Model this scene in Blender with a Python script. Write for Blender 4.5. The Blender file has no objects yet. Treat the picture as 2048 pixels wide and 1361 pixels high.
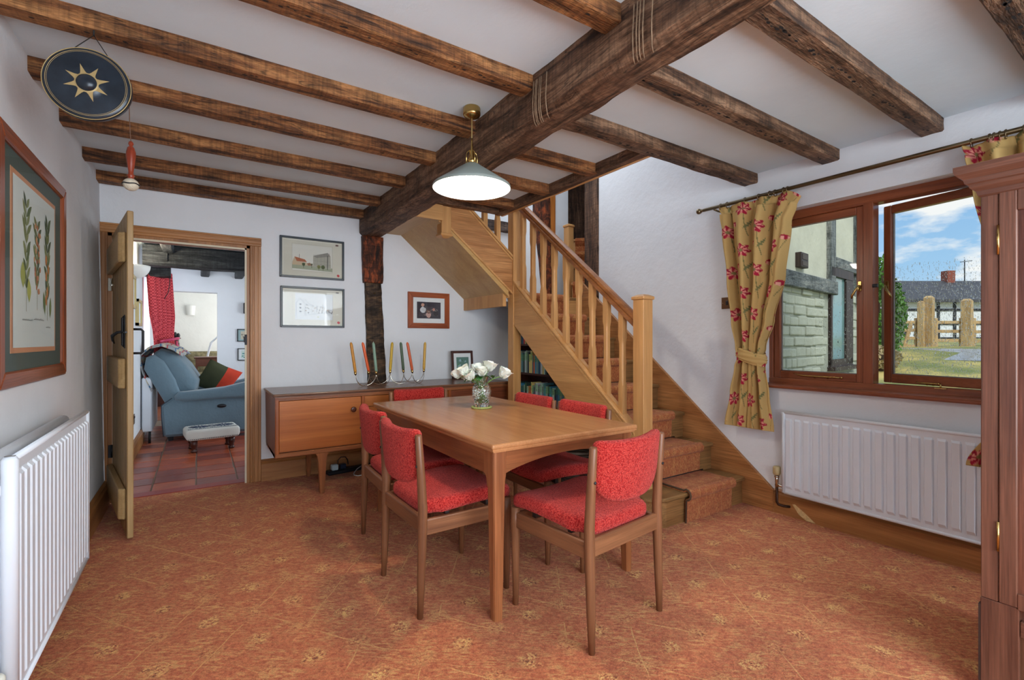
import bpy, bmesh, math, random
from math import sin, cos, pi, radians, sqrt, atan2
from mathutils import Vector, Matrix, noise
random.seed(7)
C = bpy.context.scene.collection
S = bpy.context.scene

# ---------------------------------------------------------------- camera, world, light, exposure
def lin(c):
    c = c/255.0
    return c/12.92 if c <= 0.04045 else ((c+0.055)/1.055)**2.4
def rgb(r, g, b): return (lin(r), lin(g), lin(b), 1.0)

cam_d = bpy.data.cameras.new('camera'); cam = bpy.data.objects.new('camera', cam_d); C.objects.link(cam)
cam_d.sensor_width = 36.0; cam_d.lens = 948.0/2048*36.0; cam_d.clip_start = 0.05; cam_d.clip_end = 300
cam.location = (0, 0, 1.17); cam.rotation_euler = (radians(90), 0, radians(-33.5))
S.camera = cam
S.view_settings.view_transform = 'Standard'; S.view_settings.look = 'None'
S.view_settings.gamma = 1.0; S.view_settings.use_curve_mapping = False
S.view_settings.exposure = 0.20

w = bpy.data.worlds.new('world'); S.world = w; w.use_nodes = True
nt = w.node_tree; nt.nodes.clear()
def N(nt, t, **k):
    n = nt.nodes.new(t)
    for a, v in k.items():
        if a in n.inputs.keys() if hasattr(n.inputs, 'keys') else False: n.inputs[a].default_value = v
        else: setattr(n, a, v)
    return n
tc = N(nt, 'ShaderNodeTexCoord')
sx = N(nt, 'ShaderNodeSeparateXYZ'); nt.links.new(tc.outputs['Generated'], sx.inputs[0])
r1 = N(nt, 'ShaderNodeValToRGB'); nt.links.new(sx.outputs['Z'], r1.inputs[0])
e = r1.color_ramp.elements
e[0].position = 0.0; e[0].color = rgb(206, 230, 248); e[1].position = 0.45; e[1].color = rgb(98, 160, 228)
x = e.new(0.12); x.color = rgb(165, 208, 245)
mp = N(nt, 'ShaderNodeMapping'); mp.inputs['Scale'].default_value = (1, 1, 2.6); mp.inputs['Location'].default_value = (0.3, 0.1, 0.35)
nt.links.new(tc.outputs['Generated'], mp.inputs[0])
nz = N(nt, 'ShaderNodeTexNoise'); nz.inputs['Scale'].default_value = 5.2; nz.inputs['Detail'].default_value = 7; nz.inputs['Roughness'].default_value = 0.55
nt.links.new(mp.outputs[0], nz.inputs['Vector'])
r2 = N(nt, 'ShaderNodeValToRGB'); nt.links.new(nz.outputs['Fac'], r2.inputs[0])
r2.color_ramp.elements[0].position = 0.46; r2.color_ramp.elements[0].color = (0, 0, 0, 1)
r2.color_ramp.elements[1].position = 0.55; r2.color_ramp.elements[1].color = (1, 1, 1, 1)
mx = N(nt, 'ShaderNodeMix'); mx.data_type = 'RGBA'
nt.links.new(r2.outputs[0], mx.inputs[0]); nt.links.new(r1.outputs[0], mx.inputs[6]); mx.inputs[7].default_value = (1, 1, 1, 1)
bg = N(nt, 'ShaderNodeBackground'); bg.inputs[1].default_value = 0.85
nt.links.new(mx.outputs[2], bg.inputs[0])
wo = N(nt, 'ShaderNodeOutputWorld'); nt.links.new(bg.outputs[0], wo.inputs[0])

def area(name, loc, rot, sx_, sy_, power, col=(1, 1, 1)):
    l = bpy.data.lights.new(name, 'AREA'); l.shape = 'RECTANGLE'; l.size = sx_; l.size_y = sy_; l.energy = power; l.color = col
    o = bpy.data.objects.new(name, l); C.objects.link(o); o.location = loc; o.rotation_euler = rot
    return o
DAY = (0.86, 0.94, 1.0)
area('rear_fill_light', (1.0, -1.75, 1.35), (radians(104), 0, 0), 2.6, 1.7, 125, DAY)  # added area light behind the camera, tilted up to brighten room and ceiling
area('rear_fill_light_right', (2.75, -1.75, 1.25), (radians(98), 0, radians(10)), 1.0, 1.9, 36, DAY)  # second added fill light behind the camera, right of the first
area('stair_well_fill_light', (2.8, 3.5, 3.7), (0, 0, 0), 0.9, 1.3, 20, DAY)  # unseen area light added under the closed roof of the stair well
sun = bpy.data.lights.new('sun', 'SUN'); sun.energy = 2.2; sun.angle = radians(20); sun.color = (1, 0.97, 0.92)
suno = bpy.data.objects.new('sun', sun); C.objects.link(suno); suno.rotation_euler = Vector((0.35, 0.62, -0.70)).to_track_quat('-Z', 'Y').to_euler()

# ---------------------------------------------------------------- materials
MATS = {}
def mat(name):
    m = bpy.data.materials.new(name); m.use_nodes = True
    return m, m.node_tree, m.node_tree.nodes['Principled BSDF']
def plain(name, col, rough=0.5, metal=0.0, bump=0.0, bscale=60, var=0.0, vscale=6, coat=0.0, spec=None):
    if name in MATS: return MATS[name]
    m, nt, p = mat(name)
    p.inputs['Base Color'].default_value = col; p.inputs['Roughness'].default_value = rough; p.inputs['Metallic'].default_value = metal
    if coat: p.inputs['Coat Weight'].default_value = coat
    if spec is not None: p.inputs['Specular IOR Level'].default_value = spec
    tc = nt.nodes.new('ShaderNodeTexCoord')
    nz = nt.nodes.new('ShaderNodeTexNoise'); nz.inputs['Scale'].default_value = vscale; nz.inputs['Detail'].default_value = 4
    nt.links.new(tc.outputs['Object'], nz.inputs['Vector'])
    mr = nt.nodes.new('ShaderNodeMapRange'); mr.inputs[1].default_value = 0.3; mr.inputs[2].default_value = 0.7
    mr.inputs[3].default_value = 1-max(var, 0.02); mr.inputs[4].default_value = 1+max(var, 0.02)
    nt.links.new(nz.outputs['Fac'], mr.inputs[0])
    vm = nt.nodes.new('ShaderNodeVectorMath'); vm.operation = 'SCALE'; vm.inputs[0].default_value = col[:3]
    nt.links.new(mr.outputs[0], vm.inputs['Scale']); nt.links.new(vm.outputs[0], p.inputs['Base Color'])
    if bump:
        n2 = nt.nodes.new('ShaderNodeTexNoise'); n2.inputs['Scale'].default_value = bscale; n2.inputs['Detail'].default_value = 3
        nt.links.new(tc.outputs['Object'], n2.inputs['Vector'])
        b = nt.nodes.new('ShaderNodeBump'); b.inputs['Strength'].default_value = bump; b.inputs['Distance'].default_value = 0.01
        nt.links.new(n2.outputs['Fac'], b.inputs['Height']); nt.links.new(b.outputs[0], p.inputs['Normal'])
    MATS[name] = m; return m

def wood(name, dark, light, axis='X', rough=0.4, grain=14.0, along=1.0, bump=0.15, contrast=1.0, fine=0.35, rnd=True, spec=0.4):
    key = name+'_'+axis
    if key in MATS: return MATS[key]
    m, nt, p = mat(key)
    p.inputs['Roughness'].default_value = rough; p.inputs['Specular IOR Level'].default_value = spec
    tc = nt.nodes.new('ShaderNodeTexCoord')
    add = nt.nodes.new('ShaderNodeVectorMath'); add.operation = 'ADD'
    oi = nt.nodes.new('ShaderNodeObjectInfo')
    sc = nt.nodes.new('ShaderNodeVectorMath'); sc.operation = 'SCALE'; sc.inputs[0].default_value = (7.3, 3.1, 5.7)
    nt.links.new(oi.outputs['Random'], sc.inputs['Scale'])
    nt.links.new(tc.outputs['Object'], add.inputs[0]); nt.links.new(sc.outputs[0], add.inputs[1])
    i = 'XYZ'.index(axis)
    def mp(a, c):
        k = nt.nodes.new('ShaderNodeMapping'); s = [c, c, c]; s[i] = a; k.inputs['Scale'].default_value = s
        nt.links.new(add.outputs[0], k.inputs[0]); return k
    m1 = mp(along, grain)
    n1 = nt.nodes.new('ShaderNodeTexNoise'); n1.inputs['Scale'].default_value = 1.0; n1.inputs['Detail'].default_value = 5; n1.inputs['Distortion'].default_value = 1.2
    nt.links.new(m1.outputs[0], n1.inputs['Vector'])
    ramp = nt.nodes.new('ShaderNodeValToRGB'); nt.links.new(n1.outputs['Fac'], ramp.inputs[0])
    d = 0.22/contrast
    ramp.color_ramp.elements[0].position = 0.5-d; ramp.color_ramp.elements[0].color = dark
    ramp.color_ramp.elements[1].position = 0.5+d; ramp.color_ramp.elements[1].color = light
    m2 = mp(along*5, grain*14)
    n2 = nt.nodes.new('ShaderNodeTexNoise'); n2.inputs['Scale'].default_value = 1.0; n2.inputs['Detail'].default_value = 3
    nt.links.new(m2.outputs[0], n2.inputs['Vector'])
    mr = nt.nodes.new('ShaderNodeMapRange'); mr.inputs[1].default_value = 0.3; mr.inputs[2].default_value = 0.7
    mr.inputs[3].default_value = 1-fine; mr.inputs[4].default_value = 1+fine*0.5
    nt.links.new(n2.outputs['Fac'], mr.inputs[0])
    vm = nt.nodes.new('ShaderNodeVectorMath'); vm.operation = 'SCALE'
    nt.links.new(ramp.outputs[0], vm.inputs[0]); nt.links.new(mr.outputs[0], vm.inputs['Scale'])
    nt.links.new(vm.outputs[0], p.inputs['Base Color'])
    b = nt.nodes.new('ShaderNodeBump'); b.inputs['Strength'].default_value = bump; b.inputs['Distance'].default_value = 0.006
    nt.links.new(n2.outputs['Fac'], b.inputs['Height']); nt.links.new(b.outputs[0], p.inputs['Normal'])
    MATS[key] = m; return m

def oldwood(name, dark, mid, light, axis='X', along=2.2, across=22.0):
    """hand-hewn timber: long streaks, dark worm and nail marks, rough relief"""
    key = name+'_'+axis
    if key in MATS: return MATS[key]
    m, nt, p = mat(key); L = nt.links.new
    p.inputs['Roughness'].default_value = 0.62; p.inputs['Specular IOR Level'].default_value = 0.3
    tc = nt.nodes.new('ShaderNodeTexCoord'); i = 'XYZ'.index(axis)
    oi = nt.nodes.new('ShaderNodeObjectInfo'); sc = nt.nodes.new('ShaderNodeVectorMath'); sc.operation = 'SCALE'; sc.inputs[0].default_value = (3.3, 5.1, 2.7)
    L(oi.outputs['Random'], sc.inputs['Scale'])
    add = nt.nodes.new('ShaderNodeVectorMath'); add.operation = 'ADD'; L(tc.outputs['Object'], add.inputs[0]); L(sc.outputs[0], add.inputs[1])
    def mp(a, c):
        k = nt.nodes.new('ShaderNodeMapping'); s = [c, c, c]; s[i] = a; k.inputs['Scale'].default_value = s
        L(add.outputs[0], k.inputs[0]); return k
    def noi(mpn, det, dist=0.0):
        n = nt.nodes.new('ShaderNodeTexNoise'); n.inputs['Scale'].default_value = 1.0; n.inputs['Detail'].default_value = det; n.inputs['Distortion'].default_value = dist
        n.inputs['Roughness'].default_value = 0.65
        L(mpn.outputs[0], n.inputs['Vector']); return n
    n1 = noi(mp(along, across), 6, 0.8)
    ramp = nt.nodes.new('ShaderNodeValToRGB'); L(n1.outputs['Fac'], ramp.inputs[0])
    e = ramp.color_ramp.elements; e[0].position = 0.34; e[0].color = dark; e[1].position = 0.66; e[1].color = light
    q = e.new(0.48); q.color = mid
    n2 = noi(mp(6, 7), 5, 0.3)
    mr = nt.nodes.new('ShaderNodeMapRange'); mr.inputs[1].default_value = 0.30; mr.inputs[2].default_value = 0.52; mr.inputs[3].default_value = 0.42; mr.inputs[4].default_value = 1.0
    L(n2.outputs['Fac'], mr.inputs[0])
    n3 = noi(mp(26, 130), 3)
    mr3 = nt.nodes.new('ShaderNodeMapRange'); mr3.inputs[1].default_value = 0.3; mr3.inputs[2].default_value = 0.7; mr3.inputs[3].default_value = 0.62; mr3.inputs[4].default_value = 1.25
    L(n3.outputs['Fac'], mr3.inputs[0])
    mul = nt.nodes.new('ShaderNodeMath'); mul.operation = 'MULTIPLY'; L(mr.outputs[0], mul.inputs[0]); L(mr3.outputs[0], mul.inputs[1])
    # drying cracks along the grain and saw marks across it
    n4 = noi(mp(1.1, 16), 3, 1.0)
    a4 = nt.nodes.new('ShaderNodeMath'); a4.operation = 'SUBTRACT'; L(n4.outputs['Fac'], a4.inputs[0]); a4.inputs[1].default_value = 0.5
    b4 = nt.nodes.new('ShaderNodeMath'); b4.operation = 'ABSOLUTE'; L(a4.outputs[0], b4.inputs[0])
    c4 = nt.nodes.new('ShaderNodeMapRange'); c4.inputs[1].default_value = 0.0; c4.inputs[2].default_value = 0.016; c4.inputs[3].default_value = 0.30; c4.inputs[4].default_value = 1.0; L(b4.outputs[0], c4.inputs[0])
    n5 = noi(mp(85, 5), 2); c5 = nt.nodes.new('ShaderNodeMapRange'); c5.inputs[1].default_value = 0.38; c5.inputs[2].default_value = 0.55; c5.inputs[3].default_value = 0.74; c5.inputs[4].default_value = 1.06; L(n5.outputs['Fac'], c5.inputs[0])
    m4 = nt.nodes.new('ShaderNodeMath'); m4.operation = 'MULTIPLY'; L(c4.outputs[0], m4.inputs[0]); L(c5.outputs[0], m4.inputs[1])
    m5 = nt.nodes.new('ShaderNodeMath'); m5.operation = 'MULTIPLY'; L(m4.outputs[0], m5.inputs[0]); L(mul.outputs[0], m5.inputs[1]); mul = m5
    vm = nt.nodes.new('ShaderNodeVectorMath'); vm.operation = 'SCALE'; L(ramp.outputs[0], vm.inputs[0]); L(mul.outputs[0], vm.inputs['Scale'])
    L(vm.outputs[0], p.inputs['Base Color'])
    sm = nt.nodes.new('ShaderNodeMath'); sm.operation = 'ADD'; L(n1.outputs['Fac'], sm.inputs[0]); L(n3.outputs['Fac'], sm.inputs[1])
    b = nt.nodes.new('ShaderNodeBump'); b.inputs['Strength'].default_value = 0.7; b.inputs['Distance'].default_value = 0.012
    L(sm.outputs[0], b.inputs['Height']); L(b.outputs[0], p.inputs['Normal'])
    MATS[key] = m; return m

def plaster(name, col, bump=0.25, var=0.035):
    if name in MATS: return MATS[name]
    m, nt, p = mat(name); L = nt.links.new
    p.inputs['Roughness'].default_value = 0.9; p.inputs['Specular IOR Level'].default_value = 0.15
    tc = nt.nodes.new('ShaderNodeTexCoord')
    n1 = nt.nodes.new('ShaderNodeTexNoise'); n1.inputs['Scale'].default_value = 2.4; n1.inputs['Detail'].default_value = 5
    n2 = nt.nodes.new('ShaderNodeTexNoise'); n2.inputs['Scale'].default_value = 11; n2.inputs['Detail'].default_value = 6; n2.inputs['Roughness'].default_value = 0.6
    for n in (n1, n2): L(tc.outputs['Object'], n.inputs['Vector'])
    mr = nt.nodes.new('ShaderNodeMapRange'); mr.inputs[1].default_value = 0.3; mr.inputs[2].default_value = 0.7; mr.inputs[3].default_value = 1-var; mr.inputs[4].default_value = 1+var
    L(n1.outputs['Fac'], mr.inputs[0])
    vm = nt.nodes.new('ShaderNodeVectorMath'); vm.operation = 'SCALE'; vm.inputs[0].default_value = col[:3]; L(mr.outputs[0], vm.inputs['Scale'])
    L(vm.outputs[0], p.inputs['Base Color'])
    b = nt.nodes.new('ShaderNodeBump'); b.inputs['Strength'].default_value = bump; b.inputs['Distance'].default_value = 0.02
    L(n2.outputs['Fac'], b.inputs['Height']); L(b.outputs[0], p.inputs['Normal'])
    MATS[name] = m; return m

def carpet(name, scale=1.0, base=rgb(194, 112, 73), dk=rgb(160, 80, 52), lt=rgb(216, 168, 104), off=(0.0, 0.0)):
    """cut pile carpet: lozenge lattice of ochre flecked medallions and thin broken diagonal lines"""
    if name in MATS: return MATS[name]
    m, nt, p = mat(name); L = nt.links.new
    p.inputs['Roughness'].default_value = 0.95; p.inputs['Specular IOR Level'].default_value = 0.1
    p.inputs['Sheen Weight'].default_value = 0.1
    tc = nt.nodes.new('ShaderNodeTexCoord')
    u = nt.nodes.new('ShaderNodeMapping'); u.inputs['Scale'].default_value = (scale,)*3; u.inputs['Location'].default_value = (off[0], off[1], 0)
    L(tc.outputs['Object'], u.inputs[0])
    def mp(s, rz):
        r = nt.nodes.new('ShaderNodeMapping'); r.inputs['Rotation'].default_value = (0, 0, rz); L(u.outputs[0], r.inputs[0])
        k = nt.nodes.new('ShaderNodeMapping'); k.inputs['Scale'].default_value = s; L(r.outputs[0], k.inputs[0]); return k
    def noi(src, sc_, det, dist=0.0, ro=0.5):
        n = nt.nodes.new('ShaderNodeTexNoise'); n.inputs['Scale'].default_value = sc_; n.inputs['Detail'].default_value = det; n.inputs['Distortion'].default_value = dist; n.inputs['Roughness'].default_value = ro
        L(src.outputs[0], n.inputs['Vector']); return n.outputs['Fac']
    def rng(n, a, b, c, d):
        r = nt.nodes.new('ShaderNodeMapRange'); r.inputs[1].default_value = a; r.inputs[2].default_value = b; r.inputs[3].default_value = c; r.inputs[4].default_value = d
        L(n, r.inputs[0]); return r.outputs[0]
    def mth(op, a, b=0.0):
        r = nt.nodes.new('ShaderNodeMath'); r.operation = op
        for i, v in enumerate((a, b)):
            if isinstance(v, (int, float)): r.inputs[i].default_value = v
            else: L(v, r.inputs[i])
        return r.outputs[0]
    sp = nt.nodes.new('ShaderNodeSeparateXYZ'); L(u.outputs[0], sp.inputs[0])
    wob = noi(u, 7, 2)
    xs = mth('MULTIPLY', mth('ADD', sp.outputs[0], mth('MULTIPLY', mth('SUBTRACT', wob, 0.5), 0.03)), 1/0.325); ys = mth('MULTIPLY', sp.outputs[1], 1/0.46)
    P = mth('ADD', xs, ys); Q = mth('SUBTRACT', xs, ys)
    def cen(v): return mth('SUBTRACT', mth('FRACT', mth('ADD', v, 100.5)), 0.5)
    fp, fq = cen(P), cen(Q)
    dx = mth('MULTIPLY', mth('ADD', fp, fq), 0.1625); dy = mth('MULTIPLY', mth('SUBTRACT', fp, fq), 0.23)
    dist = mth('SQRT', mth('ADD', mth('MULTIPLY', dx, dx), mth('MULTIPLY', dy, dy)))
    edge = noi(u, 26, 3)
    clus = rng(mth('ADD', dist, mth('MULTIPLY', mth('SUBTRACT', edge, 0.5), 0.09)), 0.022, 0.052, 1.0, 0.0)
    # faint second set half way between
    fp2, fq2 = cen(mth('ADD', P, 0.5)), cen(mth('ADD', Q, 0.5))
    dx2 = mth('MULTIPLY', mth('ADD', fp2, fq2), 0.1625); dy2 = mth('MULTIPLY', mth('SUBTRACT', fp2, fq2), 0.23)
    d2 = mth('SQRT', mth('ADD', mth('MULTIPLY', dx2, dx2), mth('MULTIPLY', dy2, dy2)))
    clus2 = rng(mth('ADD', d2, mth('MULTIPLY', mth('SUBTRACT', edge, 0.5), 0.09)), 0.025, 0.055, 0.55, 0.0)
    clus = mth('MAXIMUM', clus, clus2)
    def ridge(v, w_):
        return rng(mth('ABSOLUTE', cen(v)), 0.0, w_, 1.0, 0.0)
    l1 = mth('MULTIPLY', ridge(mth('ADD', P, 0.53), 0.016), rng(noi(mp((2, 9, 1), radians(54)), 1.5, 1), 0.47, 0.55, 0.0, 1.0))
    l2 = mth('MULTIPLY', ridge(mth('ADD', Q, 0.46), 0.014), rng(noi(mp((9, 2, 1), radians(54)), 1.7, 1), 0.48, 0.55, 0.0, 0.9))
    fleck = noi(mp((1, 1, 1), 0), 95, 3, 0.6, 0.6)
    fl_hi = rng(fleck, 0.46, 0.56, 0.0, 1.0)
    amb = mth('MULTIPLY', rng(noi(u, 13, 3), 0.40, 0.64, 0.14, 0.62), rng(noi(mp((30, 120, 30), radians(35)), 1, 2), 0.45, 0.62, 0.0, 1.0))
    tot = mth('MAXIMUM', mth('MULTIPLY', clus, fl_hi), mth('MAXIMUM', amb, mth('MAXIMUM', l1, l2)))
    fine = noi(u, 230, 2)
    mx = nt.nodes.new('ShaderNodeMix'); mx.data_type = 'RGBA'
    L(rng(noi(u, 60, 4, 0.3, 0.7), 0.36, 0.62, 0.0, 1.0), mx.inputs[0]); mx.inputs[6].default_value = dk; mx.inputs[7].default_value = base
    my = nt.nodes.new('ShaderNodeMix'); my.data_type = 'RGBA'
    L(tot, my.inputs[0]); L(mx.outputs[2], my.inputs[6]); my.inputs[7].default_value = lt
    # dark flecks inside the medallions
    mz = nt.nodes.new('ShaderNodeMix'); mz.data_type = 'RGBA'
    L(mth('MULTIPLY', rng(clus, 0.2, 0.7, 0.0, 1.0), rng(fleck, 0.36, 0.43, 0.8, 0.0)), mz.inputs[0]); L(my.outputs[2], mz.inputs[6]); mz.inputs[7].default_value = rgb(92, 56, 34)
    vm = nt.nodes.new('ShaderNodeVectorMath'); vm.operation = 'SCALE'; L(mz.outputs[2], vm.inputs[0]); L(rng(fine, 0.3, 0.7, 0.72, 1.25), vm.inputs['Scale'])
    L(vm.outputs[0], p.inputs['Base Color'])
    b = nt.nodes.new('ShaderNodeBump'); b.inputs['Strength'].default_value = 0.6; b.inputs['Distance'].default_value = 0.006
    L(fine, b.inputs['Height']); L(b.outputs[0], p.inputs['Normal'])
    MATS[name] = m; return m

def boucle(name, a, b_):
    m, nt, p = mat(name); L = nt.links.new
    p.inputs['Roughness'].default_value = 0.95; p.inputs['Specular IOR Level'].default_value = 0.1; p.inputs['Sheen Weight'].default_value = 0.18
    p.inputs['Sheen Tint'].default_value = (1, 0.6, 0.55, 1)
    tc = nt.nodes.new('ShaderNodeTexCoord')
    v = nt.nodes.new('ShaderNodeTexVoronoi'); v.inputs['Scale'].default_value = 170; v.inputs['Randomness'].default_value = 1
    n = nt.nodes.new('ShaderNodeTexNoise'); n.inputs['Scale'].default_value = 120; n.inputs['Detail'].default_value = 3
    L(tc.outputs['Object'], n.inputs['Vector'])
    av = nt.nodes.new('ShaderNodeVectorMath'); av.operation = 'SCALE'; av.inputs['Scale'].default_value = 0.012
    L(n.outputs['Color'], av.inputs[0])
    ad = nt.nodes.new('ShaderNodeVectorMath'); L(tc.outputs['Object'], ad.inputs[0]); L(av.outputs[0], ad.inputs[1])
    L(ad.outputs[0], v.inputs['Vector'])
    mx = nt.nodes.new('ShaderNodeMix'); mx.data_type = 'RGBA'
    mr = nt.nodes.new('ShaderNodeMapRange'); mr.inputs[1].default_value = 0.1; mr.inputs[2].default_value = 0.75; L(v.outputs['Distance'], mr.inputs[0])
    L(mr.outputs[0], mx.inputs[0]); mx.inputs[6].default_value = a; mx.inputs[7].default_value = b_
    L(mx.outputs[2], p.inputs['Base Color'])
    iv = nt.nodes.new('ShaderNodeMath'); iv.operation = 'SUBTRACT'; iv.inputs[0].default_value = 1.0; L(v.outputs['Distance'], iv.inputs[1])
    b = nt.nodes.new('ShaderNodeBump'); b.inputs['Strength'].default_value = 0.9; b.inputs['Distance'].default_value = 0.004
    L(iv.outputs[0], b.inputs['Height']); L(b.outputs[0], p.inputs['Normal'])
    MATS[name] = m; return m

def emit(name, col, s):
    m = bpy.data.materials.new(name); m.use_nodes = True; nt = m.node_tree
    p = nt.nodes['Principled BSDF']; p.inputs['Base Color'].default_value = col
    p.inputs['Emission Color'].default_value = col; p.inputs['Emission Strength'].default_value = s
    return m
def pane_mat(name, tint=(0.97, 0.985, 0.98, 1), ior=1.35):
    m = bpy.data.materials.new(name); m.use_nodes = True; nt = m.node_tree; nt.nodes.clear(); L = nt.links.new
    t = nt.nodes.new('ShaderNodeBsdfTransparent'); t.inputs[0].default_value = tint
    g = nt.nodes.new('ShaderNodeBsdfGlossy'); g.inputs['Roughness'].default_value = 0.02
    lw = nt.nodes.new('ShaderNodeFresnel'); lw.inputs['IOR'].default_value = ior
    x = nt.nodes.new('ShaderNodeMixShader'); o = nt.nodes.new('ShaderNodeOutputMaterial')
    L(lw.outputs[0], x.inputs[0]); L(t.outputs[0], x.inputs[1]); L(g.outputs[0], x.inputs[2]); L(x.outputs[0], o.inputs[0])
    return m
def glass_mat(name, col=(1, 1, 1, 1), rough=0.0, ior=1.45):
    m, nt, p = mat(name); p.inputs['Base Color'].default_value = col; p.inputs['Roughness'].default_value = rough
    p.inputs['Transmission Weight'].default_value = 1.0; p.inputs['IOR'].default_value = ior
    return m
def vcol(name, rough=0.85, bump=0.2, bscale=900):
    m, nt, p = mat(name); L = nt.links.new
    a = nt.nodes.new('ShaderNodeVertexColor'); a.layer_name = 'Col'; L(a.outputs['Color'], p.inputs['Base Color'])
    p.inputs['Roughness'].default_value = rough; p.inputs['Specular IOR Level'].default_value = 0.2
    tc = nt.nodes.new('ShaderNodeTexCoord'); n = nt.nodes.new('ShaderNodeTexNoise'); n.inputs['Scale'].default_value = bscale
    L(tc.outputs['Object'], n.inputs['Vector'])
    b = nt.nodes.new('ShaderNodeBump'); b.inputs['Strength'].default_value = bump; b.inputs['Distance'].default_value = 0.002
    L(n.outputs['Fac'], b.inputs['Height']); L(b.outputs[0], p.inputs['Normal'])
    return m

WALL = plaster('white_plaster', rgb(225, 228, 233))
CEIL = plaster('ceiling_plaster', rgb(214, 228, 236), 0.12)
def beamwood(ax): return oldwood('old_oak_beam', rgb(54, 36, 27), rgb(104, 74, 54), rgb(152, 118, 92), ax)
def joistwood(ax): return oldwood('joist_oak', rgb(58, 34, 21), rgb(128, 80, 45), rgb(172, 120, 74), ax)
def stairoak(ax): return wood('stair_oak', rgb(176, 124, 72), rgb(212, 162, 104), ax, 0.38, 9, 0.9, 0.08, 0.8, 0.14)
def railoak(ax): return wood('rail_oak', rgb(120, 72, 38), rgb(162, 104, 60), ax, 0.3, 12, 1.0, 0.08, 0.9, 0.2)
def teak(ax): return wood('table_teak', rgb(112, 62, 36), rgb(166, 104, 64), ax, 0.30, 13, 0.8, 0.06, 0.9, 0.22)
def sbteak(ax): return wood('sideboard_teak', rgb(132, 64, 26), rgb(180, 100, 46), ax, 0.34, 16, 0.7, 0.05, 0.8, 0.2)
def mahog(ax): return wood('mahogany', rgb(80, 48, 38), rgb(124, 82, 64), ax, 0.35, 16, 1.2, 0.06, 0.9, 0.3)
def winwood(ax): return wood('window_hardwood', rgb(118, 60, 36), rgb(160, 92, 58), ax, 0.33, 14, 1.0, 0.06, 0.8, 0.22)
def pine(ax): return wood('waxed_pine', rgb(134, 84, 44), rgb(182, 126, 74), ax, 0.4, 9, 1.0, 0.08, 1.0, 0.16)
def doorpine(ax): return wood('door_pine', rgb(156, 122, 76), rgb(188, 156, 108), ax, 0.45, 8, 0.8, 0.06, 0.8, 0.14)
CARPET = carpet('room_carpet', off=(1.35-0.0355*1.0, 1.185-0.025))
RUNNER = carpet('stair_carpet', 1.8, rgb(180, 102, 62), rgb(136, 70, 42), rgb(206, 150, 88))
RED = boucle('red_boucle', rgb(216, 76, 66), rgb(146, 22, 24))
BRASS = plain('brass', rgb(190, 160, 100), 0.25, 1.0)
DBRASS = plain('aged_brass', rgb(126, 110, 84), 0.35, 1.0)
CHROME = plain('chrome', rgb(215, 212, 200), 0.12, 1.0)
IRON = plain('black_iron', rgb(38, 38, 42), 0.45, 0.6, bump=0.2)
WHITE_EN = plain('white_enamel', rgb(222, 229, 238), 0.35)
BLACK = plain('black_plastic', rgb(24, 26, 32), 0.45)
PANE = pane_mat('window_glass', (0.97, 0.985, 0.98, 1), 1.14)
def thin_glass(name, k):
    m = bpy.data.materials.new(name); m.use_nodes = True; nt = m.node_tree; nt.nodes.clear(); L = nt.links.new
    t = nt.nodes.new('ShaderNodeBsdfTransparent'); g = nt.nodes.new('ShaderNodeBsdfGlossy'); g.inputs['Roughness'].default_value = 0.03
    x = nt.nodes.new('ShaderNodeMixShader'); x.inputs[0].default_value = k; o = nt.nodes.new('ShaderNodeOutputMaterial')
    L(t.outputs[0], x.inputs[1]); L(g.outputs[0], x.inputs[2]); L(x.outputs[0], o.inputs[0]); return m
PGLASS = thin_glass('picture_glass', 0.025)

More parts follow.
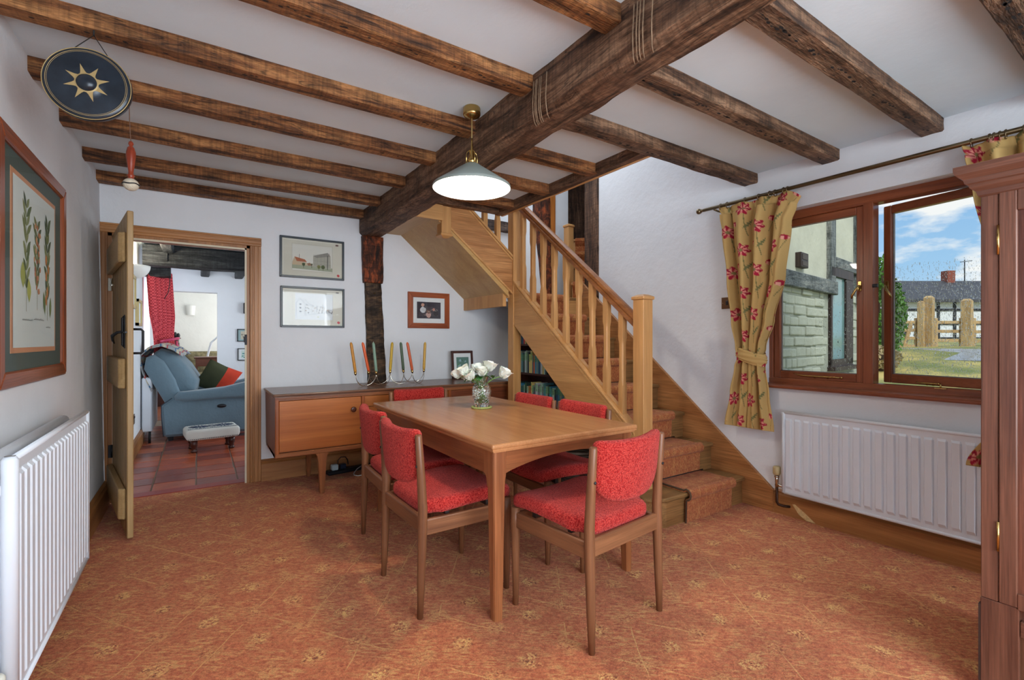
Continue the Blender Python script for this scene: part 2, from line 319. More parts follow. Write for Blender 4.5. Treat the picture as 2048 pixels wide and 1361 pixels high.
# ---------------------------------------------------------------- mesh helpers
class MB:
    def __init__(s): s.bm = bmesh.new()
    def _add(s, vs, fs, m=0, smooth=False):
        bv = [s.bm.verts.new(v) for v in vs]
        out = []
        for f in fs:
            try:
                g = s.bm.faces.new([bv[i] for i in f]); g.material_index = m; g.smooth = smooth; out.append(g)
            except ValueError: pass
        return bv, out
    def hexa(s, p, m=0, bev=0.0, seg=1, smooth=False):
        vs, fs = s._add(p, [(0, 3, 2, 1), (4, 5, 6, 7), (0, 1, 5, 4), (1, 2, 6, 5), (2, 3, 7, 6), (3, 0, 4, 7)], m)
        if bev > 0:
            ed = {e for f in fs for e in f.edges}
            r = bmesh.ops.bevel(s.bm, geom=list(ed), offset=bev, segments=seg, profile=0.5, affect='EDGES', clamp_overlap=True)
            for f in r['faces']: f.material_index = m; f.smooth = smooth
        return s
    def box(s, x0, x1, y0, y1, z0, z1, m=0, bev=0.0, seg=1, T=None):
        p = [Vector(v) for v in ((x0, y0, z0), (x1, y0, z0), (x1, y1, z0), (x0, y1, z0), (x0, y0, z1), (x1, y0, z1), (x1, y1, z1), (x0, y1, z1))]
        if T is not None: p = [T @ v for v in p]
        return s.hexa(p, m, bev, seg)
    def taper(s, cx0, cy0, z0, hx0, hy0, cx1, cy1, z1, hx1, hy1, m=0, bev=0.0, seg=1):
        p = [(cx0-hx0, cy0-hy0, z0), (cx0+hx0, cy0-hy0, z0), (cx0+hx0, cy0+hy0, z0), (cx0-hx0, cy0+hy0, z0),
             (cx1-hx1, cy1-hy1, z1), (cx1+hx1, cy1-hy1, z1), (cx1+hx1, cy1+hy1, z1), (cx1-hx1, cy1+hy1, z1)]
        return s.hexa([Vector(v) for v in p], m, bev, seg)
    def prism(s, pts, axis, a0, a1, m=0, bev=0.0, smooth=False, T=None):
        """polygon pts (2D) extruded along axis between a0 and a1"""
        def v3(p, a):
            if axis == 'X': v = Vector((a, p[0], p[1]))
            elif axis == 'Y': v = Vector((p[0], a, p[1]))
            else: v = Vector((p[0], p[1], a))
            return T @ v if T is not None else v
        n = len(pts)
        vs = [v3(p, a0) for p in pts]+[v3(p, a1) for p in pts]
        fs = [tuple(range(n))[::-1], tuple(range(n, 2*n))]+[(i, (i+1) % n, n+(i+1) % n, n+i) for i in range(n)]
        bv, ff = s._add(vs, fs, m)
        if smooth:
            for f in ff[2:]: f.smooth = True
        if bev > 0:
            ed = {e for f in ff for e in f.edges}
            r = bmesh.ops.bevel(s.bm, geom=list(ed), offset=bev, segments=1, affect='EDGES', clamp_overlap=True)
            for f in r['faces']: f.material_index = m
        return s
    def tube(s, pts, r, m=0, n=8, closed=False, cap=True, radii=None):
        pts = [Vector(p) for p in pts]; k = len(pts); rings = []
        up = Vector((0, 0, 1)); prev = None
        for i, p in enumerate(pts):
            if closed: t = (pts[(i+1) % k]-pts[i-1])
            else: t = pts[min(i+1, k-1)]-pts[max(i-1, 0)]
            t.normalize()
            if prev is None:
                a = t.cross(up)
                if a.length < 0.1: a = t.cross(Vector((1, 0, 0)))
                a.normalize()
            else:
                a = prev-t*prev.dot(t)
                if a.length < 1e-5: a = t.orthogonal()
                a.normalize()
            prev = a; b = t.cross(a); rr = radii[i] if radii else r
            rings.append([s.bm.verts.new(p+(a*cos(2*pi*j/n)+b*sin(2*pi*j/n))*rr) for j in range(n)])
        rg = range(k) if closed else range(k-1)
        for i in rg:
            A, B = rings[i], rings[(i+1) % k]
            for j in range(n):
                f = s.bm.faces.new((A[j], B[j], B[(j+1) % n], A[(j+1) % n])); f.material_index = m; f.smooth = True
        if cap and not closed:
            for q in (rings[0], rings[-1][::-1]):
                f = s.bm.faces.new(q); f.material_index = m
        return s
    def lathe(s, prof, c=(0, 0, 0), n=24, m=0, T=None, smooth=True, cap=True, fn=None):
        c = Vector(c); rings = []
        for (r, z) in prof:
            ring = []
            for j in range(n):
                a = 2*pi*j/n; rr = r*(fn(a, z) if fn else 1)
                v = Vector((rr*cos(a), rr*sin(a), z))
                if T is not None: v = T @ v
                ring.append(s.bm.verts.new(v+c))
            rings.append(ring)
        for i in range(len(rings)-1):
            A, B = rings[i], rings[i+1]
            for j in range(n):
                f = s.bm.faces.new((A[j], A[(j+1) % n], B[(j+1) % n], B[j])); f.material_index = m; f.smooth = smooth
        if cap:
            if prof[0][0] > 1e-6: s.bm.faces.new(rings[0][::-1]).material_index = m
            if prof[-1][0] > 1e-6: s.bm.faces.new(rings[-1]).material_index = m
        return s
    def grid(s, nu, nv, fn, m=0, smooth=True, closed_u=False):
        V = [[s.bm.verts.new(fn(i/(nu if closed_u else nu-1), j/(nv-1))) for i in range(nu)] for j in range(nv)]
        for j in range(nv-1):
            for i in range(nu if closed_u else nu-1):
                f = s.bm.faces.new((V[j][i], V[j][(i+1) % nu], V[j+1][(i+1) % nu], V[j+1][i])); f.material_index = m; f.smooth = smooth
        return V
    def poly(s, pts, m=0):
        bv = [s.bm.verts.new(p) for p in pts]; f = s.bm.faces.new(bv); f.material_index = m; return s
    def ball(s, c, r, m=0, n=12, k=8, sc=(1, 1, 1)):
        prof = [(r*sin(pi*i/k), -r*cos(pi*i/k)) for i in range(k+1)]
        prof[0] = (0.0005*r, -r); prof[-1] = (0.0005*r, r)
        return s.lathe(prof, c, n, m, Matrix.Diagonal((sc[0], sc[1], sc[2], 1)))

ROOTS = {}
def root_of(o):
    while o.parent is not None: o = o.parent
    return o
def thing(name, label, cat, loc=(0, 0, 0), rotz=0.0, group=None):
    o = bpy.data.objects.new(name, None); C.objects.link(o); o.location = loc; o.rotation_euler = (0, 0, rotz)
    o.empty_display_size = 0.05
    o['label'] = label; o['category'] = cat
    if group: o['group'] = group
    ROOTS[o.name] = (Matrix.Translation(Vector(loc)) @ Matrix.Rotation(rotz, 4, 'Z')).inverted()
    return o
def build(name, mb, mats, parent=None, local=False, kind=None, label=None, cat=None, group=None, norm=True):
    """link the builder as one mesh object; world coordinates unless local"""
    me = bpy.data.meshes.new(name)
    if norm: bmesh.ops.recalc_face_normals(mb.bm, faces=mb.bm.faces)
    if parent is not None and not local:
        R = ROOTS.get(root_of(parent).name)
        if R is not None: mb.bm.transform(R)
    org = Vector((0, 0, 0))
    if parent is None and not local:
        vs = [v.co for v in mb.bm.verts]
        org = Vector(((min(v.x for v in vs)+max(v.x for v in vs))/2, (min(v.y for v in vs)+max(v.y for v in vs))/2, min(v.z for v in vs)))
        mb.bm.transform(Matrix.Translation(-org))
    mb.bm.to_mesh(me); mb.bm.free()
    for m in (mats if isinstance(mats, (list, tuple)) else [mats]): me.materials.append(m)
    o = bpy.data.objects.new(name, me); C.objects.link(o)
    if parent is not None: o.parent = parent
    else:
        o.location = org; ROOTS[o.name] = Matrix.Translation(org).inverted()
    if kind: o['kind'] = kind
    if label: o['label'] = label
    if cat: o['category'] = cat
    if group: o['group'] = group
    return o
def struct(name, mb, mats, parent=None, **k): return build(name, mb, mats, parent, kind='structure', **k)
def sroot(name, loc=(0, 0, 0)):
    o = bpy.data.objects.new(name, None); C.objects.link(o); o.location = loc; o['kind'] = 'structure'; o.empty_display_size = 0.05
    ROOTS[o.name] = Matrix.Translation(Vector(loc)).inverted(); return o
def dup(root, loc, rotz=None, label=None, group=None):
    r = root.copy(); C.objects.link(r); r.location = loc
    if rotz is not None: r.rotation_euler = (0, 0, rotz)
    if label: r['label'] = label
    if group: r['group'] = group
    for ch in list(root.children):
        c = ch.copy(); C.objects.link(c); c.parent = r
        for g in ch.children:
            d = g.copy(); C.objects.link(d); d.parent = c
    return r
def roughbox(mb, a, b, axis, x0, x1, z0, z1, amp=0.006, seg=40, seed=0.0, ch=0.012, m=0, x0b=None, x1b=None):
    """hewn timber between a and b along axis; (x0,x1) the other horizontal extent, may taper to (x0b,x1b)"""
    x0b = x0 if x0b is None else x0b; x1b = x1 if x1b is None else x1b
    rings = []
    for i in range(seg+1):
        t = i/seg; l = a+(b-a)*t; X0 = x0+(x0b-x0)*t; X1 = x1+(x1b-x1)*t
        prof = [(X0+ch, z0), ((X0+X1)/2, z0), (X1-ch, z0), (X1, z0+ch), (X1, (z0+z1)/2), (X1, z1), (X0, z1), (X0, (z0+z1)/2), (X0, z0+ch)]
        ring = []
        for k, (px, pz) in enumerate(prof):
            n1 = noise.noise(Vector((l*4+seed, k*1.7+seed, 0.3)))+0.5*noise.noise(Vector((l*13+seed, k*2.9, 5.3)))
            n2 = noise.noise(Vector((l*4+seed+9, k*1.3, 4.3)))+0.5*noise.noise(Vector((l*13+seed, k*1.9, 7.7)))
            px += n1*amp; pz += (n2*amp if k not in (5, 6) else 0)
            ring.append(mb.bm.verts.new((l, px, pz) if axis == 'X' else (px, l, pz)))
        rings.append(ring)
    n = 9
    for i in range(seg):
        A, B = rings[i], rings[i+1]
        for j in range(n):
            f = mb.bm.faces.new((A[j], A[(j+1) % n], B[(j+1) % n], B[j])); f.material_index = m; f.smooth = False
    for q in (rings[0], rings[-1]):
        mb.bm.faces.new(q).material_index = m
    return mb

# ================================================================= the setting
XL, XR, YB, ZC = -0.55, 3.29, 4.43, 2.345
floor = struct('floor', MB().box(-0.8, 3.5, -2.1, 4.47, -0.12, 0.0), CARPET)
lw = MB()
lw.hexa([Vector(v) for v in ((-0.75, -2.1, -0.1), (XL, -2.1, -0.1), (XL, 4.6, -0.1), (-0.75, 4.6, -0.1), (-0.78, -2.1, 2.5), (-0.59, -2.1, 2.5), (-0.59, 4.6, 2.5), (-0.78, 4.6, 2.5))])
struct('wall_left', lw, WALL)
bw = MB()
bw.box(-0.8, -0.54, YB, 4.58, -0.1, 2.5).box(-0.54, 0.352, YB, 4.58, 1.945, 2.5).box(0.352, 3.75, YB, 4.58, -0.1, 2.5).box(1.4, 3.75, YB, 4.58, 2.5, 3.8)
wall_back = struct('wall_back', bw, WALL)
rw = MB()
WY0, WY1, WZ0, WZ1 = 0.56, 1.80, 0.845, 2.05
rw.box(XR, 3.47, -2.1, WY0, -0.1, 3.8).box(XR, 3.47, WY1, 3.42, -0.1, 3.8).box(XR, 3.47, WY0, WY1, -0.1, WZ0).box(XR, 3.47, WY0, WY1, WZ1, 3.8).box(XR, 3.47, 3.42, YB, -0.1, 1.55)
wall_right = struct('wall_right', rw, WALL)
rr = MB()
rr.box(-0.8, -0.3, -2.1, -1.95, -0.1, 2.5).box(-0.3, 2.3, -2.1, -1.95, -0.1, 0.5).box(-0.3, 2.3, -2.1, -1.95, 2.2, 2.5).box(2.3, 3.4, -2.1, -1.95, 2.2, 2.5).box(3.25, 3.4, -2.1, -1.95, -0.1, 2.5).box(2.28, 2.32, -2.1, -1.95, -0.1, 2.3)  # openings in this unseen wall are added for the fill lights
struct('wall_rear', rr, WALL)
cl = MB()
cl.box(-0.8, 3.5, -2.1, 1.85, ZC, 2.52).box(-0.8, 2.20, 1.85, 3.60, ZC, 2.52).box(-0.8, 1.42, 3.60, 4.6, ZC, 2.52)
ceiling = struct('ceiling', cl, CEIL)
wl = MB()   # walls and roof over the stair well
wl.box(1.3, 3.5, 1.75, 1.84, 2.5, 3.8).box(2.18, 2.26, 1.84, 3.52, 2.5, 3.8).box(1.3, 2.26, 3.50, 3.58, 2.5, 3.8).box(1.3, 1.36, 3.5, 4.5, 2.5, 3.8)
wl.box(3.47, 5.2, 3.34, 3.42, 1.4, 3.8).box(5.1, 5.2, 3.34, 4.9, 1.4, 3.8).box(3.75, 5.2, 4.80, 4.9, 1.4, 3.8).box(3.29, 5.2, 3.42, 4.8, 1.40, 1.55)
wl.box(1.3, 5.2, 1.75, 4.9, 3.8, 3.9)
struct('wall_stairwell', wl, WALL)

# ---- timbers in ceiling and walls
JL = [0.10, 0.63, 1.17, 1.70, 2.23, 2.73, 3.26, 3.83, 4.30]
for i, y in enumerate(JL):
    wd = 0.085 if y < 4.2 else 0.11
    build('joist', roughbox(MB(), -0.62, 1.32, 'X', y, y+wd, 2.280, 2.36, 0.0035, 60, i*3.7, 0.004), joistwood('X'), ceiling)
for i, y in enumerate([-0.13, 0.35, 0.83, 1.32, 1.83]):
    build('joist', roughbox(MB(), 1.33, 3.31, 'X', y, y+0.10, 2.278, 2.36, 0.004, 60, 40+i*3.7, 0.006), beamwood('X'), ceiling)
for i, y in enumerate([2.32, 2.82, 3.30]):
    build('joist', roughbox(MB(), 1.36, 2.22, 'X', y, y+0.09, 2.282, 2.36, 0.003, 26, 60+i*3.7, 0.004), joistwood('X'), ceiling)
build('main_beam', roughbox(MB(), -2.0, 4.46, 'Y', 1.225, 1.355, 2.128, 2.37, 0.009, 160, 11.0, 0.030, 0, 1.245, 1.445), beamwood('Y'), ceiling)
rnd = random.Random(31)
nm_ = MB()
def spots(x0, x1, y, z, n, r=0.005):
    for k in range(n):
        x = rnd.uniform(x0, x1); rr_ = r*rnd.uniform(0.5, 1.3); yy = y+rnd.uniform(-0.006, 0.010)
        nm_.bm.faces.new([nm_.bm.verts.new((x+rr_*1.8*cos(2*pi*j/7), yy+rr_*0.8*sin(2*pi*j/7), z)) for j in range(7)])
for y in JL[1:]: spots(-0.5, 1.2, y+0.025, 2.2755, 34)
for y in (0.35, 0.83, 1.32, 1.83): spots(1.45, 3.2, y+0.045, 2.272, 46, 0.006)
for y in (2.32, 2.82): spots(1.5, 2.15, y+0.03, 2.2785, 16, 0.004)
build('nail_hole', nm_, plain('nail_hole_black', rgb(24, 18, 16), 0.9), ceiling, kind='stuff')
for (ya_, n_) in ((1.02, 5), (1.58, 6)):
    for k in range(n_):
        y = ya_+k*0.013+(0.028 if k > 0 else 0)+rnd.uniform(-0.003, 0.003)
        build('rope_scar', MB().tube([(1.222, y, 2.30), (1.219, y+0.004, 2.20), (1.222, y+0.006, 2.165), (1.240, y+0.02, 2.134), (1.258, y+0.03, 2.124)], 0.0022, n=5), plain('pale_scar', rgb(138, 114, 90), 0.8, var=0.3, vscale=60), ceiling)
tb = roughbox(MB(), 1.86, 3.60, 'Y', 2.20, 2.275, 2.282, 2.52, 0.004, 30, 22.0, 0.006)
build('trimmer_beam', tb, beamwood('Y'), ceiling)
build('trimmer_lining', MB().box(2.262, 2.285, 1.9, 3.60, 2.278, 2.52, 0, 0.003), stairoak('Y'), ceiling)
build('header_beam', roughbox(MB(), 1.40, 2.29, 'X', 3.53, 3.615, 2.285, 2.52, 0.006, 20, 29.0, 0.01), beamwood('X'), ceiling)

def vpost(mb, y0, y1, rows, seed=0, amp=0.004):
    """vertical timber: rows = (z, x0, x1)"""
    rings = []; zs = []
    for (a, b) in zip(rows[:-1], rows[1:]):
        k = max(2, int(abs(b[0]-a[0])/0.03))
        for i in range(k):
            t = i/k; zs.append((a[0]+(b[0]-a[0])*t, a[1]+(b[1]-a[1])*t, a[2]+(b[2]-a[2])*t))
    zs.append(rows[-1])
    for (z, a, b) in zs:
        pr = [(a, y1), (a, y0+0.01), (a+0.01, y0), ((2*a+b)/3, y0), ((a+2*b)/3, y0), (b-0.01, y0), (b, y0+0.01), (b, y1)]
        ring = []
        for k, (x, y) in enumerate(pr):
            n1 = noise.noise(Vector((z*6+seed, k*2.1, 1.0)))+0.6*noise.noise(Vector((z*22+seed, k*3.1, 6.0)))
            n2 = noise.noise(Vector((z*6+seed, k*2.1, 9.0)))+0.6*noise.noise(Vector((z*22+seed, k*3.1, 3.0)))
            if 0 < k < 7: y += n2*amp*1.4
            ring.append(mb.bm.verts.new((x+n1*amp, y, z)))
        rings.append(ring)
    for A, B in zip(rings[:-1], rings[1:]):
        for j in range(8):
            f = mb.bm.faces.new((A[j], A[(j+1) % 8], B[(j+1) % 8], B[j])); f.smooth = True
    mb.bm.faces.new(rings[0]); mb.bm.faces.new(rings[-1]); return mb
redold = oldwood('scorched_oak', rgb(36, 22, 18), rgb(88, 46, 28), rgb(170, 84, 44), 'Z', 9, 16)
build('wall_post', vpost(MB(), 4.365, 4.44, [(1.700, 1.272, 1.446), (1.73, 1.268, 1.45), (2.13, 1.255, 1.446)], 3), redold, wall_back, label='upper block of the post with reddish scorched face')
lp = build('wall_post', vpost(MB(), 4.392, 4.44, [(0.0, 1.36, 1.53), (0.77, 1.316, 1.492), (1.2, 1.300, 1.463), (1.705, 1.286, 1.436)], 8, 0.006), oldwood('weathered_post', rgb(34, 28, 24), rgb(74, 58, 46), rgb(124, 96, 70), 'X', 7, 16), wall_back)
# pegs and holes
build('peg', MB().lathe([(0.008, 0), (0.008, 0.01), (0.0, 0.012)], (1.37, 4.386, 1.605), 10, T=Matrix.Rotation(radians(90), 4, 'X')), DBRASS, wall_back)
# stair well timbers
dark_z = oldwood('old_oak_beam', rgb(52, 34, 25), rgb(92, 63, 45), rgb(134, 100, 76), 'Z')
build('wall_post', vpost(MB(), 4.36, 4.44, [(1.55, 3.36, 3.46), (2.1, 3.30, 3.45), (2.6, 3.22, 3.43), (3.3, 3.20, 3.42)], 13), redold, wall_back, label='dark gnarled post on the stair well wall')
build('wall_post', MB().box(3.43, 3.515, 4.375, 4.44, 1.55, 3.4, 0, 0.006), wood('orange_oak', rgb(140, 78, 28), rgb(190, 116, 48), 'Z'), wall_back, label='orange oak strip beside the gnarled post')
build('wall_rail', roughbox(MB(), 1.40, 2.95, 'X', 4.385, 4.44, 2.36, 2.47, 0.012, 30, 71.0, 0.01), oldwood('grey_rail', rgb(50, 42, 42), rgb(96, 80, 74), rgb(140, 120, 104), 'X'), wall_back)
build('door_post', vpost(MB(), 3.42, 3.62, [(1.60, 3.283, 3.46), (2.4, 3.283, 3.46), (3.75, 3.283, 3.46)], 17), dark_z, wall_right)
pk = MB()
for i in range(7):
    x = 3.72+i*0.19
    build('plank', MB().box(x, x+0.183, 4.72-0.006*(i % 2), 4.76, 1.6, 3.75, 0, 0.004), dark_z, wall_right)

# ---- skirtings
def skirt(mb, axis, a, b, face, back, h):
    s = 1 if face < back else -1
    t = abs(back-face)
    pts = [(back, 0), (face, 0), (face, h-0.035), (face+s*t*0.4, h-0.022), (face+s*t*0.35, h-0.012), (back, h)]
    if axis == 'X': mb.prism(pts, 'X', a, b)
    else: mb.prism(pts, 'Y', a, b)
    return mb
struct('baseboard_back', skirt(MB(), 'X', 0.434, 2.9, 4.402, 4.43, 0.178), pine('X'))
struct('baseboard_left', skirt(MB(), 'Y', -2.0, 4.40, -0.525, -0.552, 0.175), pine('Y'))
brt = struct('baseboard_right', skirt(MB(), 'Y', -1.9, 1.712, 3.266, 3.29, 0.16), pine('Y'))
build('worn_patch', MB().prism([(1.585, 0.085), (1.57, 0.09), (1.50, 0.045), (1.445, 0.004), (1.50, 0.004), (1.545, 0.03)], 'X', 3.2652, 3.2662), plain('bare_wood', rgb(214, 186, 134), 0.7, var=0.2, vscale=60), brt)

# ---- door way and door
dr = sroot('door_1', (-0.07, YB, 0))
def casing(mb, x0, x1, z0, z1, vert=True, YB=YB):
    w_ = (x1-x0) if vert else (z1-z0)
    # stepped moulding
    if vert:
        mb.box(x0, x1, YB-0.014, YB+0.001, z0, z1, 0, 0.003); mb.box(x0, x0+w_*0.22, YB-0.024, YB, z0, z1, 0, 0.004); mb.box(x0+w_*0.34, x1-w_*0.25, YB-0.019, YB, z0, z1, 0, 0.004)
    else:
        mb.box(x0, x1, YB-0.014, YB+0.001, z0, z1, 0, 0.003); mb.box(x0, x1, YB-0.024, YB, z1-w_*0.22, z1, 0, 0.004); mb.box(x0, x1, YB-0.019, YB, z0+w_*0.25, z1-w_*0.34, 0, 0.004)
m = MB(); w_ = 0.085
casing(m, 0.352, 0.434, 0, 1.943)
build('architrave', m, pine('Z'), dr)
m = MB(); m.box(-0.597, -0.540, YB-0.014, YB, 0, 1.943, 0, 0.003).box(-0.597, -0.583, YB-0.024, YB, 0, 1.943, 0, 0.003).box(-0.574, -0.552, YB-0.019, YB, 0, 1.943, 0, 0.003)
build('architrave', m, pine('Z'), dr)
m = MB(); casing(m, -0.599, 0.436, 1.942, 2.0095, False, YB-0.0015)
build('architrave', m, pine('X'), dr)
cream = plain('cream_paint', rgb(214, 204, 180), 0.5, bump=0.1)
build('door_lining', MB().box(-0.540, -0.517, YB-0.002, 4.60, 0, 1.945).box(0.33, 0.353, YB-0.002, 4.60, 0, 1.945).box(-0.540, 0.353, YB-0.002, 4.60, 1.92, 1.946), pine('Z'), dr)
build('door_stop', MB().box(-0.518, -0.505, YB+0.0, YB+0.012, 0, 1.92).box(0.317, 0.331, YB+0.0, YB+0.012, 0, 1.92).box(-0.518, 0.331, YB, YB+0.012, 1.907, 1.921), cream, dr)
build('latch_keep', MB().box(0.316, 0.332, YB-0.012, YB+0.02, 1.13, 1.215, 0, 0.003).box(0.308, 0.318, YB-0.01, YB, 1.15, 1.195, 0, 0.002), IRON, dr)
hx, hy = -0.512, 4.405; fx, fy = -0.345, 3.53
dl = math.hypot(fx-hx, fy-hy); dx_, dy_ = (fx-hx)/dl, (fy-hy)/dl
TD = Matrix(((dx_, -dy_, 0, hx), (dy_, dx_, 0, hy), (0, 0, 1, 0), (0, 0, 0, 1)))
for i in range(6):
    a = dl*i/6
    build('plank', MB().box(a+0.0015, a+dl/6-0.0015, 0, 0.030, 0.012, 1.925, 0, 0.004, T=TD), doorpine('Z'), dr)
for k, (z0, z1) in enumerate(((1.63, 1.805), (0.885, 1.06), (0.115, 0.295))):
    m = MB()
    p = [(0.035, -0.001), (0.035, -0.012), (0.06, -0.036), (dl-0.07, -0.036), (dl-0.045, -0.012), (dl-0.045, -0.001)]
    m.prism(p, 'Z', z0, z1, 0, 0.008, T=TD)
    build('ledge', m, doorpine('Y'), dr)
m = MB(); m.tube([TD @ Vector(v) for v in ((dl-0.10, -0.002, 1.31), (dl-0.10, -0.012, 1.30), (dl-0.10, -0.012, 1.14), (dl-0.10, -0.002, 1.13))], 0.007)
m.box(dl-0.112, dl-0.088, -0.006, 0.0, 1.12, 1.32, 0, 0.002, T=TD)
m.tube([TD @ Vector(v) for v in ((dl-0.10, -0.004, 1.22), (dl-0.10, -0.035, 1.215), (dl-0.14, -0.055, 1.195), (dl-0.20, -0.05, 1.17), (dl-0.22, -0.04, 1.15))], 0.008, radii=[0.008, 0.008, 0.009, 0.007, 0.004])
m.tube([TD @ Vector(v) for v in ((dl-0.16, -0.008, 1.215), (dl+0.035, -0.008, 1.215))], 0.006)
build('latch', m, IRON, dr)
m = MB(); m.tube([TD @ Vector(v) for v in ((dl-0.10, 0.03, 1.235), (dl-0.10, 0.075, 1.235), (dl-0.10, 0.085, 1.225), (dl-0.10, 0.085, 1.10), (dl-0.10, 0.075, 1.09), (dl-0.10, 0.03, 1.09))], 0.007)
m.box(dl-0.112, dl-0.088, 0.028, 0.034, 1.07, 1.26, 0, 0.002, T=TD)
build('handle', m, IRON, dr)
for z in (1.52, 0.33):
    build('hinge', MB().tube([(-0.515, 4.40, z), (-0.515, 4.40, z+0.09)], 0.008).box(-0.535, -0.515, 4.396, 4.401, z, z+0.09), CHROME if z > 1 else IRON, dr)
struct('trim_1', MB().box(-0.516, 0.335, 4.46, 4.58, -0.02, 0.004, 0, 0.002), plain('red_threshold_paint', rgb(150, 44, 34), 0.35, bump=0.2))

# ---- window in the right wall
wn = sroot('window_1', (XR, 1.18, WZ0))
W = winwood
FX0, FX1 = 3.365, 3.45
m = MB(); m.box(FX0, FX1, 1.765, 1.80, 0.86, 2.045, 0, 0.003).box(FX0, FX1, 0.56, 0.595, 0.86, 2.045, 0, 0.003).box(FX0-0.001, FX1-0.001, 1.172, 1.224, 0.90, 2.0, 0, 0.003)
build('window_frame', m, W('Z'), wn)
m = MB(); m.box(FX0, FX1, 0.56, 1.80, 1.99, 2.046, 0, 0.003).box(FX0-0.004, FX1, 0.56, 1.80, 0.86, 0.908, 0, 0.005)
build('window_frame', m, W('Y'), wn)
m = MB(); m.prism([(3.245, 0.846), (3.237, 0.853), (3.237, 0.862), (3.245, 0.868), (3.37, 0.872), (3.37, 0.845)], 'Y', 0.50, 1.985)
build('window_sill', m, W('Y'), wn)
build('reveal_plaster', MB().box(XR-0.001, 3.47, 1.79, 1.802, WZ0+0.02, WZ1).box(XR-0.001, 3.47, 0.56, 1.80, WZ1-0.006, WZ1+0.002), WALL, wn)
def sash(T, y0, y1, z0, z1, xa, xb, nm):
    s = MB()
    r, st = 0.048, 0.042
    s.box(xa, xb, y0, y0+st, z0, z1, 0, 0.004, T=T).box(xa, xb, y1-st, y1, z0, z1, 0, 0.004, T=T)
    o = build('sash', s, W('Z'), wn)
    h = MB(); h.box(xa, xb, y0+st, y1-st, z0, z0+r+0.004, 0, 0.004, T=T).box(xa, xb, y0+st, y1-st, z1-r, z1, 0, 0.004, T=T)
    build('sash_rail', h, W('Y'), o)
    g = MB(); xm = (xa+xb)/2; g.box(xm-0.002, xm+0.002, y0+st-0.004, y1-st+0.004, z0+r, z1-r+0.004, T=T)
    build('pane', g, PANE, o)
    b = MB(); e_ = 0.005
    b.box(xm-0.004, xm+0.006, y0+st, y0+st+e_, z0+r, z1-r, T=T).box(xm-0.004, xm+0.006, y1-st-e_, y1-st, z0+r, z1-r, T=T).box(xm-0.004, xm+0.006, y0+st, y1-st, z0+r+0.004, z0+r+e_+0.004, T=T)
    build('glazing_bead', b, plain('grey_seal', rgb(128, 126, 122), 0.5), o)
    return o
s1 = sash(None, 1.222, 1.765, 0.906, 1.990, 3.380, 3.425, 'a')
ang = radians(11.5); hp = Vector((3.43, 0.60, 0))
TS = Matrix.Translation(hp) @ Matrix.Rotation(-ang, 4, 'Z') @ Matrix.Translation(-hp)
s2 = sash(TS, 0.60, 1.168, 0.912, 1.985, 3.385, 3.43, 'b')
# rain on the panes
DROP = glass_mat('rain_water', (1, 1, 1, 1), 0.0, 1.33)
def drops(T, y0, y1, z0, z1, x, n, seed):
    rnd = random.Random(seed); m = MB()
    for i in range(n):
        yy = rnd.uniform(y0, y1); q = rnd.random()**0.7; zz = z0+(z1-z0)*(1-q) if rnd.random() < 0.8 else rnd.uniform(z0, z1)
        r = rnd.uniform(0.0011, 0.0024); st = rnd.uniform(1.0, 2.0) if rnd.random() < 0.7 else rnd.uniform(2.5, 5)
        c = Vector((x, yy, zz)); a = rnd.random()
        k = 5; ring = [m.bm.verts.new(T @ (c+Vector((0, r*cos(2*pi*(j+a)/k), r*st*sin(2*pi*(j+a)/k))))) for j in range(k)]
        rg2 = [m.bm.verts.new(T @ (c+Vector((-r*0.55, 0.6*r*cos(2*pi*(j+a)/k), 0.6*r*st*sin(2*pi*(j+a)/k))))) for j in range(k)]
        for j in range(k):
            m.bm.faces.new((ring[j], ring[(j+1) % k], rg2[(j+1) % k], rg2[j])).smooth = True
        m.bm.faces.new(rg2); m.bm.faces.new(ring[::-1])
    return m
I4 = Matrix.Identity(4)
build('raindrop', drops(TS, 0.65, 1.12, 0.97, 1.62, 3.4050, 3800, 3), DROP, s2, kind='stuff')
build('raindrop', drops(I4, 1.27, 1.48, 0.97, 1.55, 3.3995, 500, 5), DROP, s1, kind='stuff')
# brass window furniture
def stay(T, y0, y1, z, x, parent, curl=1):
    m = MB(); k = 9; pts = []
    for i in range(k):
        t = i/(k-1); pts.append(T @ Vector((x-0.012-0.006*sin(pi*t), y0+(y1-y0)*t, z+(0.012*(1-t/0.25)**2 if t < 0.25 else 0)*curl)))
    m.tube(pts, 0.0045, radii=[0.0025, 0.0035]+[0.0048]*(k-2))
    for t in (0.45, 0.72): m.tube([T @ Vector((x, y0+(y1-y0)*t, z-0.012)), T @ Vector((x-0.012, y0+(y1-y0)*t, z-0.010)), T @ Vector((x-0.013, y0+(y1-y0)*t, z+0.004))], 0.003)
    m.ball(T @ Vector((x-0.012, y1, z)), 0.008, 0, 8, 6)
    build('stay', m, BRASS, parent)
stay(I4, 1.63, 1.34, 0.932, 3.380, s1)
stay(TS, 0.99, 0.88, 0.925, 3.385, s2, 0.3)
build('stay_pin', MB().tube([(3.355, 0.86, 0.905), (3.355, 0.86, 0.93)], 0.004).box(3.35, 3.362, 0.835, 0.885, 0.905, 0.909), BRASS, wn)
def cockspur(T, y, z, x, s, parent):
    m = MB(); m.box(x-0.006, x, y-0.010, y+0.010, z-0.03, z+0.03, 0, 0.002, T=T)
    m.tube([T @ Vector(v) for v in ((x, y, z), (x-0.022, y, z), (x-0.03, y+0.01*s, z-0.02), (x-0.03, y+0.03*s, z-0.055), (x-0.026, y+0.035*s, z-0.075))], 0.006, radii=[0.007, 0.007, 0.006, 0.007, 0.005])
    build('latch', m, BRASS, parent)
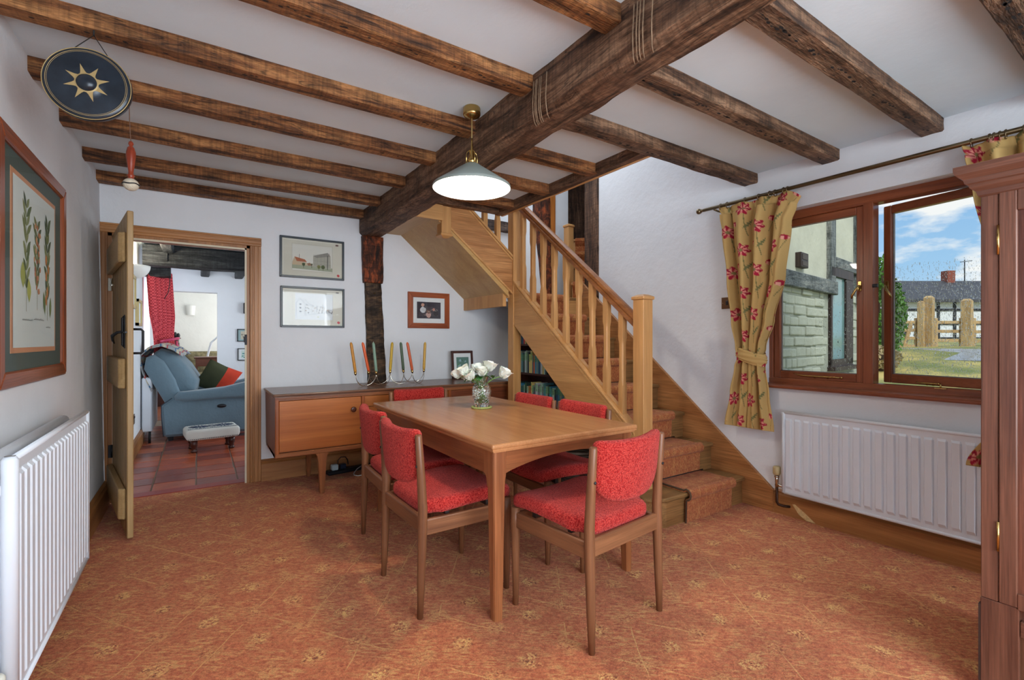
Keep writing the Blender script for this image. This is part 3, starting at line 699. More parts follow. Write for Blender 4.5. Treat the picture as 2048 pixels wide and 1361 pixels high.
cockspur(I4, 1.245, 1.50, 3.380, 1, s1)
cockspur(TS, 1.147, 1.50, 3.385, -1, s2)
build('striker', MB().box(3.36, 3.38, 1.15, 1.176, 1.485, 1.505, 0, 0.002), IRON, wn)

# ================================================================= staircase
st = thing('staircase', 'oak staircase with turned landing, square newels and carpeted steps beside the window wall', 'staircase', (2.85, 3.0, 0))
RISE, GO = 0.2, 0.2515
def nos(i): return 1.905+GO*(i-1)
def tz(i): return 0.2*i-0.008
for i in range(1, 8):
    y = nos(i); z = tz(i)
    if i == 1:
        pts = [(3.262, y), (2.40, y), (2.335, y+0.03), (2.29, y+0.09), (2.285, y+0.30), (3.262, y+0.30)]
        build('tread', MB().prism(pts, 'Z', z-0.026, z, 0, 0.006), wood('tread_oak', rgb(108, 78, 44), rgb(150, 112, 70), 'X', 0.35, 12), st)
        pts = [(3.262, y+0.025), (2.43, y+0.025), (2.365, y+0.05), (2.325, y+0.10), (2.32, y+0.28), (3.262, y+0.28)]
        build('riser', MB().prism(pts, 'Z', 0, z-0.025), wood('riser_oak', rgb(122, 84, 48), rgb(156, 114, 70), 'X', 0.4, 10), st)
    else:
        x0 = 2.452
        build('tread', MB().box(x0, 3.262, y, y+0.29, z-0.026, z, 0, 0.006), wood('tread_oak', rgb(108, 78, 44), rgb(150, 112, 70), 'X', 0.35, 12), st)
        build('riser', MB().box(x0, 3.262, y+0.022, y+0.038, z-0.2, z-0.024), wood('riser_oak', rgb(122, 84, 48), rgb(156, 114, 70), 'X', 0.4, 10), st)
# carpet runner, one run per step, rolled over the nosing
for i in range(1, 9):
    y = nos(i); z = tz(i); yn = y+GO if i < 8 else y+0.8
    if i == 8: z = 1.6; y = nos(8)
    zb = z-0.2+(0.004 if i == 1 else 0.012)
    t = 0.012; prof = [(yn+0.015, z), (y+0.02, z)]
    for a in range(0, 7):
        th = radians(90+a*30); prof.append((y+0.004+0.022*cos(th), z-0.014+0.024*sin(th)))
    prof += [(y+0.016, z-0.05), (y+0.020, zb)]
    out = []
    # offset outwards
    for k, (py, pz) in enumerate(prof):
        a = prof[max(k-1, 0)]; b = prof[min(k+1, len(prof)-1)]
        d = Vector((b[0]-a[0], b[1]-a[1])); d.normalize(); nn = Vector((d.y, -d.x))
        if nn.y < 0 and k < 3: nn = -nn
        if nn.x > 0 and k >= 6: nn = -nn
        out.append((py+nn.x*t*1.1 if k >= 3 else py, pz+max(nn.y, 0)*t*1.1 if k < 6 else pz+nn.y*t))
    x0, x1 = (2.60, 3.10)
    m = MB(); n = len(out)
    m.prism(out+prof[::-1], 'X', x0, x1, smooth=False)
    for f in m.bm.faces:
        if abs(f.normal.x) < 0.5: f.smooth = False
    build('runner', m, RUNNER, st)
    e_ = MB(); e_.tube([(x0-0.004, p[0], p[1]+0.002) for p in out], 0.006, n=6)
    build('runner_binding', e_, plain('brown_binding', rgb(84, 62, 44), 0.9), st)
    if i > 1:
        build('stair_rod', MB().tube([(2.56, y+0.006, z-0.188), (3.135, y+0.006, z-0.188)], 0.006), IRON, st)
# strings
def line(y): return 0.628+0.802*(y-2.282)
zt = lambda y: 0.282+0.838*(y-1.876)
build('wall_string', MB().prism([(1.706, 0.0), (1.706, 0.145), (3.66, zt(3.66)), (3.66, 1.35), (1.95, 0.0)], 'X', 3.262, 3.289, 0, 0.003), wood('string_oak', rgb(148, 94, 52), rgb(184, 128, 78), 'Y', 0.38, 10), st)
lo = lambda y: 0.711+0.815*(y-2.875)
build('outer_string', MB().prism([(2.12, line(2.12)), (3.61, line(3.61)), (3.61, lo(3.61)), (2.12, lo(2.12))], 'X', 2.408, 2.448, 0, 0.003), stairoak('Y'), st)
m = MB()
sl = atan2(0.802, 1)
m.prism([(2.16, line(2.16)), (3.61, line(3.61)), (3.61, line(3.61)+0.026), (2.16, line(2.16)+0.026)], 'X', 2.398, 2.478, 0, 0.004)
m.prism([(2.16, line(2.16)-0.03), (3.61, line(3.61)-0.03), (3.61, line(3.61)-0.006), (2.16, line(2.16)-0.006)], 'X', 2.402, 2.41, 0, 0.002)
build('base_rail', m, stairoak('Y'), st)
for k in range(9):                                        # fillets between balusters
    pass
# handrail
hr = lambda y: 1.281+0.80*(y-2.215)
m = MB()
prof = [(-0.030, 0.0), (0.030, 0.0), (0.030, 0.022), (0.022, 0.030), (0.031, 0.044), (0.026, 0.064), (0.010, 0.076), (-0.010, 0.076), (-0.026, 0.064), (-0.031, 0.044), (-0.022, 0.030), (-0.030, 0.022)]
ya, yb_ = 2.175, 3.62
vs = [Vector((2.445+p[0], ya, hr(ya)+p[1]*1.15)) for p in prof]+[Vector((2.445+p[0], yb_, hr(yb_)+p[1]*1.15)) for p in prof]
n = len(prof)
m._add(vs, [tuple(range(n))[::-1], tuple(range(n, 2*n))]+[(i, (i+1) % n, n+(i+1) % n, n+i) for i in range(n)])
build('handrail', m, railoak('Y'), st)
def baluster(x, y, z0, z1, slope, ax='Y'):
    m = MB(); h = 0.021; c = 0.013
    L_ = z1-z0; za, zb_ = z0+0.20*min(1, L_/0.6), z1-0.19*min(1, L_/0.6)
    rings = []
    for (z, kind) in ((z0-0.02, 0), (za-0.02, 0), (za+0.02, 1), (zb_-0.02, 1), (zb_+0.02, 0), (z1+0.02, 0)):
        ch = 0.0008 if kind == 0 else 0.008
        hh = h if kind == 0 else h*0.95
        pts = [(hh-ch, -hh), (hh, -hh+ch), (hh, hh-ch), (hh-ch, hh), (-hh+ch, hh), (-hh, hh-ch), (-hh, -hh+ch), (-hh+ch, -hh)]
        rings.append([m.bm.verts.new((x+p[0], y+p[1], z+((p[1] if ax == 'Y' else -p[0])*slope if z in (z0-0.02, z1+0.02) else 0))) for p in pts])
    for A, B in zip(rings[:-1], rings[1:]):
        for j in range(8): m.bm.faces.new((A[j], A[(j+1) % 8], B[(j+1) % 8], B[j]))
    m.bm.faces.new(rings[0]); m.bm.faces.new(rings[-1])
    return m
for k in range(9):
    y = 2.31+0.15*k
    build('baluster', baluster(2.445, y, line(y)+0.026, hr(y), 0.8), stairoak('Z'), st)
    m = MB(); a, b = y+0.03, min(y+0.12, 3.6)
    if k < 8: build('fillet', MB().prism([(a, line(a)+0.024), (b, line(b)+0.024), (b+0.008, line(b)+0.036), (a-0.008, line(a)+0.036)], 'X', 2.43, 2.46), stairoak('Y'), st)
def newel(x0, x1, y0, y1, z0, z1, cap=True, capz=None):
    p = build('newel_post', MB().box(x0, x1, y0, y1, z0, z1, 0, 0.003), stairoak('Z'), st)
    if cap:
        o = 0.009; m = MB(); m.box(x0-o, x1+o, y0-o, y1+o, z1, z1+0.022, 0, 0.004)
        cx, cy = (x0+x1)/2, (y0+y1)/2
        m.taper(cx, cy, z1+0.022, (x1-x0)/2+0.004, (y1-y0)/2+0.004, cx, cy, z1+0.034, 0.025, 0.025)
        build('newel_cap', m, stairoak('X'), p)
    return p
newel(2.40, 2.49, 2.086, 2.176, 0.19, 1.435)
newel(2.40, 2.485, 3.605, 3.695, 0.0, 2.90, False)
n2 = newel(3.44, 3.52, 4.06, 4.14, 1.60, 2.44)
# hanging newel with pendant cap
hn = build('newel_post', MB().box(1.685, 1.775, 3.605, 3.695, 2.062, 3.1, 0, 0.003), stairoak('Z'), st)
m = MB(); m.box(1.676, 1.784, 3.596, 3.704, 2.042, 2.064, 0, 0.004).taper(1.73, 3.65, 2.026, 0.02, 0.02, 1.73, 3.65, 2.042, 0.05, 0.05)
build('newel_cap', m, stairoak('X'), hn)
# landing
build('landing_floor', MB().box(2.36, 3.75, 3.67, 4.43, 1.56, 1.6), stairoak('X'), st)
build('landing_fascia', MB().box(2.322, 2.36, 3.66, 4.43, 1.478, 1.60, 0, 0.003), stairoak('Z'), st)
build('landing_soffit', MB().box(2.37, 3.285, 3.72, 4.43, 1.53, 1.562), WALL, st)
build('riser', MB().box(2.452, 3.262, nos(8)+0.022, nos(8)+0.04, 1.39, 1.575), stairoak('X'), st)
build('tread', MB().box(2.452, 3.262, nos(8), nos(8)+0.10, 1.567, 1.6, 0, 0.006), wood('tread_oak', rgb(108, 78, 44), rgb(150, 112, 70), 'X', 0.35, 12), st)
# upper flight running left over the sideboard
ul = lambda x: 1.609+0.826*(2.373-x)
uu = lambda x: 1.942+0.850*(2.378-x)
build('upper_string', MB().prism([(2.40, ul(2.40)), (2.40, uu(2.40)), (1.77, uu(1.77)), (1.77, ul(1.77))], 'Y', 3.618, 3.655, 0, 0.003), wood('string_oak', rgb(160, 104, 60), rgb(196, 142, 90), 'X', 0.38, 10), st)
m = MB(); m.prism([(2.40, uu(2.40)), (2.40, uu(2.40)+0.026), (1.77, uu(1.77)+0.026), (1.77, uu(1.77))], 'Y', 3.608, 3.69, 0, 0.004)
m.prism([(2.40, uu(2.40)-0.028), (2.40, uu(2.40)-0.008), (1.77, uu(1.77)-0.008), (1.77, uu(1.77)-0.028)], 'Y', 3.612, 3.62, 0, 0.002)
m.prism([(2.40, ul(2.40)), (2.40, ul(2.40)+0.02), (1.77, ul(1.77)+0.02), (1.77, ul(1.77))], 'Y', 3.611, 3.62, 0, 0.002)
build('upper_rail', m, stairoak('X'), st)
so = lambda x: 1.583+0.86*(2.34-x)
build('stair_soffit', MB().prism([(2.36, so(2.36)), (1.64, so(1.64)), (1.64, so(1.64)+0.09), (2.36, so(2.36)+0.09)], 'Y', 3.622, 4.43), wood('veneer_soffit', rgb(176, 136, 82), rgb(204, 166, 108), 'X', 0.4, 7, 0.7, 0.04, 0.7, 0.1), st)
build('landing_soffit', MB().box(1.40, 1.66, 3.60, 4.43, 2.185, 2.35), wood('veneer_soffit', rgb(176, 136, 82), rgb(204, 166, 108), 'Y', 0.4, 7, 0.7, 0.04, 0.7, 0.1), st, label='oak veneered soffit between beam and upper flight')
build('landing_soffit_edge', MB().box(1.42, 1.69, 3.585, 3.603, 2.16, 2.36, 0, 0.003), stairoak('X'), st)
for k in range(5):
    x = 2.56-0.2326*k; z = 1.80+0.2*k
    build('tread', MB().box(x-0.25, x, 3.655, 4.43, z-0.025, z, 0, 0.005), stairoak('Y'), st)
    build('riser', MB().box(x-0.035, x-0.02, 3.655, 4.43, z-0.13, z-0.024), stairoak('Y'), st)
for x in (2.258, 2.123, 1.988, 1.853):
    build('baluster', baluster(x, 3.65, uu(x)+0.026, uu(x)+0.85, 0.85, 'X'), stairoak('Z'), st)
m = MB(); m.prism([(2.42, uu(2.42)+0.85), (2.42, uu(2.42)+0.91), (1.77, uu(1.77)+0.91), (1.77, uu(1.77)+0.85)], 'Y', 3.62, 3.68, 0, 0.01)
build('handrail', m, railoak('X'), st)
# steps going on through the opening beside the dark post
for k in range(4):
    ox, oy = 3.42+0.125*k, 3.99+0.145*k; z = 1.80+0.2*k
    T = Matrix.Translation((ox, oy, 0)) @ Matrix.Rotation(radians(-45), 4, 'Z')
    build('tread', MB().box(0, 0.62, 0, 0.24, z-0.024, z, 0, 0.005, T=T), stairoak('X'), st)
    build('riser', MB().box(0.01, 0.62, 0.02, 0.035, z-0.2, z-0.02, T=T), stairoak('X'), st)
    m = MB(); pr_ = [(0.24, z), (0.02, z), (-0.012, z-0.01), (-0.022, z-0.03), (-0.010, z-0.055), (0.008, z-0.08), (0.008, z-0.195)]
    out = [(0.24, z+0.014), (0.012, z+0.014), (-0.026, z+0.0), (-0.036, z-0.03), (-0.022, z-0.062), (-0.004, z-0.09), (-0.004, z-0.195)]
    m.prism(out+pr_[::-1], 'X', 0.05 if k else 0.02, 0.5, T=T)
    build('runner', m, RUNNER, st)

# ================================================================= dining chairs
def rrect(hw, hd, r, n=6, cx=0, cy=0):
    pts = []
    for (sx_, sy_, a0) in ((1, 1, 0), (-1, 1, 90), (-1, -1, 180), (1, -1, 270)):
        for k in range(n+1):
            a = radians(a0+90*k/n); pts.append((cx+sx_*(hw-r)+r*cos(a), cy+sy_*(hd-r)+r*sin(a)))
    return pts
def subdiv(pts, mx_):
    out = []
    for i, p in enumerate(pts):
        q = pts[(i+1) % len(pts)]; d = math.hypot(q[0]-p[0], q[1]-p[1]); k = max(1, int(math.ceil(d/mx_)))
        for j in range(k): out.append((p[0]+(q[0]-p[0])*j/k, p[1]+(q[1]-p[1])*j/k))
    return out
def shell(mb, outline, levels, place, m=0):
    """outline 2D, levels = [(scale, h)], place(u,v,h,scale)->Vector; closes ends with fans"""
    cx = sum(p[0] for p in outline)/len(outline); cy = sum(p[1] for p in outline)/len(outline)
    rings = []
    for s_, h in levels:
        rings.append([mb.bm.verts.new(place(cx+(p[0]-cx)*s_, cy+(p[1]-cy)*s_, h)) for p in outline])
    n = len(outline)
    for A, B in zip(rings[:-1], rings[1:]):
        for j in range(n):
            f = mb.bm.faces.new((A[j], A[(j+1) % n], B[(j+1) % n], B[j])); f.smooth = True; f.material_index = m
    for ring, h in ((rings[0], levels[0][1]), (rings[-1], levels[-1][1])):
        c = mb.bm.verts.new(place(cx, cy, h))
        for j in range(n):
            f = mb.bm.faces.new((ring[j], ring[(j+1) % n], c)); f.smooth = True; f.material_index = m
def make_chair(label):
    t = thing('dining_chair', label, 'chair', (0, 0, 0), 0, 'red dining chairs around the table')
    cw = lambda ax: wood('chair_wood', rgb(96, 58, 38), rgb(146, 98, 66), ax, 0.36, 16, 1.0, 0.06, 0.8, 0.2)
    for s_ in (-1, 1):
        m = MB()
        pts = [(s_*0.222, -0.012, 0.0), (s_*0.222, -0.008, 0.15), (s_*0.222, -0.002, 0.36), (s_*0.222, 0.0, 0.46), (s_*0.222, -0.008, 0.60), (s_*0.222, -0.020, 0.765), (s_*0.222, -0.0203, 0.772)]
        m.tube(pts, 0.015, n=10, radii=[0.0125, 0.017, 0.0205, 0.0205, 0.018, 0.0150, 0.012])
        build('rear_leg', m, cw('Z'), t, local=True)
        build('screw_plug', MB().lathe([(0.006, 0), (0.006, 0.003), (0.0, 0.004)], (s_*0.222, -0.028, 0.640), 8, T=Matrix.Rotation(radians(90), 4, 'X')), BLACK, t, local=True)
        m = MB()
        pts = [(s_*0.222, 0.425, 0.0), (s_*0.222, 0.425, 0.2), (s_*0.222, 0.425, 0.36), (s_*0.222, 0.425, 0.432)]
        m.tube(pts, 0.015, n=10, radii=[0.0125, 0.0175, 0.021, 0.020])
        build('front_leg', m, cw('Z'), t, local=True)
        build('side_rail', MB().box(s_*0.222-0.011, s_*0.222+0.011, 0.012, 0.415, 0.345, 0.412, 0, 0.005, 2), cw('Y'), t, local=True)
    build('rear_rail', MB().box(-0.212, 0.212, -0.011, 0.013, 0.352, 0.422, 0, 0.007, 2), cw('X'), t, local=True)
    build('front_rail', MB().box(-0.212, 0.212, 0.414, 0.434, 0.350, 0.405, 0, 0.005), cw('X'), t, local=True)
    build('seat_brace', MB().box(-0.19, 0.19, 0.12, 0.14, 0.400, 0.424).box(-0.19, 0.19, 0.33, 0.35, 0.400, 0.424), plain('brace_brown', rgb(48, 34, 28), 0.7), t, local=True)
    out = subdiv(rrect(0.232, 0.222, 0.045, 6, 0, 0.236), 0.03)
    # rear corners narrower so the seat sits between the posts
    out = [((x*(0.86 if y < 0.06 else 1.0)), y) for x, y in out]
    out = [(x*(1-0.035*max(0, (0.25-y)/0.25)), y) for x, y in out]
    def pl(u, v, h):
        sad = 0.012*(abs(u)/0.23)**2 + 0.012*sin(max(0, min(1, (v-0.05)/0.42))*pi*0.9-0.4) - 0.012*max(0, (v-0.36)/0.1)**2
        return Vector((u, v, h+sad))
    m = MB(); shell(m, out, [(0.55, 0.414), (0.93, 0.412), (0.985, 0.418), (1.0, 0.434), (0.997, 0.456), (0.965, 0.469), (0.90, 0.476), (0.75, 0.479), (0.5, 0.480), (0.25, 0.480)], pl)
    build('seat', m, RED, t, local=True)
    # backrest pad
    o = []
    for k in range(0, 25):
        a = radians(180+180*k/24); ex = 0.62
        cx_, sz_ = cos(a), sin(a)
        o.append((0.2035*(1 if cx_ > 0 else -1)*abs(cx_)**ex, 0.655+0.118*(-1)*abs(sz_)**0.9))
    for k in range(0, 7):
        a = radians(90*k/6); o.append((0.2035-0.022+0.022*cos(a), 0.762+0.022*sin(a)))
    for k in range(0, 7):
        a = radians(90+90*k/6); o.append((-0.2035+0.022+0.022*cos(a), 0.762+0.022*sin(a)))
    o = subdiv(o, 0.03)
    def pb(u, v, h):
        cv = -0.040*(1-(u/0.205)**2)+0.006
        lean = -(v-0.55)*0.10
        return Vector((u, h+cv+lean, v+0.008*(u/0.2)**2))
    m = MB(); shell(m, o, [(0.3, -0.021), (0.6, -0.0208), (0.85, -0.019), (0.95, -0.014), (1.0, -0.002), (1.0, 0.010), (0.96, 0.026), (0.86, 0.035), (0.6, 0.040), (0.3, 0.041)], pb)
    build('backrest', m, RED, t, local=True)
    return t
ch = make_chair('red dining chair in the foreground with its back to the near end of the table')
ch.location = (1.441, 1.345, 0); ch.rotation_euler = (0, 0, radians(6.5))
dup(ch, (0.785, 2.095, 0), radians(-89), 'red dining chair on the left side of the table, nearer of the two')
dup(ch, (0.835, 2.66, 0), radians(-92), 'red dining chair on the left side of the table, next to the teak sideboard')
dup(ch, (1.945, 2.18, 0), radians(90), 'red dining chair on the staircase side of the table, pushed in nearest the newel post')
dup(ch, (1.935, 2.67, 0), radians(90), 'red dining chair on the staircase side, farther one before the bookcase')
dup(ch, (1.45, 3.50, 0), radians(176), 'red dining chair at the far end of the table, facing the viewer')

# ================================================================= table
tb_ = thing('dining_table', 'teak rectangular dining table with tapered legs and arched end apron', 'table', (1.43, 2.45, 0))
X0, X1, Y0, Y1 = 1.0, 1.862, 1.655, 3.245
m = MB(); m.box(X0+0.004, X1-0.004, Y0+0.004, Y1-0.004, 0.712, 0.726).box(X0+0.012, X1-0.012, Y0+0.012, Y1-0.012, 0.704, 0.713)
m.box(X0, X1, Y0, Y1, 0.718, 0.740, 0, 0.0085, 3)
build('tabletop', m, wood('table_top', rgb(158, 104, 64), rgb(194, 138, 92), 'Y', 0.24, 8, 0.8, 0.0, 0.55, 0.12), tb_)
build('side_apron', MB().box(X0+0.022, X0+0.042, Y0+0.06, Y1-0.06, 0.600, 0.706, 0, 0.003), teak('Y'), tb_)
build('side_apron', MB().box(X1-0.042, X1-0.022, Y0+0.06, Y1-0.06, 0.600, 0.706, 0, 0.003), teak('Y'), tb_)
for ya, yb_ in ((Y0+0.026, Y0+0.046), (Y1-0.046, Y1-0.026)):
    pts = [(X0+0.06, 0.706), (X0+0.06, 0.606)]
    for k in range(0, 21):
        u = k/20; pts.append((X0+0.075+(X1-X0-0.15)*u, 0.606+0.052*sin(pi*u)**0.8))
    pts += [(X1-0.06, 0.606), (X1-0.06, 0.706)]
    build('end_apron', MB().prism(pts, 'Y', ya, yb_), teak('X'), tb_)
for (lx, sx_) in ((X0+0.02, 1), (X1-0.02, -1)):
    for (ly, sy_) in ((Y0+0.02, 1), (Y1-0.02, -1)):
        m = MB()
        # rings down the leg: (z, width x, width y), outer corner fixed
        rows = [(0.712, 0.062, 0.066), (0.60, 0.060, 0.064), (0.575, 0.056, 0.060), (0.545, 0.0535, 0.057), (0.45, 0.051, 0.054), (0.2, 0.045, 0.047), (0.0, 0.038, 0.040)]
        rings = []
        for z, wx, wy in rows:
            c = 0.012; o_ = 0.002*(1-z/0.7)
            P = [(c, 0), (wx-0.004, 0), (wx, 0.004), (wx, wy-0.004), (wx-0.004, wy), (0.004, wy), (0, wy-0.004), (0, c), (c*0.3, c*0.3)]
            rings.append([m.bm.verts.new((lx+sx_*(p[0]+o_), ly+sy_*(p[1]-0.004*(1-z/0.7)), z)) for p in P])
        for A, B in zip(rings[:-1], rings[1:]):
            for j in range(9): m.bm.faces.new((A[j], A[(j+1) % 9], B[(j+1) % 9], B[j]))
        m.bm.faces.new(rings[0]); m.bm.faces.new(rings[-1])
        # flared shoulder into the long apron
        fl = [(ly+sy_*0.06, 0.706), (ly+sy_*0.085, 0.706), (ly+sy_*0.085, 0.603), (ly+sy_*0.070, 0.598), (ly+sy_*0.062, 0.580), (ly+sy_*0.058, 0.55)]
        m.prism(fl, 'X', min(lx+sx_*0.0, lx+sx_*0.022), max(lx+sx_*0.0, lx+sx_*0.022))
        build('leg', m, teak('Z'), tb_)

# vase, coaster, roses
VX, VY, VZ = 1.492, 2.602, 0.740
m = MB()
for k in range(3):
    pts = []
    for i in range(40):
        a = 2*pi*i/40; r = 0.058+0.006*sin(9*a+k*2.1); pts.append((VX+r*cos(a), VY+r*sin(a), VZ+0.006+0.003*cos(9*a+k*2.1)))
    m.tube(pts, 0.0045, closed=True, n=6)
m.lathe([(0.0, 0.001), (0.052, 0.001), (0.052, 0.005), (0.0, 0.005)], (VX, VY, VZ), 24)
build('coaster', m, plain('green_cord', rgb(150, 156, 92), 0.85, bump=0.4, bscale=300), label='plaited green cord coaster under the glass vase', cat='coaster')
CR = glass_mat('cut_crystal', (0.97, 1, 0.985, 1), 0.01, 1.48)
vs_ = thing('vase', 'cut glass vase holding white roses on the teak table', 'vase', (VX, VY, VZ+0.006))
prof = [(0.034, 0.0), (0.040, 0.004), (0.047, 0.03), (0.058, 0.075), (0.062, 0.10), (0.057, 0.126), (0.042, 0.148), (0.0335, 0.162), (0.0355, 0.175), (0.045, 0.191), (0.0475, 0.196)]
def pr_at(z):
    for (r0, z0), (r1_, z1) in zip(prof[:-1], prof[1:]):
        if z0 <= z <= z1: return r0+(r1_-r0)*(z-z0)/(z1-z0)
    return prof[-1][0]
m = MB(); n = 72; rings = []
for i in range(45):
    z = 0.196*i/44; r = pr_at(z)
    ring = []
    for j in range(n):
        a = 2*pi*j/n
        d1 = abs(((a*14/(2*pi)+z*55) % 1)-0.5); d2 = abs(((a*14/(2*pi)-z*55) % 1)-0.5)
        cut = min(d1, d2)
        am = 0.0028 if 0.02 < z < 0.172 else 0.0
        rr_ = r-am*max(0, 1-cut*5)
        ring.append(m.bm.verts.new((VX+rr_*cos(a), VY+rr_*sin(a), VZ+0.006+z)))
    rings.append(ring)
for i in range(41, 5, -4):
    z = 0.196*(i+3)/44; r = pr_at(z)-0.005
    rings.append([m.bm.verts.new((VX+r*cos(2*pi*j/n), VY+r*sin(2*pi*j/n), VZ+0.006+z)) for j in range(n)])
for A, B in zip(rings[:-1], rings[1:]):
    for j in range(n): m.bm.faces.new((A[j], A[(j+1) % n], B[(j+1) % n], B[j]))
m.bm.faces.new(rings[0]); m.bm.faces.new(rings[-1])
build('glass', m, CR, vs_)
wt = glass_mat('water', (0.95, 1, 0.96, 1), 0.0, 1.33)
m = MB(); m.lathe([(0.0375, 0.030), (0.047, 0.06), (0.0548, 0.10), (0.050, 0.128), (0.045, 0.137)], (VX, VY, VZ+0.006), 32)
build('water', m, wt, vs_)
STEM = plain('stem_green', rgb(96, 138, 52), 0.5, var=0.15); LEAF = plain('leaf_green', rgb(46, 104, 40), 0.45, var=0.3, vscale=30)
PET = plain('white_petal', rgb(244, 244, 232), 0.6, var=0.03); PET.node_tree.nodes['Principled BSDF'].inputs['Subsurface Weight'].default_value = 0.15
Rv = Vector((cos(radians(33.5)), -sin(radians(33.5)), 0)); Fv = Vector((sin(radians(33.5)), cos(radians(33.5)), 0))
def petal(mb, base, up, out_, size, w_, curl):
    side = up.cross(out_).normalized()
    nu, nv = 5, 6
    def f(u, v):
        a = (u-0.5)*2; ww = w_*(sin(pi*min(1, v*0.75+0.12)))**0.7
        return base+up*(size*v)+out_*(size*(0.34*sin(pi*v*0.62)+curl*v**3)-size*0.22*a*a*(1-v*0.6))+side*(ww*a*0.5)
    mb.grid(nu, nv, f)
roses = [(-0.141, 0.935, 0.02, -0.55), (-0.098, 0.955, -0.03, -0.25), (-0.058, 0.930, -0.045, -0.1), (-0.027, 0.965, 0.03, 0.0), (0.002, 0.950, -0.02, 0.05), (0.043, 0.978, 0.01, 0.25), (0.128, 0.938, -0.01, 0.6), (-0.085, 0.918, 0.05, -0.3), (0.018, 0.965, 0.05, 0.1)]
labs = ['white rose at the far left of the bunch in the vase', 'white rose second from the left, raised behind its neighbour', 'white rose hanging low at the front of the bunch, left of centre', 'white rose peeping from the back in the middle of the bunch',
        'white rose at the centre of the bunch, straight above the vase rim', 'tallest white rose with loose open petals, right of centre', 'white rose on a pale stem leaning out alone to the right', 'white rose tucked low behind the left of the bunch', 'white rose tucked behind the open one, right of centre']
for i, (o, z, dpt, tilt) in enumerate(roses):
    rnd = random.Random(i+5)
    head = Vector((VX, VY, z))+Rv*o+Fv*dpt
    foot = Vector((VX, VY, VZ+0.035))+Rv*(-o*0.25)+Fv*(-dpt*0.3)
    neck = Vector((VX, VY, VZ+0.20))+Rv*(o*0.22)+Fv*(dpt*0.3)
    rt = thing('rose', labs[i], 'flower', tuple(foot), 0, 'white roses in the glass vase')
    pts = []
    for k in range(9):
        t = k/8; pts.append(foot*(1-t)**2+neck*2*t*(1-t)+head*t*t)
    build('stem', MB().tube(pts, 0.0026, n=6), STEM, rt)
    up = ((pts[-1]-pts[-2]).normalized()*0.55+Vector((0, 0, 0.8))).normalized()
    ax = up.orthogonal().normalized(); ay = up.cross(ax)
    m = MB()
    sz = 0.056 if i not in (5, 6) else 0.060
    op = 0.5 if i == 5 else (0.25 if i != 6 else 0.35)
    for (cnt, s_, cu, rad) in ((3, 0.80, -0.15, 0.003), (4, 0.95, 0.0, 0.006), (5, 1.0, op*0.6, 0.009), (6, 0.98, op, 0.011)):
        for k in range(cnt):
            a = 2*pi*k/cnt+rnd.uniform(-0.3, 0.3)+cnt; od = ax*cos(a)+ay*sin(a)
            petal(m, head+od*rad*0.6-up*0.004, up, od, sz*s_*rnd.uniform(0.9, 1.08), sz*1.10, cu+rnd.uniform(-0.04, 0.16))
    b = build('bloom', m, PET, rt, norm=False)
    m = MB()
    for k in range(5):
        a = 2*pi*k/5; od = ax*cos(a)+ay*sin(a); petal(m, head-up*0.006, (up*0.5+od*0.6).normalized(), od, 0.02, 0.006, 0.3)
    build('sepal', m, STEM, rt, norm=False)
    for lf in range(2):
        t = 0.62+0.12*lf; p = foot*(1-t)**2+neck*2*t*(1-t)+head*t*t
        a = rnd.uniform(0, 2*pi); od = (ax*cos(a)+ay*sin(a)+Vector((0, 0, 0.25))).normalized(); m = MB()
        if p.z < VZ+0.195: p.z = VZ+0.20
        ln = rnd.uniform(0.04, 0.06); sd = od.cross(Vector((0, 0, 1))).normalized(); nrm = sd.cross(od)
        def f(u, v): 
            aa = (u-0.5)*2; ww = 0.034*sin(pi*min(1, v*0.93+0.03))**0.8*(1+0.12*sin(v*40))
            return p+od*(ln*v)+sd*(ww*aa*0.5)-Vector((0, 0, 1))*(ln*0.5*v*v)+nrm*(0.006*abs(aa))
        m.grid(5, 10, f); build('leaf', m, LEAF, rt, norm=False)

# ================================================================= sideboard
sb = thing('sideboard', 'long low teak sideboard with a round-knobbed door under the framed drawings', 'sideboard', (1.48, 4.1, 0))
A, B_ = 0.457, 2.50; FY = 3.80; BYK = 4.398
m = MB(); m.box(A-0.006, B_, FY, BYK, 0.757, 0.775, 0, 0.006, 2); m.box(A+0.004, B_, FY+0.012, BYK, 0.748, 0.758)
build('top', m, wood('sideboard_top', rgb(92, 56, 38), rgb(134, 92, 66), 'X', 0.25, 10, 0.9, 0.03, 0.8, 0.16), sb)
m = MB(); m.prism([(FY+0.010, 0.75), (FY+0.022, 0.305), (BYK-0.05, 0.33), (BYK, 0.75)], 'X', A+0.006, A+0.028)
build('side_panel', m, wood('side_teak', rgb(104, 52, 32), rgb(134, 74, 48), 'Z', 0.4, 12), sb)
build('side_panel', MB().box(2.47, 2.496, FY+0.016, BYK, 0.31, 0.75), sbteak('Z'), sb)
build('carcass', MB().box(A+0.028, 2.47, FY+0.035, BYK, 0.335, 0.75), wood('inner_teak', rgb(70, 36, 20), rgb(96, 52, 30), 'X', 0.6), sb)
build('frame_rail', MB().box(A+0.028, 2.47, FY+0.014, FY+0.04, 0.735, 0.75).box(A+0.006, 2.47, FY+0.012, FY+0.04, 0.722, 0.738, 0, 0.003), teak('X'), sb)
build('bottom_rail', MB().box(A+0.006, 2.48, FY+0.008, BYK-0.05, 0.306, 0.341, 0, 0.006), teak('X'), sb)
for x in (1.087, 1.853): build('divider', MB().box(x, x+0.024, FY+0.014, FY+0.045, 0.341, 0.724, 0, 0.002), sbteak('Z'), sb)
build('divider', MB().box(A+0.008, A+0.034, FY+0.010, FY+0.045, 0.306, 0.735, 0, 0.004), sbteak('Z'), sb)
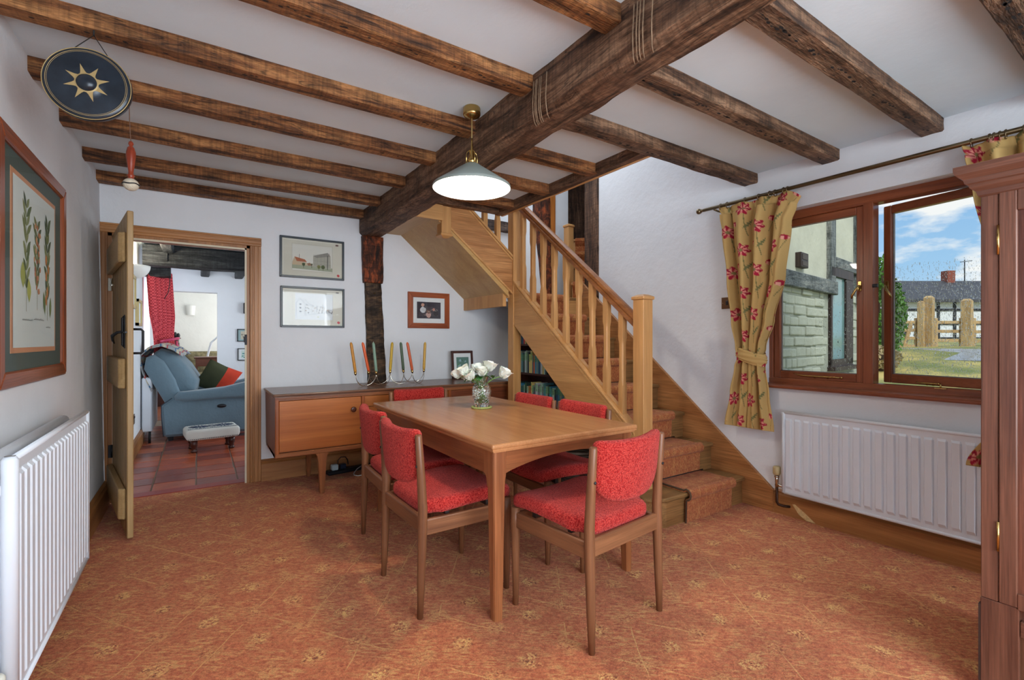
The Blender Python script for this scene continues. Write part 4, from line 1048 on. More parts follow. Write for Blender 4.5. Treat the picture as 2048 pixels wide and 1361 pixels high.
d = build('door', MB().box(A+0.036, 1.085, FY+0.022, FY+0.042, 0.345, 0.720, 0, 0.002), wood('door_teak', rgb(148, 76, 30), rgb(196, 118, 58), 'X', 0.32, 13, 0.6, 0.03, 0.7, 0.14), sb)
kn = [(0.007, 0), (0.007, 0.008), (0.017, 0.012), (0.021, 0.017), (0.021, 0.021), (0.017, 0.024), (0.006, 0.0245), (0.0, 0.024)]
RX = Matrix.Rotation(radians(90), 4, 'X')
build('knob', MB().lathe(kn, (1.022, FY+0.022, 0.622), 20, T=RX), plain('dark_knob', rgb(84, 40, 24), 0.3), d)
for k, (z0, z1) in enumerate(((0.345, 0.505), (0.509, 0.632), (0.636, 0.720))):
    dd = build('drawer', MB().box(1.113, 1.851, FY+0.022, FY+0.042, z0, z1, 0, 0.002), wood('drawer_teak', rgb(150, 82, 36), rgb(192, 120, 62), 'X', 0.32, 13, 0.6, 0.03, 0.7, 0.14), sb)
    build('drawer_pull', MB().box(1.40, 1.56, FY+0.012, FY+0.024, z1-0.022, z1-0.008, 0, 0.003), teak('X'), dd)
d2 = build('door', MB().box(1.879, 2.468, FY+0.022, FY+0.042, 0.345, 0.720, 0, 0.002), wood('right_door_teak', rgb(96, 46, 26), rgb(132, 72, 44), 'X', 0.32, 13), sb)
for (lx, front) in ((0.79, 1), (2.15, 1), (0.79, 0), (2.15, 0)):
    m = MB()
    y0 = FY+0.03 if front else BYK-0.10
    if front:
        pts = [(lx-0.062, 0.335), (lx+0.066, 0.335), (lx+0.064, 0.315), (lx+0.040, 0.306), (lx+0.031, 0.285), (lx+0.028, 0.24), (lx+0.016, 0.0), (lx-0.016, 0.0), (lx-0.028, 0.24), (lx-0.031, 0.285), (lx-0.038, 0.30), (lx-0.060, 0.315)]
        m.prism(pts, 'Y', y0-0.018, y0+0.030, 0, 0.004)
    else:
        m.taper(lx, y0+0.06, 0, 0.014, 0.014, lx, y0+0.05, 0.31, 0.026, 0.026, 0, 0.003)
    build('leg', m, teak('Z'), sb)

# candle chain
CY = 4.10
cups = [(1.109, 4.07), (1.240, 4.13), (1.283, 4.06), (1.428, 4.13), (1.557, 4.14), (1.607, 4.05), (1.745, 4.12)]
ch_ = thing('candle_holder', 'looping wire candle holder with seven cups standing on the sideboard', 'candle holder', (1.43, CY, 0.775))
arcs = [(0, 1), (0, 2), (1, 3), (2, 3), (3, 4), (3, 5), (4, 6), (5, 6)]
for a, b in arcs:
    p, q = cups[a], cups[b]; pts = []
    for k in range(15):
        t = k/14; x = p[0]+(q[0]-p[0])*(0.5-0.5*cos(pi*t)); y = p[1]+(q[1]-p[1])*t+(-0.02 if (a+b) % 2 else 0.02)*sin(pi*t)
        z = 0.7785+0.098*(1-sin(pi*t))
        pts.append((x, y, z))
    build('wire', MB().tube(pts, 0.0027, n=6), CHROME, ch_)
tilt = [-0.035, -0.050, -0.024, 0.018, -0.024, -0.044, 0.012]
cc = [('ochre', rgb(196, 134, 44)), ('bright orange', rgb(222, 92, 40)), ('pale sage green', rgb(130, 160, 140)), ('mustard yellow', rgb(200, 164, 44)), ('dark green', rgb(72, 92, 68)), ('rust orange', rgb(206, 94, 50)), ('golden yellow', rgb(206, 160, 62))]
pos = ['at the left end of the wire holder', 'second from the left in the wire holder', 'in front of the dark post', 'at the middle of the wire holder', 'third from the right in the wire holder', 'second from the right in the wire holder', 'at the right end of the wire holder']
for i, ((x, y), tl) in enumerate(zip(cups, tilt)):
    T = Matrix(((1, 0, tl/0.24, 0), (0, 1, 0, 0), (0, 0, 1, 0), (0, 0, 0, 1)))
    build('cup', MB().lathe([(0.004, 0), (0.009, 0.004), (0.0105, 0.012), (0.0105, 0.03), (0.009, 0.03), (0.009, 0.01)], (x, y, 0.872), 14, T=T, cap=False), BRASS, ch_)
    c = thing('candle', 'tall %s candle %s' % (cc[i][0], pos[i]), 'candle', (x, y, 0.884), 0, 'coloured tapers in the wire holder')
    build('wax', MB().lathe([(0.0085, 0), (0.0125, 0.03), (0.0125, 0.245), (0.010, 0.258), (0.004, 0.266), (0.0, 0.267)], (x, y, 0.884), 14, T=T), plain('wax_'+cc[i][0].replace(' ', '_'), cc[i][1], 0.4, var=0.04), c)
    build('wick', MB().tube([(x+tl*1.1, y, 1.149), (x+tl*1.1+0.002, y, 1.158)], 0.0012, n=5), plain('wick', rgb(230, 225, 210), 0.9), c)

# ================================================================= pictures
PAPER = plain('drawing_paper', rgb(206, 206, 192), 0.8, var=0.05, vscale=5)
MATTE = plain('white_mount', rgb(226, 232, 234), 0.8)
def frame_back(name, label, x0, x1, z0, z1, fw, fd, fmat, cat='picture', group=None):
    t = thing(name, label, cat, ((x0+x1)/2, YB-0.001, z0), 0, group)
    y0, y1 = YB-fd, YB-0.001
    # mitred bars
    for nm, P in (('a', [(x0, z0), (x1, z0), (x1-fw, z0+fw), (x0+fw, z0+fw)]), ('b', [(x0, z1), (x1, z1), (x1-fw, z1-fw), (x0+fw, z1-fw)]), ('c', [(x0, z0), (x0, z1), (x0+fw, z1-fw), (x0+fw, z0+fw)]), ('d', [(x1, z0), (x1, z1), (x1-fw, z1-fw), (x1-fw, z0+fw)])):
        build('frame_bar', MB().prism(P, 'Y', y0, y1, 0, 0.002), fmat('X' if nm in 'ab' else 'Z'), t)
    return t
class Sheet:
    """flat print: polygons of ink on paper, laid in thin layers"""
    def __init__(s, P): s.P = P; s.mb = MB(); s.mats = []; s.k = 0
    def mi(s, col):
        m = plain('ink_%d_%d_%d' % col, rgb(*col), 0.8)
        if m not in s.mats: s.mats.append(m)
        return s.mats.index(m)
    def poly(s, pts, col):
        s.k += 1; i = s.mi(col); bv = [s.mb.bm.verts.new(s.P(p[0], p[1], 0.0004+0.000012*s.k)) for p in pts]
        try: f = s.mb.bm.faces.new(bv); f.material_index = i
        except ValueError: pass
    def rect(s, a, b, c, d, col): s.poly([(a, c), (b, c), (b, d), (a, d)], col)
    def line(s, a, b, w_, col):
        d = Vector((b[0]-a[0], b[1]-a[1])); 
        if d.length < 1e-6: return
        n = Vector((-d.y, d.x)).normalized()*w_/2
        s.poly([(a[0]+n.x, a[1]+n.y), (b[0]+n.x, b[1]+n.y), (b[0]-n.x, b[1]-n.y), (a[0]-n.x, a[1]-n.y)], col)
    def blob(s, c, r, col, sy=1.0, k=9, seed=0):
        rnd = random.Random(seed+int(c[0]*9999)); s.poly([(c[0]+r*rnd.uniform(.75, 1.1)*cos(2*pi*j/k), c[1]+sy*r*rnd.uniform(.75, 1.1)*sin(2*pi*j/k)) for j in range(k)], col)
    def done(s, name, parent): return build(name, s.mb, s.mats, parent, norm=False)
blackf = lambda ax: plain('black_frame', rgb(36, 46, 56), 0.35)
def drawing(idx, x0, x1, z0, z1, label):
    t = frame_back('framed_drawing', label, x0, x1, z0, z1, 0.017, 0.024, blackf, group='architectural drawings beside the post')
    W_, H_ = x1-x0-0.034, z1-z0-0.034
    y = YB-0.010
    build('paper', MB().box(x0+0.016, x1-0.016, y, y+0.003, z0+0.016, z1-0.016), PAPER, t)
    S_ = Sheet(lambda a, b, h: Vector((x0+0.017+a*W_, y-h, z0+0.017+b*H_)))
    S_.rect(0.015, 0.02, 0.02, 0.98, (235, 236, 230)); S_.rect(0.015, 0.985, 0.965, 0.98, (226, 226, 214))
    S_.rect(0.16, 0.83, 0.16, 0.86, (214, 216, 208)) if idx == 0 else S_.rect(0.20, 0.83, 0.16, 0.88, (206, 214, 218))
    for a, b in (((0.16, 0.16), (0.16, 0.88)), ((0.83, 0.14), (0.83, 0.88)), ((0.16, 0.88), (0.83, 0.88)), ((0.16, 0.14), (0.83, 0.14))): S_.line(a, b, 0.004, (166, 166, 156))
    rnd = random.Random(3+idx)
    if idx == 0:
        S_.poly([(0.16, 0.20), (0.83, 0.17), (0.83, 0.27), (0.16, 0.32)], (158, 166, 144))
        S_.poly([(0.165, 0.30), (0.165, 0.38), (0.20, 0.52), (0.235, 0.40), (0.39, 0.38), (0.42, 0.30)], (196, 178, 150))
        S_.poly([(0.20, 0.52), (0.37, 0.46), (0.40, 0.39), (0.235, 0.40)], (172, 104, 74)); S_.line((0.275, 0.48), (0.277, 0.60), 0.006, (90, 80, 80))
        S_.poly([(0.42, 0.30), (0.40, 0.36), (0.45, 0.38), (0.50, 0.30)], (150, 112, 88))
        S_.poly([(0.505, 0.28), (0.505, 0.58), (0.56, 0.60), (0.75, 0.70), (0.80, 0.60), (0.81, 0.24)], (178, 178, 164))
        S_.poly([(0.505, 0.58), (0.75, 0.70), (0.80, 0.60), (0.56, 0.53)], (146, 146, 138))
        for k in range(13):
            x = 0.515+k*0.022; S_.line((x, 0.28), (x, 0.55+0.01*k), 0.004, (104, 104, 100)); S_.line((x, 0.56), (x+0.002, 0.62+0.006*k), 0.004, (110, 110, 104))
        for r_ in (0.36, 0.45): S_.line((0.51, r_), (0.80, r_-0.01), 0.004, (122, 122, 116))
        S_.line((0.745, 0.22), (0.75, 0.62), 0.012, (92, 92, 88))
        for c, r_, cl_ in (((0.345, 0.33), 0.032, (76, 92, 66)), ((0.60, 0.29), 0.035, (122, 128, 78)), ((0.67, 0.29), 0.038, (86, 100, 66)), ((0.48, 0.34), 0.02, (100, 108, 84))):
            S_.blob(c, r_, cl_, 1.6); S_.line((c[0], c[1]-0.10), c, 0.006, (70, 66, 56))
        S_.blob((0.933, 0.075), 0.026, (196, 84, 84), 1.55, 18); S_.rect(0.885, 0.935, 0.905, 0.955, (110, 86, 80))
    else:
        g = (124, 128, 130)
        for a, b in (((0.22, 0.62), (0.28, 0.74)), ((0.28, 0.74), (0.36, 0.60)), ((0.22, 0.30), (0.22, 0.62)), ((0.36, 0.28), (0.36, 0.60)), ((0.33, 0.66), (0.37, 0.71)), ((0.37, 0.71), (0.41, 0.62)), ((0.36, 0.60), (0.52, 0.53)), ((0.41, 0.62), (0.48, 0.56)), ((0.48, 0.64), (0.52, 0.60)), ((0.54, 0.56), (0.60, 0.52)), ((0.60, 0.50), (0.82, 0.42)), ((0.66, 0.56), (0.66, 0.36)), ((0.66, 0.62), (0.66, 0.50)), ((0.56, 0.58), (0.56, 0.40)), ((0.36, 0.28), (0.60, 0.34)), ((0.60, 0.34), (0.82, 0.36))): S_.line(a, b, 0.005, g)
        for k in range(60):
            x = rnd.uniform(0.36, 0.82); z = rnd.uniform(0.32, 0.58-0.30*(x-0.36)); S_.rect(x, x+rnd.uniform(0.008, 0.018), z, z+rnd.uniform(0.01, 0.04), rnd.choice([(112, 116, 122), (96, 100, 104), (150, 150, 140), (170, 150, 130)]))
        for zz in (0.36, 0.46, 0.56): S_.rect(0.27, 0.30, zz, zz+0.04, (96, 100, 106))
        S_.blob((0.58, 0.24), 0.02, (190, 200, 168)); S_.blob((0.933, 0.09), 0.026, (190, 30, 44), 1.55, 18); S_.rect(0.885, 0.935, 0.91, 0.955, (128, 126, 120))
        for k in range(4): S_.line((0.72, 0.125-0.012*k), (0.83, 0.125-0.012*k), 0.002, (160, 160, 152))
    S_.done('print', t)
    build('glass', MB().box(x0+0.016, x1-0.016, y-0.006, y-0.0045, z0+0.016, z1-0.016), PGLASS, t)
drawing(0, 0.573, 1.100, 1.706, 2.057, 'black framed drawing of a church and tall hall, upper of two beside the post')
drawing(1, 0.578, 1.103, 1.280, 1.630, 'black framed pencil sketch of a street, lower of two left of the post')
# family photograph
t = frame_back('framed_photograph', 'small photograph in a wide cherry wood frame under the stair soffit', 1.706, 2.150, 1.287, 1.644, 0.052, 0.022, lambda ax: wood('cherry_frame', rgb(140, 66, 32), rgb(176, 92, 50), ax, 0.35, 12))
build('mount', MB().box(1.756, 2.10, YB-0.010, YB-0.006, 1.337, 1.594), MATTE, t)
S_ = Sheet(lambda a, b, h: Vector((1.80+a*0.255, YB-0.010-h, 1.385+b*0.165)))
S_.rect(0, 1, 0, 1, (44, 44, 58)); S_.poly([(0.05, 0.1), (0.9, 0.15), (0.75, 0.7), (0.2, 0.75)], (66, 62, 70))
for c, r_, cl_, sy in (((0.24, 0.82), 0.075, (206, 160, 140), 1.5), ((0.25, 0.52), 0.12, (206, 210, 214), 1.6), ((0.70, 0.55), 0.06, (186, 130, 116), 1.6), ((0.48, 0.22), 0.12, (200, 160, 150), 1.4), ((0.48, 0.42), 0.10, (120, 84, 70), 1.2), ((0.8, 0.3), 0.12, (34, 32, 40), 1.2)): S_.blob(c, r_, cl_, sy, 12)
for k in range(14):
    rnd = random.Random(k); a = (rnd.uniform(0.1, 0.85), rnd.uniform(0.2, 0.6)); S_.line(a, (a[0]+rnd.uniform(0.05, 0.12), a[1]+rnd.uniform(-0.1, 0.1)), 0.015, (170, 160, 150))
S_.done('print', t)
build('glass', MB().box(1.756, 2.10, YB-0.016, YB-0.0145, 1.337, 1.594), PGLASS, t)
# small frame on sideboard
t = thing('photo_frame', 'small dark wooden frame with a green leaf picture standing at the right of the sideboard', 'frame', (2.25, 4.31, 0.775))
def fr(a0, a1, b0, b1, y0, y1, tl=0.10):
    TT = Matrix(((1, 0, 0, 0), (0, 1, tl, -tl*0.775), (0, 0, 1, 0), (0, 0, 0, 1)))
    return dict(T=TT)
k_ = fr(0, 0, 0, 0, 0, 0)
dk = wood('dark_frame', rgb(64, 38, 34), rgb(88, 54, 48), 'Z', 0.4)
build('frame_bar', MB().box(2.125, 2.150, 4.29, 4.305, 0.777, 1.06, 0, 0.002, **k_).box(2.345, 2.37, 4.29, 4.305, 0.777, 1.06, 0, 0.002, **k_).box(2.125, 2.37, 4.29, 4.305, 1.035, 1.06, 0, 0.002, **k_).box(2.125, 2.37, 4.29, 4.305, 0.777, 0.807, 0, 0.002, **k_), dk, t)
build('mount', MB().box(2.149, 2.347, 4.296, 4.304, 0.806, 1.036, **k_), MATTE, t)
S_ = Sheet(lambda a, b, h: k_['T'] @ Vector((2.180+a*0.14, 4.296-h, 0.835+b*0.16)))
S_.rect(0, 1, 0, 1, (96, 132, 122)); rnd = random.Random(4)
for j in range(16):
    a = (rnd.random()*0.8, rnd.random()*0.8); S_.poly([a, (a[0]+0.1, a[1]+0.14), (a[0]+0.2, a[1]+0.05)], rnd.choice([(56, 96, 76), (40, 66, 56), (150, 180, 190), (90, 140, 100)]))
S_.done('print', t)

# large botanical picture on the left wall
PX = -0.552
bt = thing('botanical_picture', 'large botanical print in a green mount and mahogany frame on the left wall', 'picture', (PX-0.02, 2.745, 0.998))
def LW(x, y, z): return Vector((x-0.0*(z-1.0), y, z))
y0, y1, z0, z1 = 2.26, 3.225, 0.998, 1.925
fw = 0.058
cf = lambda ax: wood('mahogany_frame', rgb(116, 54, 30), rgb(158, 84, 50), ax, 0.28, 12)
for P, ax in (([(y0, z0), (y1, z0), (y1-fw, z0+fw), (y0+fw, z0+fw)], 'Y'), ([(y0, z1), (y1, z1), (y1-fw, z1-fw), (y0+fw, z1-fw)], 'Y'), ([(y0, z0), (y0, z1), (y0+fw, z1-fw), (y0+fw, z0+fw)], 'Z'), ([(y1, z0), (y1, z1), (y1-fw, z1-fw), (y1-fw, z0+fw)], 'Z')):
    build('frame_bar', MB().prism(P, 'X', PX-0.03, PX, 0, 0.006), cf(ax), bt)
build('mount', MB().box(PX-0.022, PX-0.014, y0+fw-0.003, y1-fw+0.003, z0+fw-0.003, z1-fw+0.003), plain('green_mount', rgb(70, 86, 80), 0.7), bt)
iy0, iy1, iz0, iz1 = y0+fw+0.125, y1-fw-0.125, z0+fw+0.085, z1-fw-0.085
build('slip', MB().box(PX-0.016, PX-0.0125, iy0-0.02, iy1+0.02, iz0-0.02, iz1+0.02), plain('orange_slip', rgb(190, 136, 100), 0.7), bt)
S_ = Sheet(lambda a, b, h: Vector((PX-0.0115+h, iy0+a*(iy1-iy0), iz0+b*(iz1-iz0))))
S_.rect(0, 1, 0, 1, (196, 208, 206)); rnd = random.Random(12)
def leafp(c, ang_, L_, w_, col):
    d = Vector((cos(ang_), sin(ang_))); n = Vector((-d.y, d.x)); P = []
    for k in range(6):
        t = k/5; P.append((c[0]+d.x*L_*t+n.x*w_*sin(pi*t), c[1]+d.y*L_*t+n.y*w_*sin(pi*t)))
    for k in range(4, 0, -1):
        t = k/5; P.append((c[0]+d.x*L_*t-n.x*w_*sin(pi*t), c[1]+d.y*L_*t-n.y*w_*sin(pi*t)))
    S_.poly(P, col)
for (sx0, zb, zt_, kind) in ((0.27, 0.22, 0.88, 0), (0.52, 0.24, 0.82, 1), (0.78, 0.18, 0.84, 2)):
    S_.line((sx0, zb), (sx0+0.0, zt_), 0.008, (112, 120, 84))
    k = 0; z = zb+0.14
    while z < zt_:
        for sd in (-1, 1):
            col = rnd.choice([(82, 100, 66), (104, 118, 76), (66, 84, 62), (122, 134, 92)])
            leafp((sx0, z), radians(90-sd*rnd.uniform(20, 55)), rnd.uniform(0.09, 0.15), 0.022, col)
        if kind == 1:
            for q in range(3): S_.blob((sx0+rnd.uniform(-0.09, 0.09), z+rnd.uniform(-0.02, 0.03)), 0.02, rnd.choice([(172, 112, 78), (150, 92, 70), (186, 138, 100)]), 1.0)
        if kind == 2 and rnd.random() < 0.6: S_.blob((sx0+rnd.uniform(-0.04, 0.05), z), 0.026, (184, 124, 70), 1.6)
        z += 0.055; k += 1
leafp((0.20, 0.36), radians(95), 0.16, 0.05, (150, 160, 84)); leafp((0.33, 0.28), radians(95), 0.15, 0.045, (164, 172, 90)); leafp((0.72, 0.22), radians(105), 0.16, 0.03, (98, 118, 70)); leafp((0.86, 0.20), radians(85), 0.15, 0.03, (110, 126, 76))
for (a, b, L_) in ((0.18, 0.165, 0.24), (0.44, 0.175, 0.26), (0.74, 0.13, 0.14)):
    for k in range(int(L_/0.018)): S_.line((a+k*0.018, b), (a+k*0.018+0.012, b+rnd.uniform(0.004, 0.014)), 0.004, (90, 92, 90))
S_.done('print', bt)
build('glass', MB().box(PX-0.009, PX-0.0075, y0+fw-0.003, y1-fw+0.003, z0+fw-0.003, z1-fw+0.003), PGLASS, bt)

# ================================================================= radiators
def rad_panel(mb, a0, a1, z0, z1, x, s_, pitch=0.0545, dep=0.011, band=0.042):
    """ribbed panel in plane x facing s_ (±1) from a0 to a1 along y"""
    n = int(round((a1-a0-0.04)/pitch)); st_ = a0+(a1-a0-n*pitch)/2
    cols = [(a0, 0)]
    for i in range(n):
        c = st_+i*pitch
        cols += [(c+0.006, 0), (c+0.013, 1), (c+pitch-0.013, 1), (c+pitch-0.006, 0)]
    cols.append((a1, 0))
    rows = [(z0, 0), (z0+band*0.8, 0), (z0+band+0.01, 1), (z1-band-0.012, 1), (z1-band, 0), (z1, 0)]
    V = [[mb.bm.verts.new((x+s_*(0.0 if not (c[1] and r[1]) else dep)-s_*dep, c[0], r[0])) for c in cols] for r in rows]
    for j in range(len(rows)-1):
        for i in range(len(cols)-1): mb.bm.faces.new((V[j][i], V[j][i+1], V[j+1][i+1], V[j+1][i]))
    mb.box(min(x-s_*(dep+0.001), x-s_*0.02), max(x-s_*(dep+0.001), x-s_*0.02), a0, a1, z0, z1)
    # rolled rims
    mb.tube([(x-s_*0.012, a0+0.004, z1-0.004), (x-s_*0.012, a1-0.004, z1-0.004)], 0.010, n=10)
    mb.tube([(x-s_*0.012, a0+0.004, z0+0.004), (x-s_*0.012, a1-0.004, z0+0.004)], 0.009, n=10)
    mb.tube([(x-s_*0.012, a0, z0+0.004), (x-s_*0.012, a0, z1-0.004)], 0.011, n=10)
    mb.tube([(x-s_*0.012, a1, z0+0.004), (x-s_*0.012, a1, z1-0.004)], 0.011, n=10)
rl = thing('radiator', 'white double panel radiator on the left wall below the botanical picture', 'radiator', (-0.47, 2.42, 0.14))
m = MB(); rad_panel(m, 1.895, 2.955, 0.14, 0.838, -0.425, 1); build('front_panel', m, WHITE_EN, rl)
m = MB(); m.box(-0.528, -0.508, 1.40, 2.86, 0.15, 0.765).tube([(-0.514, 1.40, 0.805), (-0.514, 2.93, 0.805)], 0.022, n=14)
build('rear_panel', m, WHITE_EN, rl)
m = MB()
for k in range(22): m.box(-0.505, -0.450, 1.93+k*0.046, 1.9325+k*0.046, 0.18, 0.75)
build('fin', m, WHITE_EN, rl, kind='stuff')
m = MB(); m.lathe([(0.019, 0), (0.019, 0.69), (0.014, 0.70), (0.0, 0.70)], (-0.443, 1.897, 0.14), 16); m.lathe([(0.011, 0), (0.011, 0.002), (0.009, 0.003), (0, 0.001)], (-0.443, 1.897, 0.8398), 14)
m.box(-0.53, -0.45, 1.888, 1.903, 0.735, 0.762)
build('end_column', m, WHITE_EN, rl)
build('air_vent', MB().lathe([(0.012, 0), (0.012, 0.0015), (0.010, 0.002), (0, 0.002)], (-0.443, 1.897, 0.8412), 14), plain('grey_plug', rgb(150, 152, 154), 0.4, 0.5), rl)
build('pipe', MB().tube([(-0.47, 1.86, 0.17), (-0.47, 1.80, 0.17), (-0.47, 1.78, 0.15), (-0.47, 1.78, 0.0)], 0.009), WHITE_EN, rl)
build('valve_head', MB().lathe([(0.016, 0), (0.021, 0.008), (0.021, 0.055), (0.016, 0.062), (0.0, 0.063)], (-0.462, 1.852, 0.19), 20), plain('cream_valve', rgb(226, 226, 214), 0.5), rl)
rr_ = thing('radiator', 'long white ribbed radiator under the window', 'radiator', (3.22, 0.9, 0.16))
m = MB(); rad_panel(m, -0.20, 1.612, 0.165, 0.700, 3.195, -1); build('panel', m, WHITE_EN, rr_)
for y in (0.1, 1.3): build('bracket', MB().box(3.215, 3.289, y, y+0.03, 0.25, 0.6), WHITE_EN, rr_)
v = build('valve', MB().tube([(3.215, 1.612, 0.205), (3.215, 1.668, 0.205)], 0.010).tube([(3.215, 1.66, 0.19), (3.215, 1.66, 0.285)], 0.011).lathe([(0.016, 0), (0.016, 0.012)], (3.215, 1.66, 0.255), 14), CHROME, rr_)
m = MB(); m.lathe([(0.020, 0), (0.024, 0.01), (0.024, 0.048), (0.020, 0.056), (0.0, 0.057)], (3.215, 1.66, 0.272), 28, fn=lambda a, z: 1-0.07*(int(a*14/pi) % 2))
build('valve_head', m, plain('aged_cream_plastic', rgb(186, 166, 122), 0.5), v)
build('pipe', MB().tube([(3.215, 1.66, 0.20), (3.215, 1.66, 0.09), (3.22, 1.652, 0.075), (3.235, 1.63, 0.068), (3.262, 1.60, 0.066)], 0.009), plain('dark_copper', rgb(74, 50, 40), 0.4, 0.7), rr_)

# ================================================================= pendant lamp
LX_, LY_ = 1.153, 2.11
lp_ = thing('pendant_lamp', 'pale grey enamel pendant lamp with brass gallery hanging over the table', 'lamp', (LX_, LY_, 1.93))
build('ceiling_rose', MB().lathe([(0.0, 0.0), (0.012, 0.0), (0.040, 0.012), (0.044, 0.020), (0.044, 0.050), (0.040, 0.056)], (LX_, LY_, ZC-0.056), 28), BRASS, lp_)
build('cord', MB().tube([(LX_, LY_, 2.115), (LX_, LY_, 2.30)], 0.0035), plain('gold_cord', rgb(150, 124, 76), 0.5), lp_)
m = MB(); m.lathe([(0.004, 0.135), (0.006, 0.10), (0.007, 0.075), (0.013, 0.07), (0.015, 0.04), (0.024, 0.03), (0.024, 0.0)], (LX_, LY_, 2.055), 20)
build('lamp_holder', m, BRASS, lp_)
for a0 in (0, pi/2):
    pts = [(LX_+0.031*cos(a0)*s_, LY_+0.031*sin(a0)*s_, 2.052+z) for s_, z in ((-1, 0.0), (-1, 0.045), (-0.85, 0.062), (-0.4, 0.074), (0, 0.077), (0.4, 0.074), (0.85, 0.062), (1, 0.045), (1, 0.0))]
    build('brass_loop', MB().tube(pts, 0.003, n=6), BRASS, lp_)
gal = plain('shade_enamel', rgb(138, 148, 144), 0.35)
wht = plain('shade_inside', rgb(250, 248, 236), 0.6)
m = MB(); m.lathe([(0.024, 2.058), (0.034, 2.058), (0.045, 2.050), (0.193, 1.950), (0.197, 1.944), (0.197, 1.935)], (LX_, LY_, 0), 64, cap=False)
build('shade', m, gal, lp_, norm=False)
m = MB(); m.lathe([(0.194, 1.935), (0.194, 1.942), (0.190, 1.947), (0.042, 2.046), (0.030, 2.053), (0.0, 2.054)], (LX_, LY_, 0), 64, cap=False)
build('shade_lining', m, wht, lp_, norm=False)
m = MB(); m.lathe([(0.194, 1.935), (0.1955, 1.9335), (0.197, 1.935)], (LX_, LY_, 0), 64, cap=False); build('shade_rim', m, gal, lp_, norm=False)
build('bulb', MB().ball((LX_, LY_, 1.995), 0.030, 0, 18, 12, (1, 1, 1.1)), emit('bulb_glow', (1.0, 0.93, 0.80, 1), 40), lp_)
pl_ = bpy.data.lights.new('bulb_light', 'POINT'); pl_.energy = 22; pl_.color = (1.0, 0.90, 0.74); pl_.shadow_soft_size = 0.05
po = bpy.data.objects.new('bulb_light', pl_); C.objects.link(po); po.location = (LX_, LY_, 1.955)

# ================================================================= gong and beater
gx, gy, gz = -0.322, 2.205, 2.066
gt = thing('gong', 'dark round hanging gong with a painted gold sun and raised boss', 'gong', (gx, gy, gz-0.13))
GT = Matrix.Translation((gx, gy, gz)) @ Matrix.Rotation(radians(-9), 4, 'Z') @ Matrix.Rotation(radians(90), 4, 'X')
gd = plain('gong_lacquer', rgb(38, 46, 56), 0.28, 0.3, bump=0.12, bscale=20, var=0.35, vscale=14)
gold = plain('gong_gold', rgb(176, 152, 104), 0.45, 0.3)
m = MB(); R_ = 0.124
m.lathe([(0.0, -0.004), (R_-0.004, -0.018), (R_-0.001, -0.016), (R_, 0.0), (R_-0.005, 0.008), (R_-0.016, 0.010), (0.06, 0.012), (0.030, 0.013), (0.027, 0.019), (0.018, 0.026), (0.006, 0.029), (0.0, 0.029)], (0, 0, 0), 72, T=GT)
build('disc', m, gd, gt)
m = MB()
for r, w__ in ((R_-0.0015, 0.0016), (R_-0.012, 0.0009), (R_-0.016, 0.0007)):
    m.tube([GT @ Vector((r*cos(2*pi*k/72), r*sin(2*pi*k/72), 0.0095 if r < R_-0.005 else 0.005)) for k in range(72)], w__, closed=True, n=5)
for k in range(8):
    a = 2*pi*k/8+0.28; P = []
    for (r, da) in ((0.031, -0.36), (0.040, -0.16), (0.066, 0.0), (0.040, 0.16), (0.031, 0.36)): P.append(GT @ Vector((r*cos(a+da), r*sin(a+da), 0.0136-(r-0.03)*0.03)))
    m.poly(P)
n = 40; ra = [m.bm.verts.new(GT @ Vector((0.0285*cos(2*pi*k/n), 0.0285*sin(2*pi*k/n), 0.0150))) for k in range(n)]; rb = [m.bm.verts.new(GT @ Vector((0.0335*cos(2*pi*k/n), 0.0335*sin(2*pi*k/n), 0.0136))) for k in range(n)]
for k in range(n): m.bm.faces.new((ra[k], ra[(k+1) % n], rb[(k+1) % n], rb[k]))
build('sun_emblem', m, gold, gt, norm=False)
hk = (gx+0.01, 2.243, 2.262)
m = MB()
for u in (-0.052, 0.060): m.tube([GT @ Vector((u, sqrt(R_**2-u*u)-0.006, -0.004)), hk], 0.0015, n=5)
m.tube([hk, (hk[0], hk[1], 2.295)], 0.003, n=6)
build('cord', m, plain('black_cord', rgb(30, 28, 28), 0.8), gt)
mt = thing('gong_beater', 'turned red wooden gong beater with a wound ball hanging on a string from a joist', 'beater', (-0.252, 2.718, 1.84))
m = MB(); m.tube([(-0.262, 2.718, 2.345), (-0.260, 2.715, 2.30), (-0.255, 2.718, 2.10), (-0.252, 2.718, 2.064)], 0.0018, n=5)
m.tube([(-0.262, 2.725, 2.335), (-0.262, 2.705, 2.335), (-0.262, 2.700, 2.35)], 0.0025, n=5)
build('string', m, plain('brown_string', rgb(120, 90, 74), 0.9), mt)
build('handle', MB().lathe([(0.0, 0.222), (0.007, 0.218), (0.010, 0.208), (0.006, 0.198), (0.013, 0.190), (0.0175, 0.172), (0.0185, 0.155), (0.014, 0.115), (0.0095, 0.085), (0.010, 0.072), (0.016, 0.066), (0.010, 0.060), (0.012, 0.055), (0.013, 0.040)], (-0.252, 2.718, 1.842), 18), wood('red_turned', rgb(128, 48, 30), rgb(168, 74, 48), 'Z', 0.3), mt)
b = build('ball', MB().ball((-0.252, 2.718, 1.868), 0.030, 0, 24, 16, (1, 1, 0.92)), plain('wound_cotton', rgb(206, 196, 176), 0.9, bump=0.5, bscale=220), mt)
build('band', MB().tube([(-0.252+0.0305*cos(2*pi*k/24), 2.718+0.0305*sin(2*pi*k/24), 1.868+0.002*sin(k)) for k in range(24)], 0.0028, closed=True, n=5), BLACK, mt)

